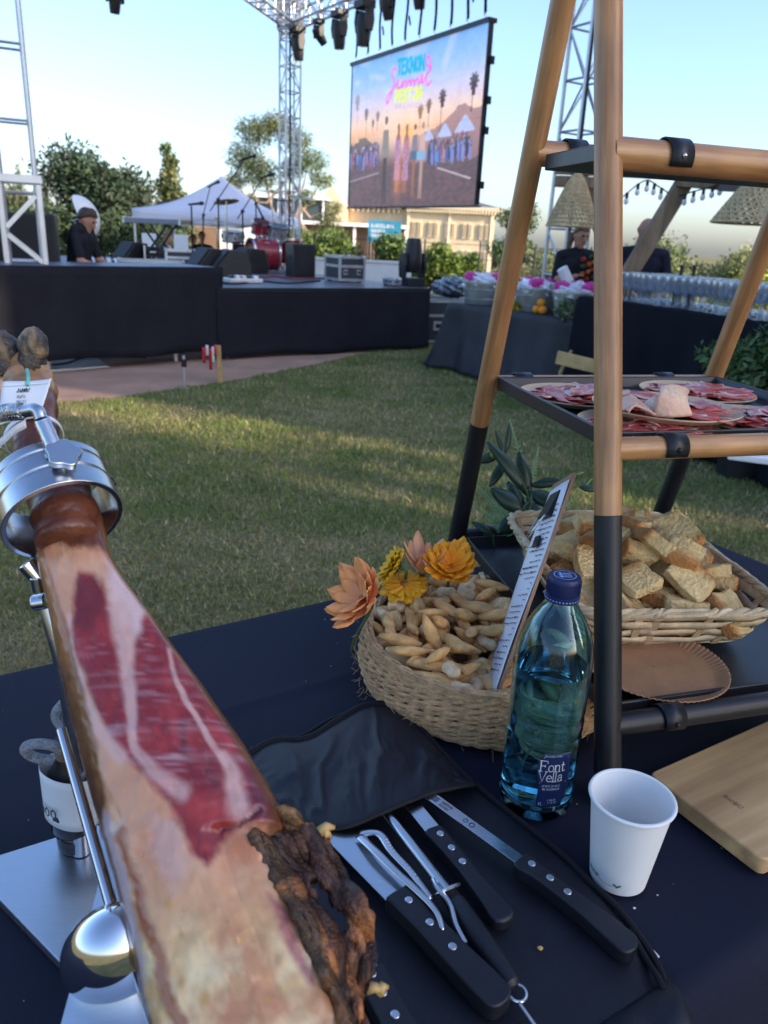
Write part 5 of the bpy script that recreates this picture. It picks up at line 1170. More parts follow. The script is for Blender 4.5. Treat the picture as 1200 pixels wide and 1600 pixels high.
# string of small bulbs
P = [(1.815,7.2,1.699), (1.935,7.2,1.829), (2.097,7.2,1.958), (2.225,7.2,1.914), (2.374,7.2,1.849), (2.436,7,1.872), (2.551,6.9,1.911), (2.636,6.8,1.948)]
t = thing('string_lights', 'string of small clear bulbs hanging between the timber beams', 'string lights', P[2])
MB().tube(bez(P, 6), .006, 5).build('cord', M_['black_plastic'], t, world=True)
for k in range(4, 41, 3):
    q = Vector(bez(P, 6)[k]); s = MB().tube([q + Vector((0, 0, .005)), q - Vector((0, 0, .045))], .014, 8).build('socket', M_['black_plastic'], t, world=True)
    MB().ball(q - Vector((0, 0, .066)), (.021, .021, .027), 10, 8).build('bulb', mat_bulb if 'mat_bulb' in globals() else M_['white'], s, world=True)
# tipped wooden easel sign on the grass by the tables
p = Vector((1.93,8.294,0))
t = thing('wooden_sign', 'pale wooden plank lying tilted on a small stake before the bar', 'wooden plank', (1.86, 6.55, 0))
a, b = (1.399,6.6,0.508), (1.735,6.4,0.465)
sw = mat_wood('pale_pine', (.66, .45, .20), (.52, .33, .12), 'X', 4, .55)
MB().beam(a, b, .03, .11).build('plank', sw, t, 0, bev=.006, world=True); MB().beam((1.451,6.66,0.36), (1.529,6.66,0.565), .022, .022).build('stake', sw, t, 0, bev=.003, world=True)
MB().beam((b[0], b[1], b[2]), (b[0] + .05, b[1] + .05, 0), .03, .03).build('support', sw, t, 0, world=True); MB().beam((1.451,6.66,0.36), (1.84, 6.66, 0), .022, .022).build('support', sw, t, 0, world=True)

# foliage arrangement with white flowers by the bar
def arrangement():
    c = Vector((2.181,4.95,0.779)); base = Vector((c.x + .05, c.y, 0))
    t = thing('foliage_stand', 'tall foliage arrangement with white flowers on a black stand by the bar', 'plant', base)
    MB().box((.1, .0, .36), (.2, .2, .72)).build('black_stand', M_['black_metal'], t, 0, bev=.01)
    cl = [(-.10, 0, .78, (.20, .16, .13)), (-.02, -.12, .62, (.16, .14, .18)), (.12, -.1, .85, (.2, .16, .14)), (.25, 0, .98, (.15, .14, .14)), (-.02, -.16, .45, (.1, .1, .14)), (.15, -.2, .62, (.12, .1, .12))]
    P, w = clump_points(cl, 1700); cols = np.where((w % 2 == 0)[:, None], np.array([[.07, .14, .05]]), np.array([[.12, .19, .075]])) * (.5 + .9 * RNG.random(len(P)))[:, None]
    put('foliage', leaf_mesh('foliage', P, .062, cols, .36), t)['kind'] = 'stuff'
    wf = mat('white_petal', (.74, .75, .72), .6, 0, .05, 20)
    for (x, y, z) in ((.06, -.27, .80), (.10, -.25, .74), (.30, -.16, .86)):
        m = MB()
        for k in range(6):
            a = k * 1.047; m.grid(3, 4, lambda u, v: (x + math.cos(a) * .045 * v + (u - .5) * .03 * math.sin(math.pi * min(1, v * .9 + .08)) * -math.sin(a), y - .015 - .02 * v * v, z + math.sin(a) * .045 * v + (u - .5) * .03 * math.sin(math.pi * min(1, v * .9 + .08)) * math.cos(a)))
        m.build('white_flower', wf, t, 60, solid=.001)
    m = MB()
    for k in range(9): m.tube([(.1, 0, .7), (.1 + .25 * math.cos(k * .9), -.05 + .15 * math.sin(k * .9), .9)], .004, 5)
    m.build('stem', mat('green_stem', (.08, .13, .03), .6), t)
arrangement()
# corner of a white tabletop behind the ladder shelf
a = (1.212,2.572,0.74)
t = thing('white_side_table', 'corner of a white table behind the ladder shelf at the right edge', 'table', (a[0] + .40, a[1] + .17, 0), -.35); MB().box((0, 0, .73), (.7, .5, .025)).build('table_top', M_['white'], t, 0, bev=.006)
for i in (-1, 1):
    for j in (-1, 1): MB().tube([(i * .16 + .1, j * .12 + .1, 0), (i * .16 + .1, j * .12 + .1, .72)], .014, 8).build('leg', M_['alu'], t)

# ------------------------------------------------------------------ buffet table
TZ_ = .84; TA = RAD(33); tdir = Vector((math.cos(TA), math.sin(TA), 0)); ndir = Vector((-math.sin(TA), math.cos(TA), 0))
tc = tdir * .32 + ndir * .6185
t = thing('buffet_table', 'long buffet table under a navy black cloth in the foreground', 'table', (tc.x, tc.y, 0), TA)
MB().box((0, 0, TZ_ - .035), (2.05, .70, .05)).build('table_top', M_['white'], t, 0)
for i in (-1, 1):
    for j in (-1, 1): MB().tube([(i * .9, j * .3, 0), (i * .9, j * .3, TZ_ - .06)], .018, 8).build('leg', M_['alu'], t)
M_['navy_cloth'] = mat_weave('navy_tablecloth', (.0115, .015, .034), (.008, .0105, .024), 420, .78, .35, .25, .0)
draped(2.11, .742, TZ_ - .004, .78, .05, .025, 9, 21, .0125, .0024, .016, (('x', -.52, .0032), ('x', -.05, .0034), ('x', .47, .003), ('y', -.12, .003), ('y', .16, .003))).build('tablecloth', M_['navy_cloth'], t, 60, solid=.0015)

# ------------------------------------------------------------------ ladder shelf
AF, AB, AP = Vector((.255, .674, .84)), Vector((.120, 1.237, .84)), Vector((.182, .948, 1.836))
RA = RAD(17); rd = Vector((math.cos(RA), math.sin(RA), 0)); WID = .392
stand = thing('ladder_shelf', 'wooden A frame ladder shelf with black painted feet and black trays', 'shelf', AF.lerp(AB, .5), 0)
bam = mat_wood('oiled_wood', (.52, .27, .105), (.30, .125, .042), 'Z', 8, .42, .15, 1.6)
bamx = mat_wood('oiled_wood_rail', (.52, .27, .105), (.30, .125, .042), 'X', 8, .42, .15, 1.6)
blk = mat('black_leg_paint', (.011, .011, .013), .42, 0, .2, 30)
def leg(a, b, zblack, r=.0142):
    d = (b - a); k = (zblack - a.z) / d.z; L = d.length
    o = bpy.data.objects.new('leg', None)
    m = MB(); m.tube([Vector((0, 0, L * k + .0005)), Vector((0, 0, L * (k + 1) / 2)), Vector((0, 0, L))], r, 22)
    ob = m.build('leg', bam, stand, 50); q = d.to_track_quat('Z', 'Y'); ob.rotation_mode = 'QUATERNION'; ob.rotation_quaternion = q; ob.location = a - stand.location
    m = MB(); m.tube([(0, 0, 0), (0, 0, L * k)], r * 1.012, 22); m.build('painted_foot', blk, ob, 50)
for off in (0, WID):
    leg(AF + rd * off, AP + rd * off, 1.138); leg(AB + rd * off, AP + rd * off, 1.139)
def rail(a, b, r, m): 
    L = (b - a).length; ob = MB().tube([(0, 0, 0), (L, 0, 0)], r, 18).build('rail', m, stand, 50); ob.location = a - stand.location; ob.rotation_euler = (0, 0, math.atan2(b.y - a.y, b.x - a.x)); return ob
def at_z(a, b, z): return a.lerp(b, (z - a.z) / (b.z - a.z))
LV = [(.922, .930, blk), (1.204, 1.204, bamx), (1.490, 1.506, bamx)]
tray_m = mat('black_tray', (.012, .013, .017), .38, 0, .15, 14, spec=.5); trays = []
for i, (zf, zb, mm) in enumerate(LV):
    f, b = at_z(AF, AP, zf), at_z(AB, AP, zb); rr = [.0125, .0125, .016][i]
    rail(f, f + rd * WID, rr, mm); rail(b, b + rd * WID, rr * .95, mm)
    for a0, xs_ in ((f, (.075, .32)), (b, (.055, .30))):     # strap hooks over the rails
        for s in xs_:
            h = [(rr + .002) * 1.08 * math.cos(a) for a in np.linspace(-.4, 3.6, 12)]; c0 = a0 + rd * s; nrm = Vector((-rd.y, rd.x, 0)) * (1 if a0 is f else -1)
            m = MB(); m.grid(1, 14, lambda u, v: c0 + rd * ((u - .5) * .026) + nrm * (-(rr + .0025) * math.cos(-.5 + 4.0 * min(1, v * 1.0))) + Vector((0, 0, (rr + .0025) * math.sin(-.5 + 4.0 * v))))
            hk = m.build('hook', blk, stand, 60, world=True, solid=.002)
            q = c0 - nrm * (rr + .004) + Vector((0, 0, .001)); MB().ball(q, .003, 8, 6).build('rivet', M_['chrome'] if i == 2 else blk, hk, world=True)
    # tray: sunk pan with a turned-up lip between the rails
    nv_ = (b - f); nv_.z = 0; D_ = nv_.length; nv_.normalize(); z = min(zf, zb) - .004
    T0 = f + nv_ * (rr + .006) + rd * .008; Wt = WID - .016; Dt = D_ - 2 * rr - .012; hz = .017
    def pan(x, y, zz): return T0 + rd * x + nv_ * y + Vector((0, 0, zz + (z - T0.z)))
    m = MB()
    o_ = [(0, 0), (Wt, 0), (Wt, Dt), (0, Dt)]; e = .004; s_ = .010
    rings = [[pan(x, y, hz) for x, y in o_], [pan(e if x == 0 else Wt - e, e if y == 0 else Dt - e, hz) for x, y in o_], [pan(s_ if x == 0 else Wt - s_, s_ if y == 0 else Dt - s_, .002) for x, y in o_], [pan(x, y, -.001) for x, y in o_]]
    vs = [v for r_ in rings for v in r_]; fs = [(8, 9, 10, 11), (15, 14, 13, 12)]
    for k in range(4):
        k2 = (k + 1) % 4; fs += [(k, k2, 4 + k2, 4 + k), (4 + k, 4 + k2, 8 + k2, 8 + k), (12 + k, 12 + k2, k2, k)]
    m.add(vs, fs); m.build('tray', tray_m, stand, 0, world=True, bev=.0015)
    trays.append((T0, Wt, Dt, nv_.copy(), z + .002))

# ------------------------------------------------------------------ plates of ham on the middle tray
T0, Wt, Dt, nvv, tz = trays[1]
card = mat('card_plate', (.60, .44, .29), .6, 0, .08, 12)
ham_m = mat('ham_slice', (0, 0, 0), .38, 0, .10, 60, vcol=True, sss=.25, spec=.5, coat=.2, bump=.1, bscale=220)
def slice_sheet(R, L, W):
    """one wavy slice: returns grid and colours, origin at its middle"""
    nu, nv = 16, 10; ph = R.random(8) * 6.28; m = MB(); cols = []; fatw = .12 + .16 * R.random()
    def f(u, v):
        x = (u - .5) * L * (1 + .15 * math.sin(v * 5 + ph[0])); y = (v - .5) * W * (1 - .55 * abs(u - .45) ** 1.6) + .008 * math.sin(u * 6 + ph[1])
        z = .0012 * math.sin(u * 13 + ph[2]) * (0.5 + v) + .0022 * math.sin(v * 7 + ph[3] + u * 4) + .0010 * math.sin(u * 25 + v * 12 + ph[4]) + .0035
        fat = max(0, 1 - abs(v - .97) / fatw) + max(0, 1 - abs((v - .45) - .18 * math.sin(u * 5 + ph[5])) / .05) * .7 + max(0, 1 - abs((v - .2) - .1 * math.sin(u * 8 + ph[6])) / .03) * .4
        fat = min(1, fat); t_ = .85 + .3 * math.sin(u * 30 + v * 17 + ph[7]) * .5
        lean = (.56 * t_, .075 * t_, .055 * t_); fc = (.80, .60, .52)
        cols.append(tuple(lean[i] * (1 - fat) + fc[i] * fat for i in range(3))); return (x, y, z)
    m.grid(nu, nv, f); return m, cols
SL = []
for k in range(7):
    R = np.random.default_rng(100 + k); m, cols = slice_sheet(R, .085 + .03 * R.random(), .034 + .012 * R.random()); o = m.build('ham_slice', ham_m, None, 180, cols=cols, solid=.0012); SL.append(o.data); bpy.data.objects.remove(o)
def plate(lab, slab, c, r, z, n, seed, tiltz=0, sl=1.0):
    t = thing('card_plate', lab, 'plate', (c[0], c[1], z), 0, 'card plates of sliced ham on the middle tray')
    m = MB().lathe([(0, 0), (r * .8, 0), (r * .86, .002), (r, .008), (r, .0095), (r * .86, .0035), (0, .0015)], 48); m.build('dish', card, t, 50)
    R = np.random.default_rng(seed)
    for k in range(n):
        a = k * 6.283 / max(1, n - 2) + R.random() * .4; rr = r * (.40 if k < n - 2 else .10) * sl; o = bpy.data.objects.new('ham_slice', SL[int(R.integers(7))]); COL.objects.link(o)
        o.modifiers.new('solid', 'SOLIDIFY').thickness = .0012
        o.location = (c[0] + rr * math.cos(a), c[1] + rr * math.sin(a), z + .0008 + .0007 * k); o.rotation_euler = (R.normal(0, .03), R.normal(0, .03), a + 1.2 + R.normal(0, .3))
        s = r / .085 * (.80 + .22 * R.random()); o.scale = (s, s, .8 * s)
        tag(o, slab, 'ham slice', slab)
mm_ = lambda x, y: T0 + rd * x + nvv * y
PL = [((0.256,1.038,1.216), .080, 'card plate of ham at the back left of the middle tray'), ((0.443,1.112,1.216), .080, 'card plate of ham at the back right, behind the fat roll'), ((0.299,0.873,1.216), .080, 'card plate of ham at the front of the middle tray, by the wooden rail'), ((0.458,0.929,1.216), .086, 'card plate of ham at the right edge of the middle tray')]
nm = ['back left', 'back right', 'front', 'right']
for i, (c, r, lab) in enumerate(PL): plate(lab, 'thin slice of cured ham on the %s plate of the middle tray' % nm[i], c, r, tz + .001, 17, 40 + i)
c = (0.33,0.913,1.228); plate('card plate of ham in the tray middle under the pale fat roll', 'thin slice of cured ham on the plate with the fat roll', c, .086, tz + .0155, 14, 51)
# pale fat curled into a roll
def fat_roll():
    c = Vector((0.308,0.857,1.245)); t = thing('fat_roll', 'pale curl of ham fat standing on the middle plate', 'fat roll', (c.x, c.y, tz + .026), .1); t.scale = (.86, .86, .86)
    fm = mat('pork_fat', (0, 0, 0), .42, 0, .10, 45, vcol=True, sss=.35, coat=.12, bump=.35, bscale=130)
    m = MB(); cols = []
    def f(u, v):      # spiral sheet, tightly rolled, slumping
        a = -2.2 + u * 9.0; r = .030 - .016 * u + .0022 * math.sin(v * 5 + u * 11) + .0015 * math.sin(u * 37 + v * 4); h = (.030 + .007 * math.sin(u * 7 + 1) - .006 * u) * (1 + .08 * math.sin(u * 23)); x = r * math.cos(a) * 1.2 + .008 * v * math.sin(2.2 * u); y = r * math.sin(a) * .95 + .004 * v
        q = .5 + .5 * math.sin(u * 14 + v * 5); k = .5 + .5 * math.sin(u * 5 + v * 8 + 1); cols.append((.74 - .12 * q, .50 - .17 * q + .05 * k, .36 - .15 * q + .06 * k)); return (x * (1 - .22 * v), y * (1 - .22 * v), .001 + v * h)
    m.grid(90, 12, f); m.build('curl', fm, t, 180, cols=cols, solid=.0038)
    m = MB(); cols = []
    def f2(u, v):
        q = .5 + .5 * math.sin(u * 9 + v * 6); cols.append((.74 - .10 * q, .48 - .12 * q, .36 - .12 * q)); return (-.040 + (u - .5) * .034, -.004 + (v - .5) * .042 + .005 * math.sin(u * 5), .002 + .016 * max(0, 1 - (2 * u - .9) ** 2) * (.6 + .4 * v) + .002 * math.sin(v * 9 + u * 7))
    m.grid(14, 12, f2); m.build('loose_flap', fm, t, 180, cols=cols, solid=.003)
fat_roll()

# ------------------------------------------------------------------ cured ham
# stations along the ham: template ordinate, template abscissae of both edges, the two edge points of the cut face
HAM = [
  (770, 47, 140, (-0.291, 0.594, 1.189), (-0.242, 0.595, 1.191)),
  (790, 48, 145, (-0.287, 0.584, 1.181), (-0.236, 0.585, 1.184)),
  (830, 48, 154, (-0.28, 0.565, 1.167), (-0.226, 0.565, 1.169)),
  (870, 52, 168, (-0.271, 0.546, 1.153), (-0.213, 0.547, 1.156)),
  (900, 58, 188, (-0.263, 0.533, 1.143), (-0.199, 0.534, 1.146)),
  (950, 68, 226, (-0.25, 0.512, 1.127), (-0.175, 0.513, 1.131)),
  (1000, 78, 262, (-0.238, 0.491, 1.112), (-0.153, 0.493, 1.116)),
  (1050, 88, 299, (-0.227, 0.472, 1.098), (-0.131, 0.474, 1.102)),
  (1100, 99, 334, (-0.216, 0.454, 1.084), (-0.112, 0.455, 1.089)),
  (1150, 111, 368, (-0.205, 0.436, 1.071), (-0.093, 0.438, 1.076)),
  (1200, 123, 398, (-0.194, 0.419, 1.059), (-0.077, 0.421, 1.064)),
  (1250, 136, 423, (-0.183, 0.403, 1.047), (-0.064, 0.405, 1.052)),
  (1280, 144, 430, (-0.177, 0.394, 1.04), (-0.06, 0.396, 1.045)),
  (1300, 150, 416, (-0.173, 0.388, 1.036), (-0.065, 0.39, 1.041)),
  (1350, 163, 430, (-0.163, 0.373, 1.025), (-0.057, 0.375, 1.03)),
  (1400, 175, 450, (-0.154, 0.359, 1.014), (-0.047, 0.361, 1.019)),
  (1450, 187, 474, (-0.145, 0.346, 1.004), (-0.036, 0.348, 1.009)),
  (1500, 199, 497, (-0.137, 0.333, 0.994), (-0.026, 0.335, 1.0)),
  (1550, 210, 519, (-0.13, 0.32, 0.985), (-0.016, 0.322, 0.99)),
  (1600, 222, 540, (-0.122, 0.308, 0.976), (-0.007, 0.31, 0.982)),
  (1660, 236, 564, (-0.113, 0.294, 0.966), (0.002, 0.296, 0.971)),
  (1730, 256, 585, (-0.102, 0.279, 0.954), (0.011, 0.281, 0.96)),
  (1800, 290, 590, (-0.087, 0.264, 0.944), (0.013, 0.266, 0.949)),
  (1840, 330, 570, (-0.072, 0.257, 0.938), (0.007, 0.258, 0.942)),
]
RIND = [
  ((-0.074, 0.397, 1.041), (-0.063, 0.42, 1.034)),
  ((-0.075, 0.392, 1.038), (-0.046, 0.415, 1.031)),
  ((-0.07, 0.386, 1.034), (-0.033, 0.411, 1.029)),
  ((-0.062, 0.377, 1.027), (-0.025, 0.402, 1.021)),
  ((-0.055, 0.369, 1.021), (-0.012, 0.39, 1.012)),
  ((-0.048, 0.361, 1.015), (-0.003, 0.379, 1.003)),
  ((-0.037, 0.35, 1.007), (0.007, 0.365, 0.993)),
  ((-0.028, 0.339, 0.999), (0.01, 0.354, 0.984)),
  ((-0.021, 0.329, 0.991), (0.006, 0.344, 0.975)),
  ((-0.011, 0.317, 0.982), (0.003, 0.331, 0.965)),
  ((-0.001, 0.303, 0.972), (0.008, 0.317, 0.953)),
  ((0.009, 0.285, 0.958), (0.017, 0.298, 0.938)),
]
def poly_sd(X, Y, P):
    """signed distance, positive inside"""
    ins = np.zeros(X.shape, bool); d = np.full(X.shape, 1e9)
    for (x0, y0), (x1, y1) in zip(P, P[1:] + P[:1]):
        c = ((y0 > Y) != (y1 > Y)) & (X < (x1 - x0) * (Y - y0) / ((y1 - y0) + 1e-9) + x0); ins ^= c
        dx, dy = x1 - x0, y1 - y0; t = np.clip(((X - x0) * dx + (Y - y0) * dy) / (dx * dx + dy * dy + 1e-9), 0, 1); d = np.minimum(d, np.hypot(X - x0 - t * dx, Y - y0 - t * dy))
    return np.where(ins, d, -d)
def line_d(X, Y, P, w0, w1):
    """1 on the stroke, fading to its edge"""
    out = np.zeros(X.shape); n = len(P) - 1
    for i, ((x0, y0), (x1, y1)) in enumerate(zip(P[:-1], P[1:])):
        dx, dy = x1 - x0, y1 - y0; t = np.clip(((X - x0) * dx + (Y - y0) * dy) / (dx * dx + dy * dy + 1e-9), 0, 1); w = w0 + (w1 - w0) * (i + t) / n
        out = np.maximum(out, np.clip(1.6 - np.hypot(X - x0 - t * dx, Y - y0 - t * dy) / w * 1.3, 0, 1))
    return out
def ham_colour(X, Y):
    N = fbm(X / 34, Y / 34, 1); N2 = fbm(X / 9, Y / 9, 7); NL = fbm(X / 75, Y / 95, 51); Xw = X + 20 * (N - .5) + 6 * (N2 - .5); Yw = Y + 18 * (fbm(X / 30 + 9, Y / 30, 4) - .5)
    C = np.zeros(X.shape + (3,)); lay = lambda C, col, m: C + (np.array(col) - C) * np.clip(m, 0, 1)[..., None]; soft = lambda P, w: np.clip(.5 + poly_sd(Xw, Yw, P) / w, 0, 1)
    # fat: pink above, peach in the middle, creamy and translucent lower down
    C[:] = (.56, .285, .165); C = lay(C, (.64, .39, .25), (N - .42) * 2.6); C = lay(C, (.44, .16, .07), (NL - .48) * 3.0)
    C = lay(C, (.54, .22, .10), np.clip((900 - Yw) / 60, 0, 1) * .7); C = lay(C, (.62, .44, .42), soft([(165, 850), (200, 880), (235, 950), (215, 1000), (185, 975), (168, 915)], 18) * .9)
    low = np.clip((Yw - 1330) / 150, 0, 1); C = lay(C, (.60, .40, .18), low * .8); C = lay(C, (.44, .18, .09), low * np.clip((fbm(X / 50, Y / 75, 61) - .46) * 3.6, 0, 1) * .8); C = lay(C, (.78, .62, .36), np.clip((Yw - 1400) / 120, 0, 1) * np.clip((fbm(X / 46, Y / 60, 81) - .44) * 4, 0, 1) * .75)
    C = lay(C, (.55, .29, .17), soft([(165, 1180), (240, 1235), (262, 1290), (230, 1300), (180, 1260)], 26) * .8); C = lay(C, (.52, .33, .29), soft([(235, 1270), (285, 1290), (300, 1360), (270, 1400), (238, 1340)], 22) * .6)
    # lean lobes
    lc = np.zeros_like(C); lc[:] = (.225, .022, .026); lc = lay(lc, (.37, .042, .040), (N - .42) * 2.4); lc = lay(lc, (.115, .020, .036), soft([(385, 1120), (440, 1230), (440, 1300), (392, 1270), (382, 1200)], 20) * .85); lc = lay(lc, (.12, .018, .024), soft([(116, 905), (160, 900), (165, 960), (140, 990), (112, 975)], 18) * .7); lc = lay(lc, (.13, .022, .028), (fbm(X / 12, Y / 60, 21) - .52) * 2.6)
    lean = [(125, 896), (152, 896), (168, 935), (180, 985), (196, 1010), (210, 1000), (228, 958), (244, 958), (300, 1020), (350, 1090), (400, 1170), (445, 1250), (440, 1292), (392, 1284), (366, 1292), (346, 1318), (326, 1352), (306, 1338), (286, 1296), (262, 1250), (225, 1212), (185, 1172), (152, 1120), (128, 1065), (112, 1000), (110, 940)]
    L = soft(lean, 12); C = C + (lc - C) * L[..., None]
    C = lay(C, (.36, .040, .036), np.clip(1.1 - np.hypot((Xw - 326) / 62, (Yw - 1268) / 34), 0, 1) * 1.2)
    fat = (.60, .37, .32)
    for P, a, b, al in (([(186, 955), (196, 1010), (200, 1060), (207, 1120), (214, 1172)], 17, 7, .95), ([(262, 1010), (276, 1060), (292, 1095), (326, 1150), (350, 1190)], 3, 6, .9), ([(350, 1180), (366, 1215), (372, 1262)], 9, 19, .95), ([(214, 1172), (240, 1205), (285, 1238)], 8, 16, .8), ([(104, 960), (110, 1030), (128, 1085), (150, 1135), (190, 1182)], 5, 13, .9)):
        C = lay(C, fat, line_d(X + 14 * (N - .5), Y + 8 * (N - .5), P, a * 1.15, b * 1.15) ** 1.3 * al * .9 * np.clip(.45 + 1.0 * fbm(X / 18, Y / 26, 71), 0, 1))
    # knife striations across the lean: fine, broken, uneven
    Yt = Y + .05 * X; in_ = L * np.clip((Yw - 965) / 40, 0, 1) * np.clip((1262 - Yw) / 30, 0, 1)
    C = lay(C, (.50, .32, .35), in_ * np.clip((vnoise(X / 90, Yt / 1.7, 33) - .58) * 3.0, 0, 1) * np.clip(fbm(X / 46, Yt / 30, 37) * 2.4 - .75, 0, 1) * .5)
    for y0, w, al in ((1064, 1.3, .45), (1081, 1.8, .7), (1142, 1.5, .5), (1154, 2.0, .75), (1198, 2.6, .5), (1206, 1.3, .5), (1236, 1.3, .3)):
        wob = 5 * (fbm(X / 60, np.full_like(X, y0 * 1.), 3) - .5); C = lay(C, (.58, .42, .44), np.clip(1.5 - np.abs(Yt - y0 - wob) / (w * 1.7), 0, 1) * al * .30 * (L > .4) * np.clip(fbm(X / 50, np.full_like(X, y0 * .1), 9) * 2.4 - .5, 0, 1))
    fl_ = np.clip((vnoise(X / 2.2, Y / 13, 91) - .84) * 8, 0, 1); C = lay(C, (.58, .42, .44), fl_ * in_ * .14)
    C = lay(C, (.10, .02, .018), line_d(X, Y, [(348, 1294), (372, 1289), (392, 1276), (404, 1262)], 2.5, 4) * .9)
    # pale strip and red seam along the left flank, tan spots lower down
    C = lay(C, (.46, .37, .40), soft([(138, 1252), (172, 1268), (186, 1330), (206, 1420), (224, 1520), (206, 1560), (186, 1430), (160, 1330)], 10) * .8)
    C = lay(C, (.26, .075, .04), line_d(Xw, Yw, [(190, 1300), (204, 1350), (220, 1410), (240, 1480), (268, 1570), (305, 1690)], 8, 17) ** .8 * .85); C = lay(C, (.50, .30, .17), line_d(Xw, Yw, [(196, 1300), (228, 1400), (256, 1480)], 6, 9) * .35)
    for x, y, r in ((264, 1415, 9), (372, 1472, 8), (284, 1535, 8), (322, 1562, 11), (284, 1462, 6), (420, 1560, 7)): C = lay(C, (.46, .25, .06), np.clip(1.2 - np.hypot(X - x, (Y - y) * .7) / r, 0, 1) * .7)
    C = lay(C, (.30, .07, .085), soft([(412, 1395), (432, 1405), (470, 1470), (500, 1540), (484, 1540), (446, 1480)], 12) * .8)
    return C
def build_ham():
    t = thing('cured_ham', 'whole cured ham leg clamped in the steel stand, its red face cut open', 'ham', (HAM[8][3][0], HAM[8][3][1], .84), 0)
    ys = np.array([h[0] for h in HAM], float); NT, NS, NB = 230, 120, 46
    yy = np.linspace(ys[0], ys[-1], NT); g = lambda k, j: np.interp(yy, ys, [h[k][j] for h in HAM])
    Lp = np.stack([g(3, j) for j in range(3)], 1); Rp = np.stack([g(4, j) for j in range(3)], 1); xl = np.interp(yy, ys, [h[1] for h in HAM]); xr = np.interp(yy, ys, [h[2] for h in HAM])
    ax = np.gradient((Lp + Rp) / 2, axis=0); ax /= np.linalg.norm(ax, axis=1)[:, None]; ac = Rp - Lp; W = np.linalg.norm(ac, axis=1); acn = ac / W[:, None]
    nn = np.cross(acn, ax); nn /= np.linalg.norm(nn, axis=1)[:, None]
    if nn[NT // 2, 2] < 0: nn = -nn
    s = np.linspace(0, 1, NS); V = np.zeros((NT, NS + NB, 3)); C = np.zeros((NT, NS + NB, 3))
    X = xl[:, None] + s[None] * (xr - xl)[:, None]; Y = np.repeat(yy[:, None], NS, 1)
    prof = -.17 * np.exp(-s / .10) - .07 * np.exp(-(1 - s) / .05) + .03 * np.sin(np.pi * s)           # rounded shoulders, nearly flat cut
    rel = prof[None] * W[:, None] + .0035 * (fbm(X / 40, Y / 40, 2) - .5) + .0016 * (fbm(X / 11, Y / 11, 5) - .5)
    rel += -.0025 * line_d(X, Y, [(345, 1292), (372, 1288), (392, 1276), (404, 1262)], 4, 5) + .0011 * np.clip(np.sin((Y + .06 * X) / 6.5), 0, 1) * (Y > 1000) * (Y < 1260) * np.clip((X - 150) / 60, 0, 1) * .5
    step = np.clip((yy - 1282) / 14, 0, 1)[:, None] * np.clip((s[None] - .62) / .1, 0, 1); rel -= .006 * step
    V[:, :NS] = Lp[:, None] + acn[:, None] * (s[None, :, None] * W[:, None, None]) + nn[:, None] * rel[..., None]
    th = .055 + .075 * np.clip((yy - 830) / 350, 0, 1) ** .8
    for k in range(NB):
        a = math.pi * (k + .5) / NB; cx = .5 + .53 * math.cos(a); dz = -th * (.10 + .90 * math.sin(a) ** .75)
        V[:, NS + k] = Lp + acn * (cx * W)[:, None] + nn * (dz + prof[-1] * W * .5)[:, None]
    C[:, :NS] = ham_colour(X, Y)
    edge_ = np.clip((np.interp(Y, [840, 900, 1000, 1150, 1240, 1275], [.16, .19, .20, .145, .12, .035]) * (1 + .5 * (fbm(Y / 40, X / 40, 8) - .5)) - s[None]) / .035, 0, 1)[..., None]; sk = np.array([.30, .115, .042])[None, None] * (.45 + 1.0 * fbm(X / 12, Y / 30, 11))[..., None] * np.interp(Y, [850, 950, 1100, 1250], [1.25, 1.1, .6, .5])[..., None]
    C[:, :NS] = C[:, :NS] * (1 - edge_) + sk * edge_
    er = np.clip((s[None] - .955) / .03, 0, 1)[..., None] * .75; C[:, :NS] = C[:, :NS] * (1 - er) + sk * .8 * er
    top = np.clip((862 - Y) / 14 + 2 * (fbm(X / 14, Y / 14, 31) - .5), 0, 1)[..., None]; shank = np.array([.11, .032, .014]) * (.4 + 1.2 * fbm(X / 20, Y / 9, 13))[..., None]; C[:, :NS] = C[:, :NS] * (1 - top) + shank * top
    kk = np.arange(NB)[None]; C[:, NS:] = np.array([.20, .075, .03])[None, None] * (.6 + .9 * fbm(kk / 4. + 0 * yy[:, None], yy[:, None] / 22, 12))[..., None]
    n = NS + NB; m = MB(); m.v = [tuple(v) for v in V.reshape(-1, 3)]
    m.f = [(i * n + j, i * n + (j + 1) % n, (i + 1) * n + (j + 1) % n, (i + 1) * n + j) for i in range(NT - 1) for j in range(n)] + [tuple(reversed(range(n))), tuple(range((NT - 1) * n, NT * n))]; m.mi = [0] * len(m.f)
    hm = mat('ham_flesh', (0, 0, 0), .30, 0, .03, 60, vcol=True, sss=.15, coat=.3, bump=.06, bscale=90, spec=.42)
    m.build('thigh', hm, t, 180, world=True, cols=C.reshape(-1, 3))
    # shank running through the clamp to the trotter
    P = [(-0.249,0.562,1.159), (-0.26,0.584,1.177), (-0.28,0.613,1.197), (-0.298,0.63,1.217), (-0.31,0.655,1.235), (-0.321,0.68,1.253), (-0.33,0.695,1.265), (-0.34,0.713,1.278)]
    ctr = bez(P, 7); rad = np.interp(np.linspace(0, 7, len(ctr)), range(8), [.0235, .0255, .0240, .0195, .0195, .021, .0215, .017]); m = MB(); m.tube(ctr, [float(r) * (1 + .05 * math.sin(i * 1.3)) for i, r in enumerate(rad)], 26)
    cols = []
    for i in range(len(ctr)):
        for k in range(26):
            q = float(fbm(i / 5., k / 4., 17)); b = np.array([.115, .034, .016]) if i < 34 else np.array([.30, .16, .07]); cols.append(b * (.35 + 1.3 * q))
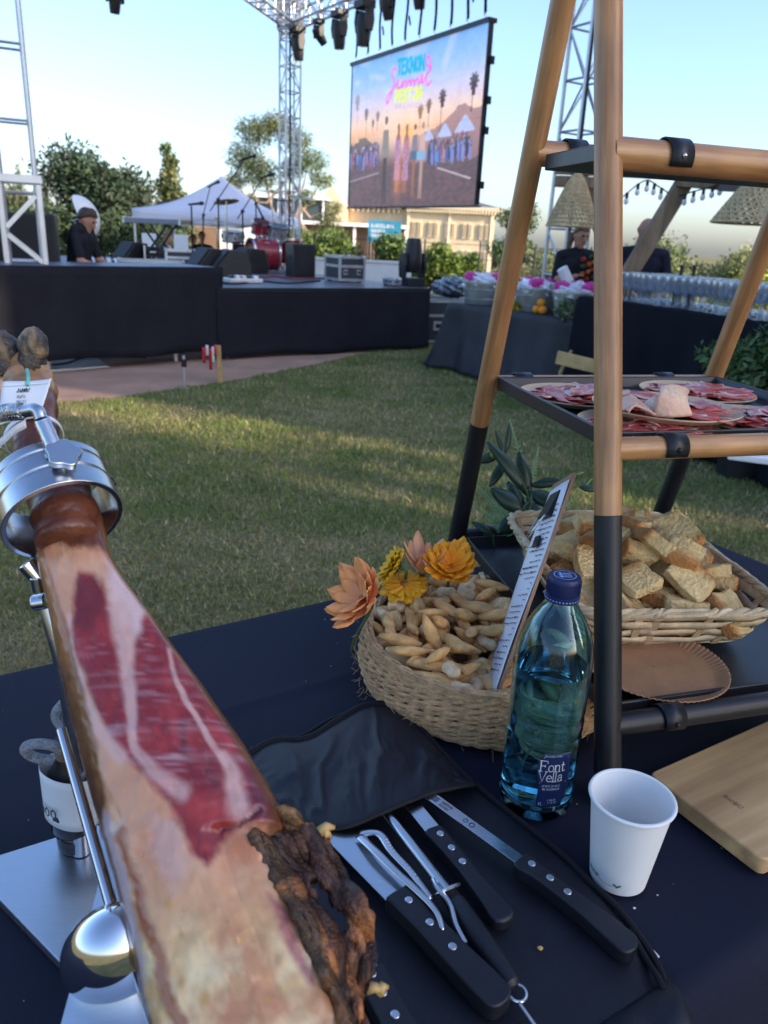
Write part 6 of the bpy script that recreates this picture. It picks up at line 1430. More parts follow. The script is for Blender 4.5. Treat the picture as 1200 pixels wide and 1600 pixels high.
    m.build('shank', mat('ham_shank', (0, 0, 0), .38, 0, .2, 60, vcol=True, coat=.3, bump=.3, bscale=110), t, 180, world=True, cols=cols)
    hf = mat('hoof_horn', (0, 0, 0), .48, 0, .25, 120, vcol=True, bump=.5, bscale=260)
    for (c, rx, lab) in (((-0.322,0.692,1.286), .0135, 0), ((-0.348,0.695,1.282), .0140, 1)):
        m = MB(); ph = 1.7 * lab; cols = []
        def f(u, v, c=c):
            a = u * 6.2832; b = v * math.pi; x = math.cos(a) * math.sin(b); y = math.sin(a) * math.sin(b); z = math.cos(b); g1 = float(fbm(x * 2.2 + 5 + y, z * 2.6 + 9 + ph, 3)); g2 = float(fbm(x * 6 + 15 + y * 3, z * 9 + 9 + ph, 5)); q = .97 + .13 * (g1 - .5) + .10 * (g2 - .5) - .10 * math.exp(-((z + .12 + .1 * x) / .10) ** 2)
            t_ = max(0, min(1, (g2 - .50) * 5)); w_ = max(0, min(1, (g1 - .56) * 6)); cc = np.array([.040, .036, .034]) * (1 - t_) + np.array([.105, .085, .065]) * t_; cc = cc * (1 - w_) + np.array([.22, .15, .08]) * w_; cols.append(cc)
            return Vector(c) + Vector((x * rx * q + .003 * z * (1 if lab == 0 else -1), y * .015 * q, math.copysign(abs(z) ** .8, z) * .0225 * q + .002))
        m.grid(40, 30, f); o = m.build('hoof_toe', hf, t, 180, world=True, cols=cols)
        m = MB(); crump(Vector(c) + Vector((.001, -.011, -.007)), (rx * .62, .006, .009), m, 8 + lab); m.build('pad', mat('hoof_pad', (.05, .045, .042), .5, 0, .5, 90, bump=.6, bscale=200, col2=(.12, .09, .06)), o, 180, world=True)
    # dried rind standing off the right flank, with a torn hole
    yq = np.linspace(0, len(RIND) - 1, 60); I = np.stack([np.interp(yq, range(len(RIND)), [r[0][j] for r in RIND]) for j in range(3)], 1); O = np.stack([np.interp(yq, range(len(RIND)), [r[1][j] for r in RIND]) for j in range(3)], 1)
    nu, nv = 40, 59; m = MB(); cols = []
    tocam = Vector((.12, -.35, .42)).normalized()
    for j in range(nv + 1):
        for i in range(nu + 1):
            u = i / nu; q = float(fbm(u * 4, j / 6., 41)); q2 = float(fbm(u * 14, j / 4.5, 44)); q3 = float(fbm(u * 5 + 7, j / 8., 47)); p = Vector(I[j]).lerp(Vector(O[j]), u * (1 + .10 * (float(fbm(j / 3., 0.5, 3)) - .5)))
            p += tocam * (.020 * (q - .5) + .006 * (q2 - .5) - .012 * math.sin(math.pi * u) + (.008 if u > .8 else 0) * math.sin(j * .5)); m.v.append(tuple(p))
            c = np.array([.030, .012, .007]) + np.array([.34, .12, .028]) * max(0, min(1, (q3 - .50) * 4.5)) + np.array([.10, .03, .012]) * max(0, q * 2 - .9)
            if j < 10 and u > .55: c = c * .5 + np.array([.38, .20, .06]) * .55 * q2 * 1.4
            if u < .22: c = c * .6 + np.array([.085, .05, .018]) * .5
            cols.append(c * (.35 + 1.3 * q2))
    for j in range(nv):
        for i in range(nu):
            u, w = (i + .5) / nu, (j + .5) / nv
            if ((u - .56) / (.13 + .04 * math.sin(w * 40))) ** 2 + ((w - .46 - .12 * (u - .5)) / .10) ** 2 < 1: continue
            m.f.append((j * (nu + 1) + i, j * (nu + 1) + i + 1, (j + 1) * (nu + 1) + i + 1, (j + 1) * (nu + 1) + i)); m.mi.append(0)
    o = m.build('dried_rind', mat('dried_rind', (0, 0, 0), .42, 0, .45, 190, vcol=True, bump=.6, bscale=420, coat=.25), t, 180, world=True, cols=cols, solid=.007)
    yf = mat('yellow_fat', (.55, .36, .13), .4, 0, .2, 50, sss=.2)
    for (a, b) in (((-0.032,0.408,1.026), (-0.023,0.413,1.026)), ((-0.03,0.407,1.025), (-0.025,0.411,1.019)), ((0.004,0.348,0.962), (0.015,0.349,0.957)), ((0.011,0.349,0.958), (0.017,0.352,0.959))):
        MB().tube([a, Vector(a).lerp(Vector(b), .5) + Vector((0, 0, .003)), b], [.004, .003, .0015], 8).build('fat_shred', yf, o, 180, world=True)
    return t
build_ham()

# ------------------------------------------------------------------ steel ham stand
def ham_stand():
    t = thing('ham_stand', 'steel ham stand with clamp ring, screw, rod and flat base plate', 'ham stand', (-0.254,0.52,0.84))
    st, ch = M_['steel'], M_['chrome']; Z3 = Vector(HAM[1][3]).lerp(Vector(HAM[1][4]), .5); A = Vector((.5142, -.6885, -.5114)).normalized()
    Rm = A.to_track_quat('Z', 'Y').to_matrix(); c = Vector((-0.254,0.569,1.175)); r, w = .0465, .0042
    prof = [(r, .0), (r, -.017), (r - .0012, -.018), (r - .0012, -.020), (r, -.021), (r, -.034), (r - .0012, -.035), (r - .0012, -.037), (r, -.038), (r, -.045), (r - w, -.045), (r - w, 0)]
    ring = MB().lathe(prof, 72, c, Rm, close=True).build('clamp_ring', st, t, 25, world=True, bev=.0006)
    up = (Vector((0, 0, 1)) - A * A.z).normalized(); side = A.cross(up)
    # threaded screw with bent knurled handle
    b0 = c - A * .030 + up * r; b1 = Vector((-0.264,0.57,1.257)); dv = (b1 - b0); L = dv.length; dn = dv.normalized()
    m = MB(); m.tube([b0 - dn * .01, b1], .0048, 16)
    x, y, _ = frame(b0, b1)
    m.tube([b0 + dn * (L * k / 260) + (x * math.cos(k * .62) + y * math.sin(k * .62)) * .0052 for k in range(260)], .0011, 5); sc = m.build('screw', ch, t, 50, world=True)
    MB().lathe([(.0095, 0), (.0095, .003), (.007, .004), (.0055, .004)], 24, b0, dn.to_track_quat('Z', 'Y').to_matrix()).build('washer', ch, sc, world=True)
    e = Vector((-0.321,0.585,1.253)); m = MB(); pth = bez([b1, Vector((-0.268,0.573,1.263)), Vector((-0.28,0.577,1.261)), e], 8); m.tube(pth, .0050, 14); h = m.build('handle', st, t, 50, world=True)
    m = MB()
    q0 = Vector((-0.282,0.577,1.261))
    for s in (-1, 1):
        x, y, zz = frame(q0, e)
        for k in range(9): m.tube([q0 + (e - q0) * (i / 40) + (x * math.cos(s * i * .28 + k * .7) + y * math.sin(s * i * .28 + k * .7)) * .0062 for i in range(41)], .0008, 4, caps=False)
    m.tube([q0, e], .0062, 14); m.build('knurled_grip', st, h, 50, world=True)
    # star knob lying on the ring
    kc = c - A * .021 + up * (r + .001) + side * -.002; km = (up * .97 + A * .1).normalized().to_track_quat('Z', 'Y').to_matrix(); pts = []
    for k in range(60): a = k / 60 * 6.2832; rr = .0125 + .0013 * math.cos(5 * a); pts.append((rr * math.cos(a), rr * math.sin(a)))
    MB().prism(pts, .004, .0105, lambda x, y, z: kc + km @ Vector((x, y, z))).build('star_knob', st, t, 40, world=True, bev=.001); MB().lathe([(.005, -.004), (.005, .004)], 16, kc, km).build('knob_stem', ch, t, world=True)
    MB().lathe([(.004, 0), (.004, .001), (.0025, .001), (.0025, 0)], 12, c - A * .02 + side * -.0 + (up * .35 - side * .94).normalized() * r, (up * .35 - side * .94).to_track_quat('Z', 'Y').to_matrix(), close=True).build('screw_hole', M_['black_metal'], ring, world=True)
    # swivel bolts below the ring, arm down to the base
    for a, b, rr in (((-0.287,0.565,1.139), (-0.276,0.565,1.125), .0075), ((-0.278,0.562,1.129), (-0.277,0.562,1.115), .0055), ((-0.284,0.563,1.104), (-0.273,0.564,1.106), .0065)):
        o = MB().tube([a, b], rr, 20).build('bolt', ch, t, world=True, bev=.001)
    pb = Vector((-0.264,0.559,0.852))
    MB().tube(bez([c - A * .02 - up * r, Vector((-0.278,0.578,1.101)), Vector((-0.262,0.565,1.02)), pb], 8), .0085, 16).build('column', st, t, world=True)
    MB().tube([(-0.243,0.503,1.026), (-0.202,0.443,0.989), (-0.164,0.386,0.96)], .0042, 14).build('rod', ch, t, world=True)
    # polished cup that carries the thigh
    cc = Vector((-0.162,0.375,0.948)); Rr = rotm(.25, .55, .35); pr_ = [(.0445 * math.sin(a), -.030 * math.cos(a)) for a in np.linspace(0, 1.45, 14)]
    m = MB(); m.ball(cc, (.034, .026, .040), 40, 28, rotm(.2, .28, .3)); m.build('polished_cup', ch, t, 180, world=True)
    # base plate and sloping foot plate
    z = .851
    pl = [(-0.336,0.551,0.851), (-0.263,0.595,0.851), (-0.151,0.515,0.851), (-0.218,0.431,0.851), (-0.366,0.542,0.851)]
    bm = mat('satin_plate', (.60, .62, .65), .32, 1.0, .05, 60, stretch=(1, 20, 1), bump=.02)
    MB().prism([(p[0], p[1]) for p in pl], .8415, .851).build('base_plate', bm, t, 0, world=True, bev=.0012)
    f = [(-0.2,0.448,0.932), (-0.187,0.44,0.937), (-0.126,0.332,0.933), (-0.185,0.335,0.925)]
    MB().add(f, [(0, 1, 2, 3)]).build('foot_plate', bm, t, 0, world=True, solid=.003)
ham_stand()

# white paper tag hanging on the trotter by a green string
def paper_tag():
    P = [(-0.33,0.649,1.268), (-0.289,0.65,1.273), (-0.294,0.629,1.244), (-0.327,0.626,1.236)]
    P = [Vector(p) for p in P]; t = thing('paper_tag', 'white paper tag with barcode tied to the ham trotter', 'tag', P[0])
    def f(u, v, o=0.0):
        p = P[3].lerp(P[2], u).lerp(P[0].lerp(P[1], u), v); n = (P[1] - P[0]).cross(P[0] - P[3]).normalized()
        return p + n * ((.0016 * math.sin(u * 4 + v * 2)) + o) * (1 if n.y < 0 else -1)
    MB().grid(14, 10, f).build('paper', mat('paper', (.72, .74, .75), .7, 0, .03, 20), t, 60, world=True, solid=.0004)
    ink = mat('ink', (.03, .035, .05), .6); ig = mat('grey_ink', (.22, .23, .26), .6)
    sgn = 1
    g_ = lambda x, y: f(x, y, .0009)
    m = MB(); lettering(m, 'JAMON', .34, .70, .10, .020, g_, .62, .25); m.ribbon([(.52, .83), (.545, .855)], .012, g_); m.build('lettering', ink, t, 0, world=True)
    m = MB(); lettering(m, 'MAPA', .38, .555, .08, .014, g_, .62, .3); lettering(m, '20/23', .38, .42, .08, .014, g_, .62, .3); m.ribbon([(.04, .86), (.5, .875), (.96, .87)], .010, g_); m.build('small_print', ig, t, 0, world=True)
    m = MB(); R = random.Random(4); x = .12
    while x < .86:
        w = R.choice((.008, .012, .02)); m.ribbon([(x, .05), (x, .32)], w, g_); x += w + R.choice((.01, .016, .024))
    m.build('barcode', ink, t, 0, world=True)
    MB().tube(bez([P[0].lerp(P[1], .52) + Vector((0, -.003, -.004)), Vector((-0.31,0.653,1.272)), Vector((-0.318,0.669,1.276))], 5), .0016, 8).build('string', mat('green_string', (.16, .50, .42), .6), t, world=True)
paper_tag()
def cable_tie():
    c = Vector((-0.301,0.633,1.225)); t = thing('cable_tie', 'white plastic band looped round the ham shank', 'band', c); A = Vector((.40, -.62, -.35)).normalized(); Rm = A.to_track_quat('Z', 'Y').to_matrix(); wm = mat('white_plastic', (.70, .72, .75), .4, 0, .05, 10)
    MB().lathe([(.0238, -.002), (.0238, .002), (.0228, .002), (.0228, -.002)], 40, c, Rm, close=True).build('loop', wm, t, world=True)
    m = MB(); Q = [Vector((-0.297,0.613,1.242)), Vector((-0.305,0.609,1.237)), Vector((-0.314,0.608,1.229)), Vector((-0.327,0.609,1.218))]
    Qb = bez(Q, 6); m.grid(len(Qb) - 1, 1, lambda u, v: Vector(Qb[min(len(Qb) - 1, int(round(u * (len(Qb) - 1))))]) + Vector((0, 0, (v - .5) * .007))); m.build('tail', wm, t, 60, world=True, solid=.0012)
cable_tie()

# small dark bottle with white paper and grey cord behind the ham
def small_bottle():
    b = Vector((-0.271,0.568,0.852)); t = thing('small_bottle', 'small dark bottle with white paper sleeve and grey cord behind the ham', 'bottle', (b.x, b.y, .8515)); t.scale = (.88, .88, .9)
    MB().lathe([(0, 0), (.018, 0), (.020, .004), (.020, .016), (.018, .02), (.024, .028), (.026, .05), (.025, .085), (.012, .11), (.010, .125), (.0115, .13), (0, .13)], 28).build('glass', mat('dark_glass_bottle', (.02, .02, .022), .12, 0, .2, 12), t)
    m = MB(); m.grid(22, 6, lambda u, v: ((.0275 + .002 * math.sin(u * 9)) * math.cos(2.2 + u * 4.2), (.0275 + .002 * math.sin(u * 9)) * math.sin(2.2 + u * 4.2), .040 + v * .058 + .004 * math.sin(u * 5)))
    pm = m.build('paper_sleeve', M_['white'], t, 60, solid=.0006)
    g_ = lambda x, y: (.0298 * math.cos(2.2 + x), .0298 * math.sin(2.2 + x), .045 + y); m = MB(); lettering(m, 'DOO', 1.5, .012, .010, .0018, lambda x, y: g_(1.6 + (x - 1.5) * 33, y)); m.build('lettering', mat('ink', (.03, .035, .05), .6), pm, 0)
    cm = mat('grey_cord', (.30, .31, .33), .85, 0, .5, 300, bump=.6, bscale=600)
    MB().tube([(-.020 + .020 * math.cos(a), -.006 - .006 * math.sin(a), .118 + .014 * math.sin(a)) for a in np.linspace(0, 6.283, 25)[:-1]], .0052, 10, closed=True).build('cord_loop', cm, t)
    MB().tube(bez([(-.004, -.004, .122), (.002, -.006, .142), (-.006, -.004, .16), (.004, 0, .175)], 6), .005, 10).build('cord', cm, t)
    MB().lathe([(.012, .11), (.013, .118), (.012, .128), (0, .13)], 20, (0, 0, .001)).build('cork', M_['pergola'], t)
small_bottle()

# ------------------------------------------------------------------ glass water bottle
def mat_glass(name, col, rough=.02, ior=1.45):
    m, n, l, b = _nodes(name); b.inputs['Base Color'].default_value = (*col, 1); b.inputs['Roughness'].default_value = rough; b.inputs['IOR'].default_value = ior; b.inputs['Transmission Weight'].default_value = 1.0
    return m
SERIF = {'F': [[(0, 1), (0, 0)], [(-.1, 0), (.14, 0)], [(-.1, 1), (.52, 1), (.52, .80)], [(0, .53), (.34, .53)], [(.34, .62), (.34, .44)]],
 'o': [[(.2, .62), (.05, .5), (0, .31), (.05, .12), (.2, 0), (.36, .12), (.42, .31), (.36, .5), (.2, .62)]], 'n': [[(.02, .6), (.02, 0)], [(-.07, .6), (.02, .6)], [(-.07, 0), (.11, 0)], [(.02, .46), (.14, .6), (.28, .6), (.36, .46), (.36, 0)], [(.27, 0), (.45, 0)]],
 't': [[(.1, .86), (.1, .12), (.2, 0), (.32, .06)], [(-.04, .6), (.28, .6)]], 'V': [[(0, 1), (.31, 0), (.6, 1)], [(-.08, 1), (.12, 1)], [(.5, 1), (.7, 1)]],
 'e': [[(.02, .34), (.40, .34), (.36, .52), (.2, .62), (.05, .5), (0, .31), (.06, .1), (.22, 0), (.40, .1)]], 'l': [[(-.06, 1), (.04, 1), (.04, 0)], [(-.05, 0), (.13, 0)]], 'a': [[(.04, .5), (.18, .62), (.33, .55), (.35, .4), (.35, .06), (.44, 0)], [(.35, .38), (.12, .34), (.02, .18), (.1, .02), (.22, 0), (.35, .12)]]}
ADV = {'F': .62, 'o': .53, 'n': .54, 't': .38, 'V': .66, 'e': .49, 'l': .22, 'a': .5}
def water_bottle():
    t = thing('water_bottle', 'blue green glass water bottle with navy label beside the round basket', 'bottle', (.176, .674, .8415))
    op = [(.028, .002), (.034, 0), (.0375, .004), (.0385, .014), (.0385, .088), (.0378, .092), (.0378, .096), (.0385, .100), (.0385, .108), (.0378, .112), (.0378, .116), (.0385, .120), (.0385, .172), (.0372, .187), (.0330, .203), (.0262, .217), (.0190, .2275), (.0152, .235), (.0140, .241), (.0140, .258)]
    ip = [(max(.001, r - .0022), z + (.006 if i < 4 else 0)) for i, (r, z) in enumerate(op)]
    prof = [(0, .006)] + op + list(reversed(ip[3:])) + [(.026, .009), (0, .011)]
    MB().lathe(prof, 64).build('glass', mat_glass('teal_glass', (.44, .85, .96), .015, 1.47), t, 40)
    wp = [(0, .0115), (.0255, .0098)] + [(r - .0003, z) for r, z in ip[3:] if z < .166] + [(ip[12][0] - .0003, .1660), (0, .1665)]
    MB().lathe(wp, 48).build('water', mat_glass('water', (.80, .95, .98), 0.0, 1.33), t, 40)
    nb = mat('navy_cap', (.008, .016, .075), .38, 0, .1, 20)
    cap = MB().lathe([(.0160, .2375), (.0168, .238), (.0168, .243), (.0160, .2435), (.0162, .2450), (.0162, .2590), (.0150, .2618), (0, .2622)], 48).build('screw_cap', nb, t, 40)
    m = MB()
    for k in range(44): a = k * 6.2832 / 44; m.box((.0163 * math.cos(a), .0163 * math.sin(a), .252), (.0006, .0009, .012), a)
    m.build('cap_ridge', nb, cap, 0)
    m = MB(); pb = mat('pale_blue_print', (.35, .48, .75), .5)
    for a in np.linspace(0, 6.283, 34)[:-1]: m.box((.0170 * math.cos(a), .0170 * math.sin(a), .2405), (.0004, .0012, .001), a)
    for y in (-.004, .0, .004): m.ribbon([(-.006, y), (.006, y)], .0012, lambda x, y: (x, y, .26245))
    m.ribbon([(-.004, -.006), (-.004, .006)], .001, lambda x, y: (x, y, .26247)); m.ribbon(arc((0, 0), .0105, 0, 6.2832, 24), .0006, lambda x, y: (x, y, .26243)); m.build('cap_print', pb, cap, 0)
    # label wrapped on the glass; x along the girth, y up
    R = .03875; A0 = RAD(-80)
    def wrap(x, y, o=0.0): return ((R + o) * math.cos(A0 + x / R), (R + o) * math.sin(A0 + x / R), y)
    m = MB(); lw = .0165
    def lab(u, v):
        y = .022 + .064 * v; x0, x1 = -lw, lw
        if v > .92: x0 = -lw + .004; x1 = lw
        if v < .42: x0 = -lw + .002
        if v < .1: x1 = lw - .004
        return wrap(x0 + (x1 - x0) * u, y)
    m.grid(14, 22, lab); L = m.build('label', mat('navy_label', (.010, .022, .085), .45, 0, .06, 30), t, 60, solid=.0004)
    m = MB(); g_ = lambda x, y: wrap(x, y, .00045)
    for txt, x, y, h in (('Font', -.0145, .0655, .0125), ('Vella', -.0155, .0535, .0122)):
        for ch in txt:
            for st in SERIF[ch]:
                pts = bez([(x + a * h * .97, y + b * h) for a, b in st], 3) if ch in 'oeant' and len(st) > 3 else [(x + a * h * .97, y + b * h) for a, b in st]
                m.ribbon(pts, .00125 if len(st) == 2 and abs(st[0][0] - st[1][0]) < .2 and abs(st[0][1] - st[1][1]) > .3 else .00085, g_)
            x += ADV[ch] * h
    m.ribbon([(-.0135, .0515), (.0140, .0515)], .0007, g_); m.ribbon([(-.0125, .0815), (.013, .0815)], .0006, g_); m.build('brand_lettering', M_['white'], L, 0)
    m = MB(); lettering(m, 'AGUA MINERAL NATURAL', -.0118, .0828, .0016, .0003, g_, .72); lettering(m, 'APORTE DIARIO', -.0110, .0470, .0022, .0004, g_, .82); lettering(m, 'DE MINERALES', -.0100, .0432, .0022, .00055, g_, .85); lettering(m, '1L', -.0128, .0245, .0032, .0006, g_); lettering(m, '1 00 02', -.004, .0300, .0018, .0004, g_); lettering(m, '2 10 20', -.003, .0270, .0018, .0004, g_)
    m.ball(wrap(-.0115, .0850, .0003), .0005, 6, 4); m.build('small_print', mat('label_grey_print', (.42, .46, .58), .6), L, 0)
water_bottle()

# ------------------------------------------------------------------ paper cup
def paper_cup():
    t = thing('paper_cup', 'white paper cup with small green print beside the glass bottle', 'cup', (.2385, .574, .8415)); h, rb, rt = .0905, .0260, .0366
    pc = mat('cup_paper', (.78, .78, .76), .55, 0, .015, 30, bump=.01, sss=.0)
    MB().lathe([(0, .004), (rb - .001, .004), (rb - .001, 0), (rb, 0), (rt, h), (rt - .0007, h), (rb - .0008, .0048), (0, .0048)], 72).build('wall', pc, t, 40)
    MB().tube([((rt + .0006) * math.cos(a), (rt + .0006) * math.sin(a), h - .0005) for a in np.linspace(0, 6.2832, 73)[:-1]], .0019, 10, closed=True).build('rolled_rim', pc, t)
    gp = mat('green_print', (.02, .17, .07), .6); m = MB(); A0 = math.atan2(-.574, -.2385) - .55
    def w(x, y): r = rb + (rt - rb) * y / h + .00025; return (r * math.cos(A0 + x / .027), r * math.sin(A0 + x / .027), y)
    lettering(m, 'BIOCUP', -.016, .0095, .0042, .0006, w, .7); m.ribbon([(-.002, .0105), (.002, .009), (.008, .0085), (.014, .0092)], .0004, w)
    for s in (-1, 1):
        for k in range(3): m.ribbon([(.0160, .0090 + .0004 * k), (.0160 + s * .0018, .0112 + .0003 * k), (.0160 + s * .0030, .0108 + .0008 * k)], .0012, w)
    m.build('green_print', gp, t, 0)
paper_cup()

# ------------------------------------------------------------------ round jute basket full of breadsticks
BK = Vector((.150, .917, .842)); BR = .171
def jute_basket():
    t = thing('jute_basket', 'round coiled jute basket full of small breadsticks', 'basket', BK); jm = mat('jute_rope', (.55, .335, .165), .9, 0, .35, 90, bump=.5, bscale=300)
    n = 11
    for k in range(n):
        v = k / (n - 1); r = BR * (.955 + .075 * math.sin(math.pi * (.15 + .8 * v)) ) + .0012 * math.sin(k * 2.2) - .004; z = .005 + k * .0067 + .0004 * math.sin(k * 5); m = MB()
        for s in (0, math.pi):
            N = 220; m.tube([((r + .0018 * math.cos(i * .7 + s)) * math.cos(i * 6.2832 / N), (r + .0018 * math.cos(i * .7 + s)) * math.sin(i * 6.2832 / N), z + .0012 * math.sin(6.2832 * i / N * 2 + k) + .0018 * math.sin(i * .7 + s)) for i in range(N)], .0027, 6, closed=True)
        m.build('coil', jm, t)
    MB().lathe([(0, .002), (BR * .97, .002), (BR * .985, .0745), (BR * .965, .0745), (BR * .95, .006), (0, .006)], 48).build('lining', jm, t)
    m = MB(); R = np.random.default_rng(2)
    for i in range(130):
        a = R.uniform(3.0, 5.6); z = R.uniform(.005, .074); r = BR * 1.03; m.tube([(r * math.cos(a), r * math.sin(a), z), ((r + .004) * math.cos(a + .01), (r + .004) * math.sin(a + .01), z + R.normal(0, .004)), ((r + R.uniform(.004, .011)) * math.cos(a + R.normal(.0, .03)), (r + .007) * math.sin(a + .02), z + R.normal(0, .008))], .0003, 3, caps=False)
    m.build('loose_fibre', jm, t)['kind'] = 'stuff'
jute_basket()
crum = mat('breadstick', (0, 0, 0), .62, 0, .2, 80, vcol=True, bump=.25, bscale=160, rand=.16)
def stick_mesh(kind, seed):
    R = np.random.default_rng(seed); ph = R.random(6) * 6.28; m = MB(); cols = []
    if kind == 'spindle': L, r = .0262 + .005 * R.random(), .0084 + .0013 * R.random()
    elif kind == 'pillow': L, r = .0155, .0108
    else: L, r = .016, .016
    for j in range(13):
        v = j / 12
        for i in range(12):
            a = i / 12 * 6.2832; x = math.cos(a); y = math.sin(a)
            if kind == 'spindle':
                w = r * max(.2, math.sin(math.pi * (.05 + .90 * v)) ** .72) * (1 + .08 * math.sin(3 * v + ph[0])); z = (v - .5) * 2 * L; p = (x * w + .003 * math.sin(v * 3 + ph[1]), y * w * (.92 if y > 0 else .8), z)
            elif kind == 'pillow':
                q = max(.12, min(1, math.sin(math.pi * (.03 + .94 * v)) * 1.5)) ** .6; w = r * q * (1 + .04 * math.sin(a * 3 + ph[2])) * (1 - .10 * math.exp(-((v - .5) / .1) ** 2)); p = (x * w, y * w * .85, (v - .5) * 2 * L)
            else:
                q = max(.1, min(1, math.sin(math.pi * (.02 + .96 * v)) * 3)); w = r * q; e = max(abs(x), abs(y)); p = (x / e * w * .95, y / e * .0055 * q * (1 + .15 * math.sin(x * 5 + v * 7 + ph[3])), (v - .5) * 2 * L)
            m.v.append(p)
            t_ = .5 + .5 * math.sin(v * 9 + a * 2 + ph[4]); b = .5 + .5 * math.sin(v * 23 + a * 5 + ph[5])
            if kind == 'spindle': c = np.array([.78, .42, .14]) * (.82 + .25 * t_); c = c * (1 - .25 * (abs(v - .5) > .4)) + (np.array([.66, .44, .22]) - c) * .25 * b
            elif kind == 'pillow': c = np.array([.72, .52, .30]) * (.88 + .2 * t_)
            else: c = np.array([.64, .43, .19]) * (.8 + .25 * t_) * (1 - .25 * (b > .9))
            cols.append(c)
    n = 12; m.f = [(j * n + i, j * n + (i + 1) % n, (j + 1) * n + (i + 1) % n, (j + 1) * n + i) for j in range(12) for i in range(n)] + [tuple(reversed(range(n))), tuple(range(12 * n, 13 * n))]; m.mi = [0] * len(m.f)
    o = m.build('breadstick', crum, None, 60 if kind != 'cracker' else 40, cols=cols); me = o.data; bpy.data.objects.remove(o); return me
STK = {'spindle': [stick_mesh('spindle', k) for k in range(5)], 'pillow': [stick_mesh('pillow', 20 + k) for k in range(3)], 'cracker': [stick_mesh('cracker', 40 + k) for k in range(2)]}
SLAB = {'spindle': ('breadstick', 'golden spindle shaped breadstick in the heap of the round basket', 'golden breadsticks'), 'pillow': ('bread_pillow', 'pale stubby breadstick in the heap of the round basket', 'pale stubby breadsticks'), 'cracker': ('cracker', 'square speckled cracker in the heap of the round basket', 'square crackers')}
def fill_basket():
    R = np.random.default_rng(9); done = []
    for layer, (zl, cnt, rmax, mind) in enumerate([(.044, 100, .148, .018), (.064, 130, .152, .0185), (.080, 66, .140, .024)]):
        pts = []; tries = 0
        while len(pts) < cnt and tries < 9000:
            tries += 1; a = R.random() * 6.2832; r = rmax * math.sqrt(R.random()); p = (r * math.cos(a), r * math.sin(a))
            if all((p[0] - q[0]) ** 2 + (p[1] - q[1]) ** 2 > mind ** 2 for q in pts): pts.append(p)
        for p in pts:
            k = R.choice(['spindle', 'pillow', 'cracker'], p=[.72, .16, .12]); me = STK[k][int(R.integers(len(STK[k])))]; nm_, lab, grp = SLAB[k]
            r = math.hypot(*p); zz = zl + .012 * (1 - (r / rmax) ** 2) + R.normal(0, .003)
            if p[0] > .02 and p[1] > -.03: zz = min(zz, .054)      # the lower tray reaches over this side
            if p[0] > -.035 and p[1] < -.045 and p[0] < .06: zz = min(zz, .050)      # the clipboard stands here
            o = bpy.data.objects.new(nm_, me); COL.objects.link(o); o.location = BK + Vector((p[0], p[1], zz)); el = R.normal(0, .28) if r < rmax * .8 else R.uniform(.0, .35)
            o.rotation_mode = 'ZYX'; M3 = Matrix.Rotation(R.random() * 6.2832, 3, 'Z') @ Matrix.Rotation(math.pi / 2 + el, 3, 'Y') @ Matrix.Rotation(R.random() * 6.28, 3, 'Z'); o.rotation_mode = 'QUATERNION'; o.rotation_quaternion = M3.to_quaternion(); s = R.uniform(.78, 1.0); o.scale = (s, s, s)
            tag(o, lab, 'breadstick' if k != 'cracker' else 'cracker', grp)
fill_basket()

# ------------------------------------------------------------------ artificial flowers behind the basket
def flower(lab, c, face, layers, col, colb, centre, stem_to, r_c=.006):
    t = thing('artificial_flower', lab, 'flower', c, 0, 'artificial flowers behind the round basket'); M3 = Vector(face).to_track_quat('Z', 'Y').to_matrix(); R = np.random.default_rng(int(abs(c[0]) * 9999) % 500)
    pm = mat('petal', (0, 0, 0), .6, 0, .08, 60, vcol=True, sss=.0, rand=.05)
    for li, (n, L, W, lift, curl) in enumerate(layers):
        for k in range(n):
            a = k * 6.2832 / n + li * .4 + R.normal(0, .06); L_ = L * (.85 + .3 * R.random()); cols = []; m = MB(); ph = R.random() * 6.28
            def f(u, v):
                w = W * min(1, .25 + v * 1.7) * math.sqrt(max(.02, 1 - (max(0, v - .62) / .39) ** 2.2)); rr = L_ * v; zz = lift * v * L_ + curl * L_ * v * v; y = (u - .5) * w; zz += -.35 * abs(u - .5) * w + .04 * L_ * math.sin(u * 8 + v * 5 + ph)
                q = v * .8 + .2 * abs(u - .5) * 2 - .25 * (.5 + .5 * math.cos(u * 25)) * (1 - v); cols.append(tuple(colb[i] + (col[i] - colb[i]) * q for i in range(3))); p = Vector((math.cos(a) * rr - math.sin(a) * y, math.sin(a) * rr + math.cos(a) * y, zz)); return M3 @ p
            m.grid(8, 7, f); m.build('petal', pm, t, 180, cols=cols, solid=.0004)
    m = MB(); m.ball((0, 0, 0), (r_c, r_c, r_c * .7), 12, 8, M3); m.build('centre', mat('flower_centre', centre, .8, 0, .3, 80, bump=.6, bscale=300), t)
    gs = mat('green_stem', (.07, .12, .03), .6); e = Vector(stem_to) - Vector(c); MB().tube(bez([M3 @ Vector((0, 0, -.002)), M3 @ Vector((0, 0, -.02)), e * .6 + Vector((0, 0, -.01)), e], 5), .0022, 8).build('stem', gs, t)
    m = MB()
    for k in range(7): a = k * .9; m.grid(2, 3, lambda u, v: M3 @ Vector((math.cos(a) * .014 * v - math.sin(a) * (u - .5) * .008 * (1 - v), math.sin(a) * .014 * v + math.cos(a) * (u - .5) * .008 * (1 - v), -.004 - .004 * v)))
    m.build('sepal', gs, t, 60, solid=.0005)
root = (.06, 1.085, .86)
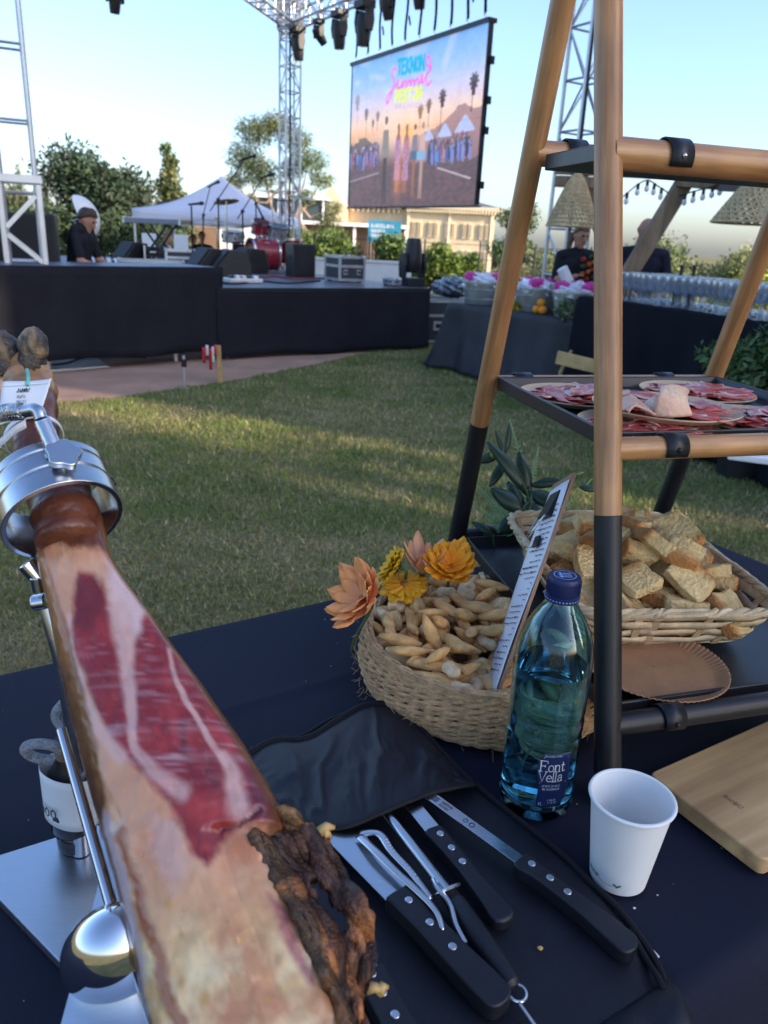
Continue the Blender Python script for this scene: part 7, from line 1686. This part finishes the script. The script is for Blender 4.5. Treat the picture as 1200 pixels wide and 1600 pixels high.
flower('large peach orange flower left of the round basket, seen from its side', (-0.022,0.885,0.965), (-.60, -.40, .55), [(9, .046, .026, .15, .35), (8, .039, .024, .5, .3), (6, .029, .018, .9, .1)], (.88, .34, .09), (.82, .36, .17), (.5, .2, .05), (-.035, .93, .86))
flower('yellow sunflower turned away behind the round basket', (0.018,0.964,0.977), (-.75, .05, .42), [(18, .031, .016, .05, .1), (16, .027, .015, .3, .1), (13, .023, .013, .6, .0)], (.80, .47, .015), (.75, .38, .01), (.06, .045, .015), (.03, 1.07, .86), .012)
flower('pink peach lily behind the round basket', (0.058,0.99,0.961), (.05, -.15, .95), [(6, .032, .018, .9, .2), (5, .028, .017, 1.4, .1)], (.86, .36, .16), (.84, .46, .28), (.5, .3, .1), (.07, 1.1, .86))
flower('bright orange flower at the back right of the round basket', (0.096,0.974,0.976), (-.05, -.55, .80), [(14, .036, .019, .2, .3), (12, .031, .018, .5, .3), (9, .023, .014, .9, .2)], (.90, .36, .01), (.88, .26, .008), (.45, .16, .01), (.10, 1.1, .86))
flower('flat yellow flower lying low between the sunflower and the basket rim', (0.033,0.965,0.951), (-.1, -.3, .95), [(14, .034, .017, -.05, -.1), (10, .026, .014, .1, -.05)], (.80, .40, .01), (.75, .30, .01), (.35, .16, .02), (.04, 1.06, .86))

# ------------------------------------------------------------------ clipboard standing in the basket
def clipboard():
    E0, E1 = Vector((.141, .776, .900)), Vector((0.236,0.929,1.133)); w = Vector((-.007, .078, -.042)); up = (E1 - E0); nrm = w.cross(up).normalized()
    if nrm.x > 0: nrm = -nrm
    t = thing('clipboard', 'clipboard with white written sheet and black clip leaning in the round basket', 'clipboard', E0)
    f = lambda u, v, o: E0 + up * v + w * u + nrm * o
    MB().add([f(u, v, o) for o in (0, -.004) for u, v in ((0, 0), (1, 0), (1, 1), (0, 1))], [(0, 1, 2, 3), (7, 6, 5, 4), (0, 4, 5, 1), (1, 5, 6, 2), (2, 6, 7, 3), (3, 7, 4, 0)]).build('board', mat_wood('hardboard', (.34, .20, .12), (.22, .12, .07), 'Z', 6), t, 0, world=True)
    MB().grid(8, 20, lambda u, v: f(.02 + .96 * u, .0 + .965 * v, .0012 + .0012 * math.sin(v * 7 + u * 3))).build('paper_sheet', mat('sheet', (.74, .75, .77), .7, 0, .02, 20), t, 60, world=True, solid=.0003)
    m = MB(); R = random.Random(5)
    for k in range(30):
        y = .10 + k * .026; x = .12
        while x < .8:
            L = R.uniform(.05, .16); m.ribbon([(x, y), (x + L * .5, y + .003 * R.uniform(-1, 1)), (x + L, y)], .0045 * (1 if R.random() < .8 else 1.6), lambda a, b: f(a, b, .0030 + .0012 * math.sin(b * 7 + a * 3))); x += L + .04
            if R.random() < .18: break
    m.build('handwriting', mat('ink', (.05, .055, .08), .6), t, 0, world=True)
    bc = M_['black_metal']
    m = MB(); m.add([f(u, v, o) for v, o in ((.80, .010), (.80, -.010), (.93, -.002), (.93, .004)) for u in (.28, .74)], [(0, 1, 3, 2), (2, 3, 5, 4), (4, 5, 7, 6), (6, 7, 1, 0), (0, 2, 4, 6), (1, 7, 5, 3)]); m.build('binder_clip', bc, t, 0, world=True, bev=.001)
    MB().tube([f(.34, .80, .010), f(.40, .72, .016), f(.52, .69, .017), f(.64, .72, .016), f(.70, .80, .010)], .0011, 8).build('clip_wire', M_['chrome'], t, world=True)
    MB().add([f(u, v, o) for o in (.004, .007) for u, v in ((.38, .66), (.60, .66), (.60, .71), (.38, .71))], [(0, 3, 2, 1), (4, 5, 6, 7), (0, 1, 5, 4), (1, 2, 6, 5), (2, 3, 7, 6), (3, 0, 4, 7)]).build('small_clip', bc, t, 0, world=True)
clipboard()

# ------------------------------------------------------------------ wicker basket with toasted bread
WC = Vector((.350, 1.010, .930)); WRZ = RAD(7); WX, WY, WH = .270, .345, .058
def wicker():
    t = thing('wicker_basket', 'rectangular woven wicker basket full of toasted bread on the lower tray', 'basket', WC, WRZ); wm = mat('wicker', (.62, .47, .28), .65, 0, .25, 40, bump=.3, bscale=120, rand=.18); sm = mat('wicker_stake', (.50, .35, .18), .7, 0, .25, 40)
    def per(s, k):          # perimeter of the flaring basket at height fraction k, rounded corners
        fx = WX * (.80 + .20 * k); fy = WY * (.82 + .18 * k); a = s * 6.2832; c, d = math.cos(a), math.sin(a); e = 2 / 9.
        return Vector((fx / 2 * math.copysign(abs(c) ** e, c), fy / 2 * math.copysign(abs(d) ** e, d), 0))
    # even arc-length parameter
    S = np.linspace(0, 1, 1601); Pt = np.array([per(s, .5)[:2] for s in S]); ds = np.r_[0, np.cumsum(np.linalg.norm(np.diff(Pt, axis=0), axis=1))]; tot = ds[-1]; inv = lambda q: float(np.interp((q % 1.0) * tot, ds, S))
    NS_ = 26
    for row in range(4):
        k0 = .06 + row * .235; N = NS_ * 6; m = MB()
        for i in range(N):
            q = i / N; k = k0 + .02 * math.sin(q * 40 + row * 3); off = .0024 * math.cos(q * NS_ * math.pi + row * math.pi); s = inv(q); p = per(s, k); p2 = per(s, k + .19); nr = Vector((p.x / WX, p.y / WY, 0)).normalized()
            a = p + nr * off + Vector((0, 0, WH * k)); b = p2 + nr * off + Vector((0, 0, WH * (k + .195 + .02 * math.sin(q * 90 + row)))); m.v += [tuple(a), tuple((a + b) / 2 + nr * .001), tuple(b)]
        for i in range(N):
            j = (i + 1) % N; m.f += [(i * 3, j * 3, j * 3 + 1, i * 3 + 1), (i * 3 + 1, j * 3 + 1, j * 3 + 2, i * 3 + 2)]; m.mi += [0, 0]
        m.build('weave_strip', wm, t, 60, solid=.0012)
    for i in range(NS_):
        s = inv((i + .0) / NS_); a = per(s, 0); b = per(s, 1); d = (per(inv(i / NS_ + .004), .5) - per(s, .5)).normalized()
        m = MB(); m.add([a - d * .0045 + Vector((0, 0, 0)), a + d * .0045, b + d * .005 + Vector((0, 0, WH)), b - d * .005 + Vector((0, 0, WH))], [(0, 1, 2, 3)]); m.build('stake', sm, t, 0, solid=.0014)
    N = 240
    for st_ in range(3):
        m = MB(); m.tube([per(inv(i / N), 1.02) * 1.008 + Vector((0, 0, WH + .002)) + (Vector((per(inv(i / N), 1).x / WX, per(inv(i / N), 1).y / WY, 0)).normalized() * math.cos(i * .5 + st_ * 2.09) + Vector((0, 0, 1)) * math.sin(i * .5 + st_ * 2.09)) * .0035 for i in range(N)], .0034, 6, closed=True); m.build('braided_rim', wm, t)
    MB().prism([tuple(per(i / 60., 0)[:2]) for i in range(60)], .0005, .0025).build('bottom', wm, t, 0)
wicker()
bread_m = mat('bread', (0, 0, 0), .78, 0, .17, 110, vcol=True, bump=.7, bscale=190, rand=.10)
def bread_mesh(seed):
    R = np.random.default_rng(seed); sx, sy, sz = R.uniform(.024, .033), R.uniform(.021, .028), R.uniform(.0075, .0105); ph = R.random(8) * 6.28; m = MB(); cols = []; nu, nv = 28, 14
    for j in range(nv + 1):
        b = math.pi * j / nv
        for i in range(nu):
            a = 6.2832 * i / nu; ce = lambda v, e: math.copysign(abs(v) ** e, v); x = ce(math.cos(a), .24) * ce(math.sin(b), .16); y = ce(math.sin(a), .24) * ce(math.sin(b), .16); z = ce(-math.cos(b), .30)
            q = 1 + .05 * math.sin(5 * x + ph[0]) * math.sin(4 * y + ph[1]) + .025 * math.sin(17 * x + 9 * z + ph[2]) + .02 * math.sin(23 * y + ph[3]); sk = .22 * math.sin(ph[4])
            m.v.append((sx * x * q + sk * sy * y, sy * y * q * (1 - .12 * x * math.sin(ph[5])), sz * z * q + .003 * math.sin(2.5 * x + ph[6])))
            crust = max(0, min(1, (y - .55) * 3)) + (max(0, min(1, (-z - .7) * 3)) * .6 if seed % 2 else 0); crust = min(1, crust); toast = .5 + .5 * math.sin(4 * x + 3 * y + ph[7]); rim = max(0, max(abs(x), abs(y)) - .85) * 3
            c = np.array([.86, .61, .27]) * (1 - .20 * toast - .25 * rim); c = c * (1 - crust) + np.array([.50, .22, .06]) * (.85 + .3 * toast) * crust; cols.append(c)
    m.f = [(j * nu + i, j * nu + (i + 1) % nu, (j + 1) * nu + (i + 1) % nu, (j + 1) * nu + i) for j in range(nv) for i in range(nu)]; m.mi = [0] * len(m.f)
    o = m.build('bread', bread_m, None, 50, cols=cols); me = o.data; bpy.data.objects.remove(o); return me
BM = [bread_mesh(k) for k in range(8)]
def fill_bread():
    R = np.random.default_rng(31); Rz = Matrix.Rotation(WRZ, 3, 'Z')
    for layer, (z0, hh, sc, mind, cnt) in enumerate([(.018, .010, .76, .044, 32), (.036, .038, .74, .044, 32), (.054, .056, .62, .044, 24), (.070, .064, .42, .042, 12)]):
        pts = []; tr = 0
        while len(pts) < cnt and tr < 6000:
            tr += 1; p = (R.uniform(-1, 1), R.uniform(-1, 1))
            if layer > 1 and p[0] ** 2 + p[1] ** 2 > 1: continue
            q = (p[0] * WX / 2 * sc, p[1] * WY / 2 * sc)
            if all((q[0] - a) ** 2 + (q[1] - b) ** 2 > mind ** 2 for a, b in pts): pts.append(q)
        for q in pts:
            r2 = (q[0] / (WX / 2)) ** 2 + (q[1] / (WY / 2)) ** 2; o = bpy.data.objects.new('bread_piece', BM[int(R.integers(8))]); COL.objects.link(o)
            o.location = WC + Rz @ Vector((q[0], q[1] - .01 * layer, z0 + hh * max(0, 1 - r2) * .62)); o.rotation_euler = (R.normal(0, .42), R.normal(0, .42), R.random() * 6.28); s = R.uniform(.85, 1.15) * (.8 if layer == 0 else 1); o.scale = (s, s, s)
            tag(o, 'piece of toasted white bread with golden crust heaped in the wicker basket', 'bread', 'toasted bread in the wicker basket')
fill_bread()

# brown card plate on the lower tray
t = thing('brown_plate', 'round brown card plate with fluted edge on the lower tray', 'plate', (.331, .812, .9275)); m = MB(); cols = []
def fpl(u, v):
    a = u * 6.2832; r = .0005 + .086 * v; fl = .0007 * math.sin(a * 80) * max(0, min(1, (v - .80) * 9)) ; return (r * math.cos(a), r * math.sin(a), .0015 + (.008 * max(0, (v - .82) / .18) ** 1.3 if v > .82 else 0) + fl)
m.grid(480, 30, fpl); m.build('dish', mat('brown_card', (.34, .175, .085), .62, 0, .16, 25, bump=.15, bscale=160, coat=.1), t, 60, solid=.0012)

# wooden board at the right edge
t = thing('cutting_board', 'pale wooden cutting board at the right edge of the table', 'cutting board', (0.365,0.675,0.842))
bd = [(0.303,0.699,0.862), (0.376,0.578,0.862), (0.608,0.731,0.862), (0.525,0.837,0.862)]
pts = []
for i in range(4):
    p, a, b = Vector(bd[i]), Vector(bd[i - 1]), Vector(bd[(i + 1) % 4]); e1, e2 = p + (a - p).normalized() * .010, p + (b - p).normalized() * .010
    pts += [tuple((e1 * (1 - k) ** 2 + p * 2 * k * (1 - k) + e2 * k * k)[:2]) for k in (0, .25, .5, .75, 1)]
ob = MB().prism(pts, .8425, .862).build('board', mat_wood('beech', (.74, .47, .21), (.36, .19, .08), 'X', 3.4, .6, .0, 1.0, -RAD(31)), t, 40, world=True, bev=.002, segs=3)
m = MB(); ox = Vector(bd[0]).lerp(Vector(bd[1]), .45) + (Vector(bd[3]) - Vector(bd[0])) * .16; ux = (Vector(bd[1]) - Vector(bd[0])).normalized(); uy = (Vector(bd[3]) - Vector(bd[0])).normalized()
lettering(m, 'BAMBU', 0, 0, .006, .0007, lambda x, y: ox + ux * x + uy * y + Vector((0, 0, .0003)), .9); m.build('branded_mark', mat('burnt_mark', (.16, .09, .045), .7), t, 0, world=True)

# ------------------------------------------------------------------ green artificial plant behind the lower tray
def table_plant():
    b = Vector((.205, 1.232, .842)); t = thing('artificial_plant', 'artificial plant with dark leaves and pale ferns behind the lower tray', 'plant', b)
    dk = mat('dark_leaf', (.022, .052, .030), .35, 0, .25, 14, rand=.25, spec=.5); lt = mat('fern_green', (.20, .34, .13), .6, 0, .2, 20, rand=.15); sm = mat('green_stem', (.07, .12, .03), .6)
    R = np.random.default_rng(4)
    def leaf(base, tip, w, m_, bend=.15):
        base, tip = Vector(base), Vector(tip); d = tip - base; x, y, z = frame(base, tip, (0.3, -.8, .5)); mb = MB()
        mb.grid(4, 9, lambda u, v: base + d * v + x * (u - .5) * w * math.sin(math.pi * (.04 + .94 * v)) ** .75 + y * (-abs(u - .5) * w * .35 - bend * d.length * (v * v - v)))
        return mb.build('leaf', m_, t, 180, world=True, solid=.0006)
    lf = [((0.251,1.266,0.99), (0.171,1.277,1.08), .026), ((0.251,1.266,0.99), (0.231,1.301,1.059), .028), ((0.21,1.318,1.048), (0.215,1.338,1.101), .012), ((0.204,1.31,1.054), (0.189,1.323,1.09), .011), ((0.199,1.309,1.052), (0.16,1.284,1.041), .018), ((0.252,1.272,1.007), (0.307,1.276,1.018), .018), ((0.245,1.249,1.003), (0.298,1.233,0.986), .030), ((0.238,1.218,0.976), (0.177,1.222,1.015), .032), ((0.243,1.246,0.994), (0.275,1.187,0.947), .034), ((0.207,1.295,1.042), (0.18,1.261,1.005), .018), ((0.236,1.228,0.973), (0.21,1.255,1.018), .026), ((0.236,1.217,0.971), (0.19,1.178,0.953), .030), ((0.343,1.301,1), (0.374,1.3,0.995), .012), ((0.314,1.304,1.008), (0.344,1.318,1.017), .012), ((0.182,1.186,0.945), (0.147,1.193,0.964), .014), ((0.241,1.209,0.98), (0.26,1.167,0.952), .026)]
    for a, c, w in lf: leaf(a, c, w, dk, R.uniform(.05, .25))
    for p in ([b, (0.231,1.218,0.976), (0.245,1.247,0.996), (0.208,1.309,1.052)], [b, (0.243,1.219,0.977), (0.25,1.271,1.005)], [(0.244,1.232,0.983), (0.299,1.278,0.994), (0.343,1.302,1.002)], [b, (0.182,1.186,0.945)]): MB().tube(bez([Vector(q) for q in p], 6), .0018, 6).build('stem', sm, t, world=True)
    def frond(pts, n, L):
        P = bez([Vector(q) for q in pts], 10); MB().tube(P, .0011, 5).build('frond_stem', lt, t, world=True); m = MB()
        for i in range(n):
            f = i / (n - 1); k = min(len(P) - 2, int(f * (len(P) - 2))); p = Vector(P[k]); d = (Vector(P[k + 1]) - p).normalized(); s = d.cross(Vector((.2, -.9, .3))).normalized(); l_ = L * (1 - .8 * f) * (.5 + .5 * min(1, f * 6))
            for sg in (-1, 1):
                e = p + (s * sg + d * .5).normalized() * l_; q = d * l_ * .22
                m.add([p - q * .4, p.lerp(e, .5) - q * .6, e, p.lerp(e, .5) + q * .6, p + q * .4], [(0, 1, 2, 3, 4)])
        m.build('frond', lt, t, 0, world=True)['kind'] = 'stuff'
    for pts, n, L in (([(0.244,1.253,0.953), (0.243,1.33,1.022), (0.223,1.399,1.094)], 26, .026), ([(0.25,1.256,0.963), (0.263,1.325,1.007), (0.28,1.382,1.048)], 22, .022), ([(0.26,1.257,0.964), (0.305,1.312,1.001), (0.36,1.349,1.013)], 22, .02), ([(0.218,1.217,0.941), (0.195,1.269,0.968), (0.165,1.298,0.992)], 22, .024), ([(0.215,1.196,0.943), (0.187,1.223,0.958), (0.158,1.238,0.971)], 18, .02), ([(0.24,1.266,0.96), (0.221,1.32,0.994), (0.199,1.353,1.025)], 20, .022), ([(0.231,1.196,0.944), (0.205,1.212,0.96), (0.183,1.22,0.952)], 16, .018), ([(0.272,1.218,0.944), (0.322,1.29,0.967), (0.376,1.345,1.003)], 22, .018)): frond(pts, n, L)
    MB().ball((0.187,1.298,1.05), (.008, .008, .007), 12, 8).build('bud', mat('green_bud', (.16, .20, .03), .5), t, world=True)
table_plant()

# ------------------------------------------------------------------ knife roll
bagm = mat('nylon_fabric', (.0095, .0105, .017), .5, 0, .25, 30, bump=.15, bscale=700, spec=.4); pipe_m = mat('black_piping', (.004, .004, .006), .8, 0, .2, 80)
OUT = [(-0.136,0.731,0.842), (-0.084,0.756,0.842), (-0.042,0.801,0.842), (0.004,0.831,0.842), (0.044,0.804,0.842), (0.08,0.739,0.842), (0.107,0.695,0.842), (0.175,0.61,0.842), (0.212,0.554,0.842), (0.238,0.502,0.842), (0.245,0.456,0.842), (0.24,0.426,0.842), (0.152,0.358,0.842), (0.02,0.344,0.842), (-0.062,0.411,0.842), (-0.106,0.58,0.842)]
t = thing('knife_roll', 'black fabric knife roll with wrinkled pocket lying open on the table', 'knife roll', (0.075,0.538,0.842))
Ob = [Vector(p) for p in bez(OUT + [OUT[0]], 6)]; cen = sum(Ob, Vector()) / len(Ob)
m = MB(); nR = 14
for k in range(nR + 1):
    f = 1 - k / nR
    for i, p in enumerate(Ob[:-1]):
        q = cen + (p - cen) * f; z = .8425 + .0045 * (1 - f ** 14) + .0007 * math.sin(q.x * 55 + 3 * math.sin(q.y * 40)) * math.sin(q.y * 62 + q.x * 20); m.v.append((q.x, q.y, z))
n = len(Ob) - 1; m.f = [(k * n + i, k * n + (i + 1) % n, (k + 1) * n + (i + 1) % n, (k + 1) * n + i) for k in range(nR) for i in range(n)]; m.mi = [0] * len(m.f)
m.build('flat_sheet', bagm, t, 180, world=True)
MB().tube([(p.x, p.y, .8455 + .001 * math.sin(i * .9)) for i, p in enumerate(Ob[:-1])], .0032, 8, closed=True).build('edge_piping', pipe_m, t, world=True)
TOPE = [Vector(p) for p in bez([(-0.14,0.711,0.85), (-0.111,0.737,0.85), (-0.075,0.742,0.85), (-0.041,0.779,0.852), (-0.012,0.809,0.853), (0.02,0.813,0.852), (0.055,0.772,0.85), (0.086,0.718,0.85), (0.11,0.681,0.85)], 8)]
HEM = [Vector(p) for p in bez([(-0.093,0.595,0.86), (-0.065,0.593,0.862), (-0.043,0.586,0.862), (-0.018,0.586,0.866), (0.009,0.601,0.868), (0.034,0.619,0.868), (0.06,0.639,0.864), (0.085,0.657,0.858), (0.11,0.674,0.852)], 8)]
def pocket(u, v):
    k = min(len(TOPE) - 1, u * (len(TOPE) - 1)); i = min(len(TOPE) - 2, int(k)); fr = k - i; a = TOPE[i].lerp(TOPE[i + 1], fr); b = HEM[i].lerp(HEM[i + 1], fr); p = a.lerp(b, v)
    w_ = lambda q: 1 - 2 * abs(math.sin(q)) ** .6
    wn_ = 5.5 * float(fbm(u * 5, v * 2.2, 6)); fold = (w_(u * 13 + wn_) * .5 * float(fbm(u * 9, v * 3, 2)) * 1.8 + w_(u * 27 + 1.6 * v + wn_ * 1.6) * .35 * v + .35 * w_(u * 7 + 2.0 * v + wn_ * .5)) * (.35 + .75 * v)
    p.z += .012 * math.sin(math.pi * min(1, v * .9 + .05)) ** .8 * (1 - abs(2 * u - 1) ** 6) + .009 * fold * math.sin(math.pi * (.08 + .9 * v)) + .004 * v
    return p
pk = MB().grid(110, 34, pocket).build('pocket', bagm, t, 180, world=True, solid=.001)
MB().tube([pocket(k / 64, 0) + Vector((0, 0, .0012)) for k in range(65)], .0038, 8).build('pocket_piping', pipe_m, pk, world=True); MB().tube([pocket(k / 64, 1) for k in range(65)], .0026, 8).build('hem_piping', pipe_m, pk, world=True)
R_ = [Vector((0.232,0.509,0.843)), Vector((0.235,0.477,0.848)), Vector((0.239,0.451,0.852)), Vector((0.241,0.431,0.846)), Vector((0.234,0.416,0.842))]
MB().tube(bez(R_, 6), .0028, 8).build('strap_loop', pipe_m, t, world=True)
fl = MB().grid(12, 12, lambda u, v: Vector((0.184,0.421,0.846)).lerp(Vector((0.249,0.462,0.846)), u) + Vector((.004 * v, -.055 * v, .010 * math.sin(math.pi * v) * (1 + .3 * math.sin(u * 9)) )) ); fl.build('folded_end', bagm, t, 180, world=True, solid=.0012)

# ------------------------------------------------------------------ knives
hm = mat('knife_handle', (.010, .011, .016), .42, 0, .12, 40, bump=.05, bscale=200); blade_m = mat('knife_steel', (.62, .64, .67), .22, 1.0, .04, 60, stretch=(1, 8, 1), bump=.015); riv = mat('rivet_steel', (.66, .67, .70), .3, 1.0, .04, 30)
def flat_frame(a, b):
    x = (Vector(b) - Vector(a)); L = x.length; x.normalize(); y = Vector((0, 0, 1)).cross(x).normalized(); z = x.cross(y); return x, y, z, L
def knife(lab, tip, J, E, blade, handle, rivets, zb=.003, th=.013, name='kitchen_knife', point=None):
    """tip-J blade line, J-E handle line; blade/handle outlines as (fraction, left, right) in metres"""
    t = thing(name, lab, 'knife', J, 0, 'knives of the open knife roll'); J, E, tip = Vector(J), Vector(E), Vector(tip)
    x, y, z, L = flat_frame(J, E); pts = [(f * L, l) for f, l, r in handle] + [(f * L, r) for f, l, r in reversed(handle)]
    sm_ = bez(pts + [pts[0]], 3)[:-1]
    hd = MB().prism(sm_, -th * .3, th * .7, lambda a, b, c: J + x * a + y * b + z * c).build('handle', hm, t, 40, world=True, bev=.0028, segs=3)
    for f, o in rivets: MB().lathe([(0, .0002), (.0034, .0002), (.0034, .0009), (.0030, .0012), (0, .0013)], 18, J + x * f * L + y * o + z * th * .7, Matrix((x, y, z)).transposed()).build('rivet', riv, hd, world=True)
    if blade:
        bx, by, bz, bL = flat_frame(J, tip); q = [(f * bL, l) for f, l, r in blade] + [(f * bL, r) for f, l, r in reversed(blade)]
        bl = MB().prism(q, zb, zb + .0018, lambda a, b, c: J + bx * a + by * b + bz * c).build('blade', blade_m, t, 0, world=True, bev=.0005)
        return t, hd, bl, (J, bx, by, bz, bL)
    return t, hd, None, None
H1 = [(0, .0125, -.0125), (.06, .0125, -.0130), (.3, .0115, -.0120), (.6, .0120, -.0125), (.85, .0140, -.0130), (.96, .0130, -.0110), (1.0, .006, -.005)]
t, hd, bl, fr = knife('wide bladed knife with three rivets at the left of the open roll', (-0.045,0.609,0.862), (0.028,0.513,0.862), (0.107,0.417,0.858), [(-.06, .0115, -.0125), (1.0, .0185, -.020)], H1, [(.115, .0), (.33, .0), (.55, .0)], .003, .016)
J, bx, by, bz, bL = fr; m = MB()
for k in range(4): m.ball(J + bx * (bL * (.45 + .16 * k)) + by * -.008 + bz * .0044, (.0035, .005, .0004), 12, 6, Matrix((bx, by, bz)).transposed())
m.build('blade_dimple', mat('dimple_steel', (.45, .47, .50), .3, 1.0, .05, 30), bl, world=True)
H2 = [(0, .0085, -.0095), (.10, .0090, -.0098), (.30, .0080, -.0085), (.55, .0075, -.0090), (.80, .0090, -.0120), (.94, .0090, -.0140), (1.0, .003, -.008)]
knife('short knife with curved black handle in the middle of the roll', (0.034,0.644,0.86), (0.062,0.595,0.86), (0.123,0.497,0.856), [(-.08, .0085, -.0080), (1.0, .0085, -.0075)], H2, [(.10, .0005), (.265, .0), (.42, -.0005)], .004, .013)
H3 = [(0, .0088, -.0085), (.05, .0090, -.0130), (.16, .0085, -.0100), (.35, .0085, -.0090), (.60, .0090, -.0095), (.85, .0100, -.0130), (.96, .0085, -.0130), (1.0, .002, -.007)]
t, hd, bl, fr = knife('long narrow ham knife with engraved blade at the right of the roll', (0.055,0.646,0.862), (0.141,0.561,0.86), (0.224,0.476,0.854), [(-.04, .0062, -.0062), (1.0, .0066, -.0066)], H3, [(.10, .001), (.27, .001), (.43, .0005)], .004, .014)
J, bx, by, bz, bL = fr; ink = mat('etched_mark', (.09, .10, .12), .5, .6)
m = MB(); f_ = lambda a, b: J + bx * (bL * .97 - a) + by * -b + bz * .00615
for k in range(4): m.ribbon([(.004, -.003 + k * .002), (.016, -.003 + k * .002)], .0009, f_)
lettering(m, 'MARTINEZ', .020, .0008, .0030, .0005, f_, .8); lettering(m, 'GASCON', .020, -.0040, .0030, .0005, f_, .8); m.ribbon(arc((.052, 0), .0022, 0, 6.28, 14), .0006, f_); m.ribbon(arc((.060, 0), .0026, 0, 6.28, 14), .0009, f_); m.build('etched_lettering', ink, bl, 0, world=True)
knife('knife handle with two rivets at the bottom edge beside the dried rind', (-0.011,0.466,0.858), (0.006,0.44,0.858), (0.048,0.365,0.856), [(-.06, .0095, -.0095), (1.0, .010, -.009)], H1, [(.06, .0), (.26, .0), (.48, .0)], .003, .014)
# sharpening steel with guard
def steel_rod():
    a, g_, e = Vector((0.015,0.615,0.866)), Vector((0.071,0.52,0.866)), Vector((0.119,0.437,0.858)); t = thing('sharpening_steel', 'sharpening steel with round guard and black handle', 'sharpening steel', g_)
    x, y, z, L = flat_frame(g_, e); MB().tube([a, g_], .0052, 14).build('rod', blade_m, t, world=True)
    MB().lathe([(0, -.0012), (.0125, -.0012), (.0135, 0), (.0125, .0014), (0, .0014)], 28, g_ + z * .001, Matrix((z, y, -x)).transposed() @ Matrix.Rotation(.5, 3, 'Y')).build('guard', riv, t, world=True)
    MB().tube([g_ + x * .002, g_ + x * .012, g_ + x * .014, g_.lerp(e, .5), e - x * .012, e - x * .003, e], [.0075, .0080, .0092, .0096, .0090, .0080, .004], 18).build('handle', hm, t, world=True)
    MB().tube([e + x * .004 + (x * math.cos(k) + y * math.sin(k)) * .007 for k in np.linspace(0, 6.283, 17)[:-1]], .0012, 8, closed=True).build('hanging_ring', riv, t, world=True)
    MB().tube([e + x * .012 - y * .004, e + x * .060 - y * .004], .0016, 8).build('wire_pin', riv, t, world=True)
steel_rod()
# tongs
def tongs():
    t = thing('serving_tongs', 'slim steel tongs between the wide knife and the sharpening steel', 'tongs', (0.039,0.525,0.868))
    A = [Vector(q) for q in bez([(-0.008,0.58,0.869), (0.01,0.578,0.872), (0.022,0.557,0.872), (0.039,0.534,0.872), (0.054,0.509,0.872), (0.056,0.507,0.87)], 6)]; B = [Vector(q) for q in bez([(-0.008,0.576,0.87), (0.007,0.554,0.874), (0.026,0.531,0.874), (0.046,0.509,0.874), (0.06,0.49,0.874), (0.065,0.475,0.87)], 6)]
    for P, nm_ in ((A, 'upper_arm'), (B, 'lower_arm')):
        m = MB(); n = len(P)
        def f(u, v, P=P, n=n):
            k = u * (n - 1); i = min(n - 2, int(k)); p = P[i].lerp(P[i + 1], k - i); d = (P[i + 1] - P[i]).normalized(); s = Vector((0, 0, 1)).cross(d).normalized(); w = .0085 * (1 - .55 * u); return p + s * (v - .5) * w + Vector((0, 0, .0012 * math.sin(math.pi * v)))
        m.grid(40, 4, f); o = m.build(nm_, riv, t, 180, world=True, solid=.0009)
        mm2 = MB()
        for k in range(14): q = .30 + k * .028; mm2.tube([Vector(f(q, .1)) + Vector((0, 0, .0009)), Vector(f(q, .9)) + Vector((0, 0, .0009))], .0005, 5)
        if nm_ == 'upper_arm': mm2.build('grip_rib', riv, o, world=True)
    C_ = [Vector(q) for q in bez([(0.059,0.526,0.872), (0.062,0.516,0.874), (0.072,0.501,0.872), (0.076,0.482,0.87), (0.083,0.468,0.866)], 6)]; MB().tube(C_, .0022, 8).build('end_wire', riv, t, world=True)
tongs()
# crumbs and a paper scrap
cb = mat('crumb', (.60, .36, .14), .8, 0, .2, 90); 
for q, r, lab, mt in (((0.148,0.482,0.849), .0022, 'orange brown crumb on the knife roll between the handles', cb), ((0.242,0.533,0.844), .0012, 'tiny white crumb on the cloth below the cup', M_['white']), ((0.268,0.549,0.844), .0008, 'tiniest white crumb on the cloth right of the cup base', M_['white'])):
    tag(crump((q[0], q[1], q[2]), (r, r * .8, r * .6), MB(), int(r * 9999)).build('crumb', mt), lab, 'crumb', 'crumbs on the table')
q = [(0.24,0.501,0.844), (0.249,0.484,0.844), (0.243,0.477,0.844), (0.239,0.491,0.844)]
tag(MB().add(q, [(0, 1, 2, 3)]).build('paper_scrap', M_['white'], None, 0, solid=.0006), 'small white paper scrap at the right edge of the knife roll', 'paper')

# lint and crumb dust on the cloth, too fine to pick apart
R = np.random.default_rng(12); m = MB()
for k in range(150):
    a = R.uniform(-.7, 1.1); b = R.uniform(.27, .97); p = tdir * a + ndir * b; r = R.uniform(.0003, .0009)
    m.ball((p.x, p.y, TZ_ + .0005), (r, r * R.uniform(.4, 1.2), r * .5), 5, 3)
o = m.build('crumb_dust', mat('pale_crumb', (.62, .52, .38), .8, 0, .2, 40)); tag(o, 'fine crumbs and lint scattered over the navy cloth', 'crumbs', kind='stuff')
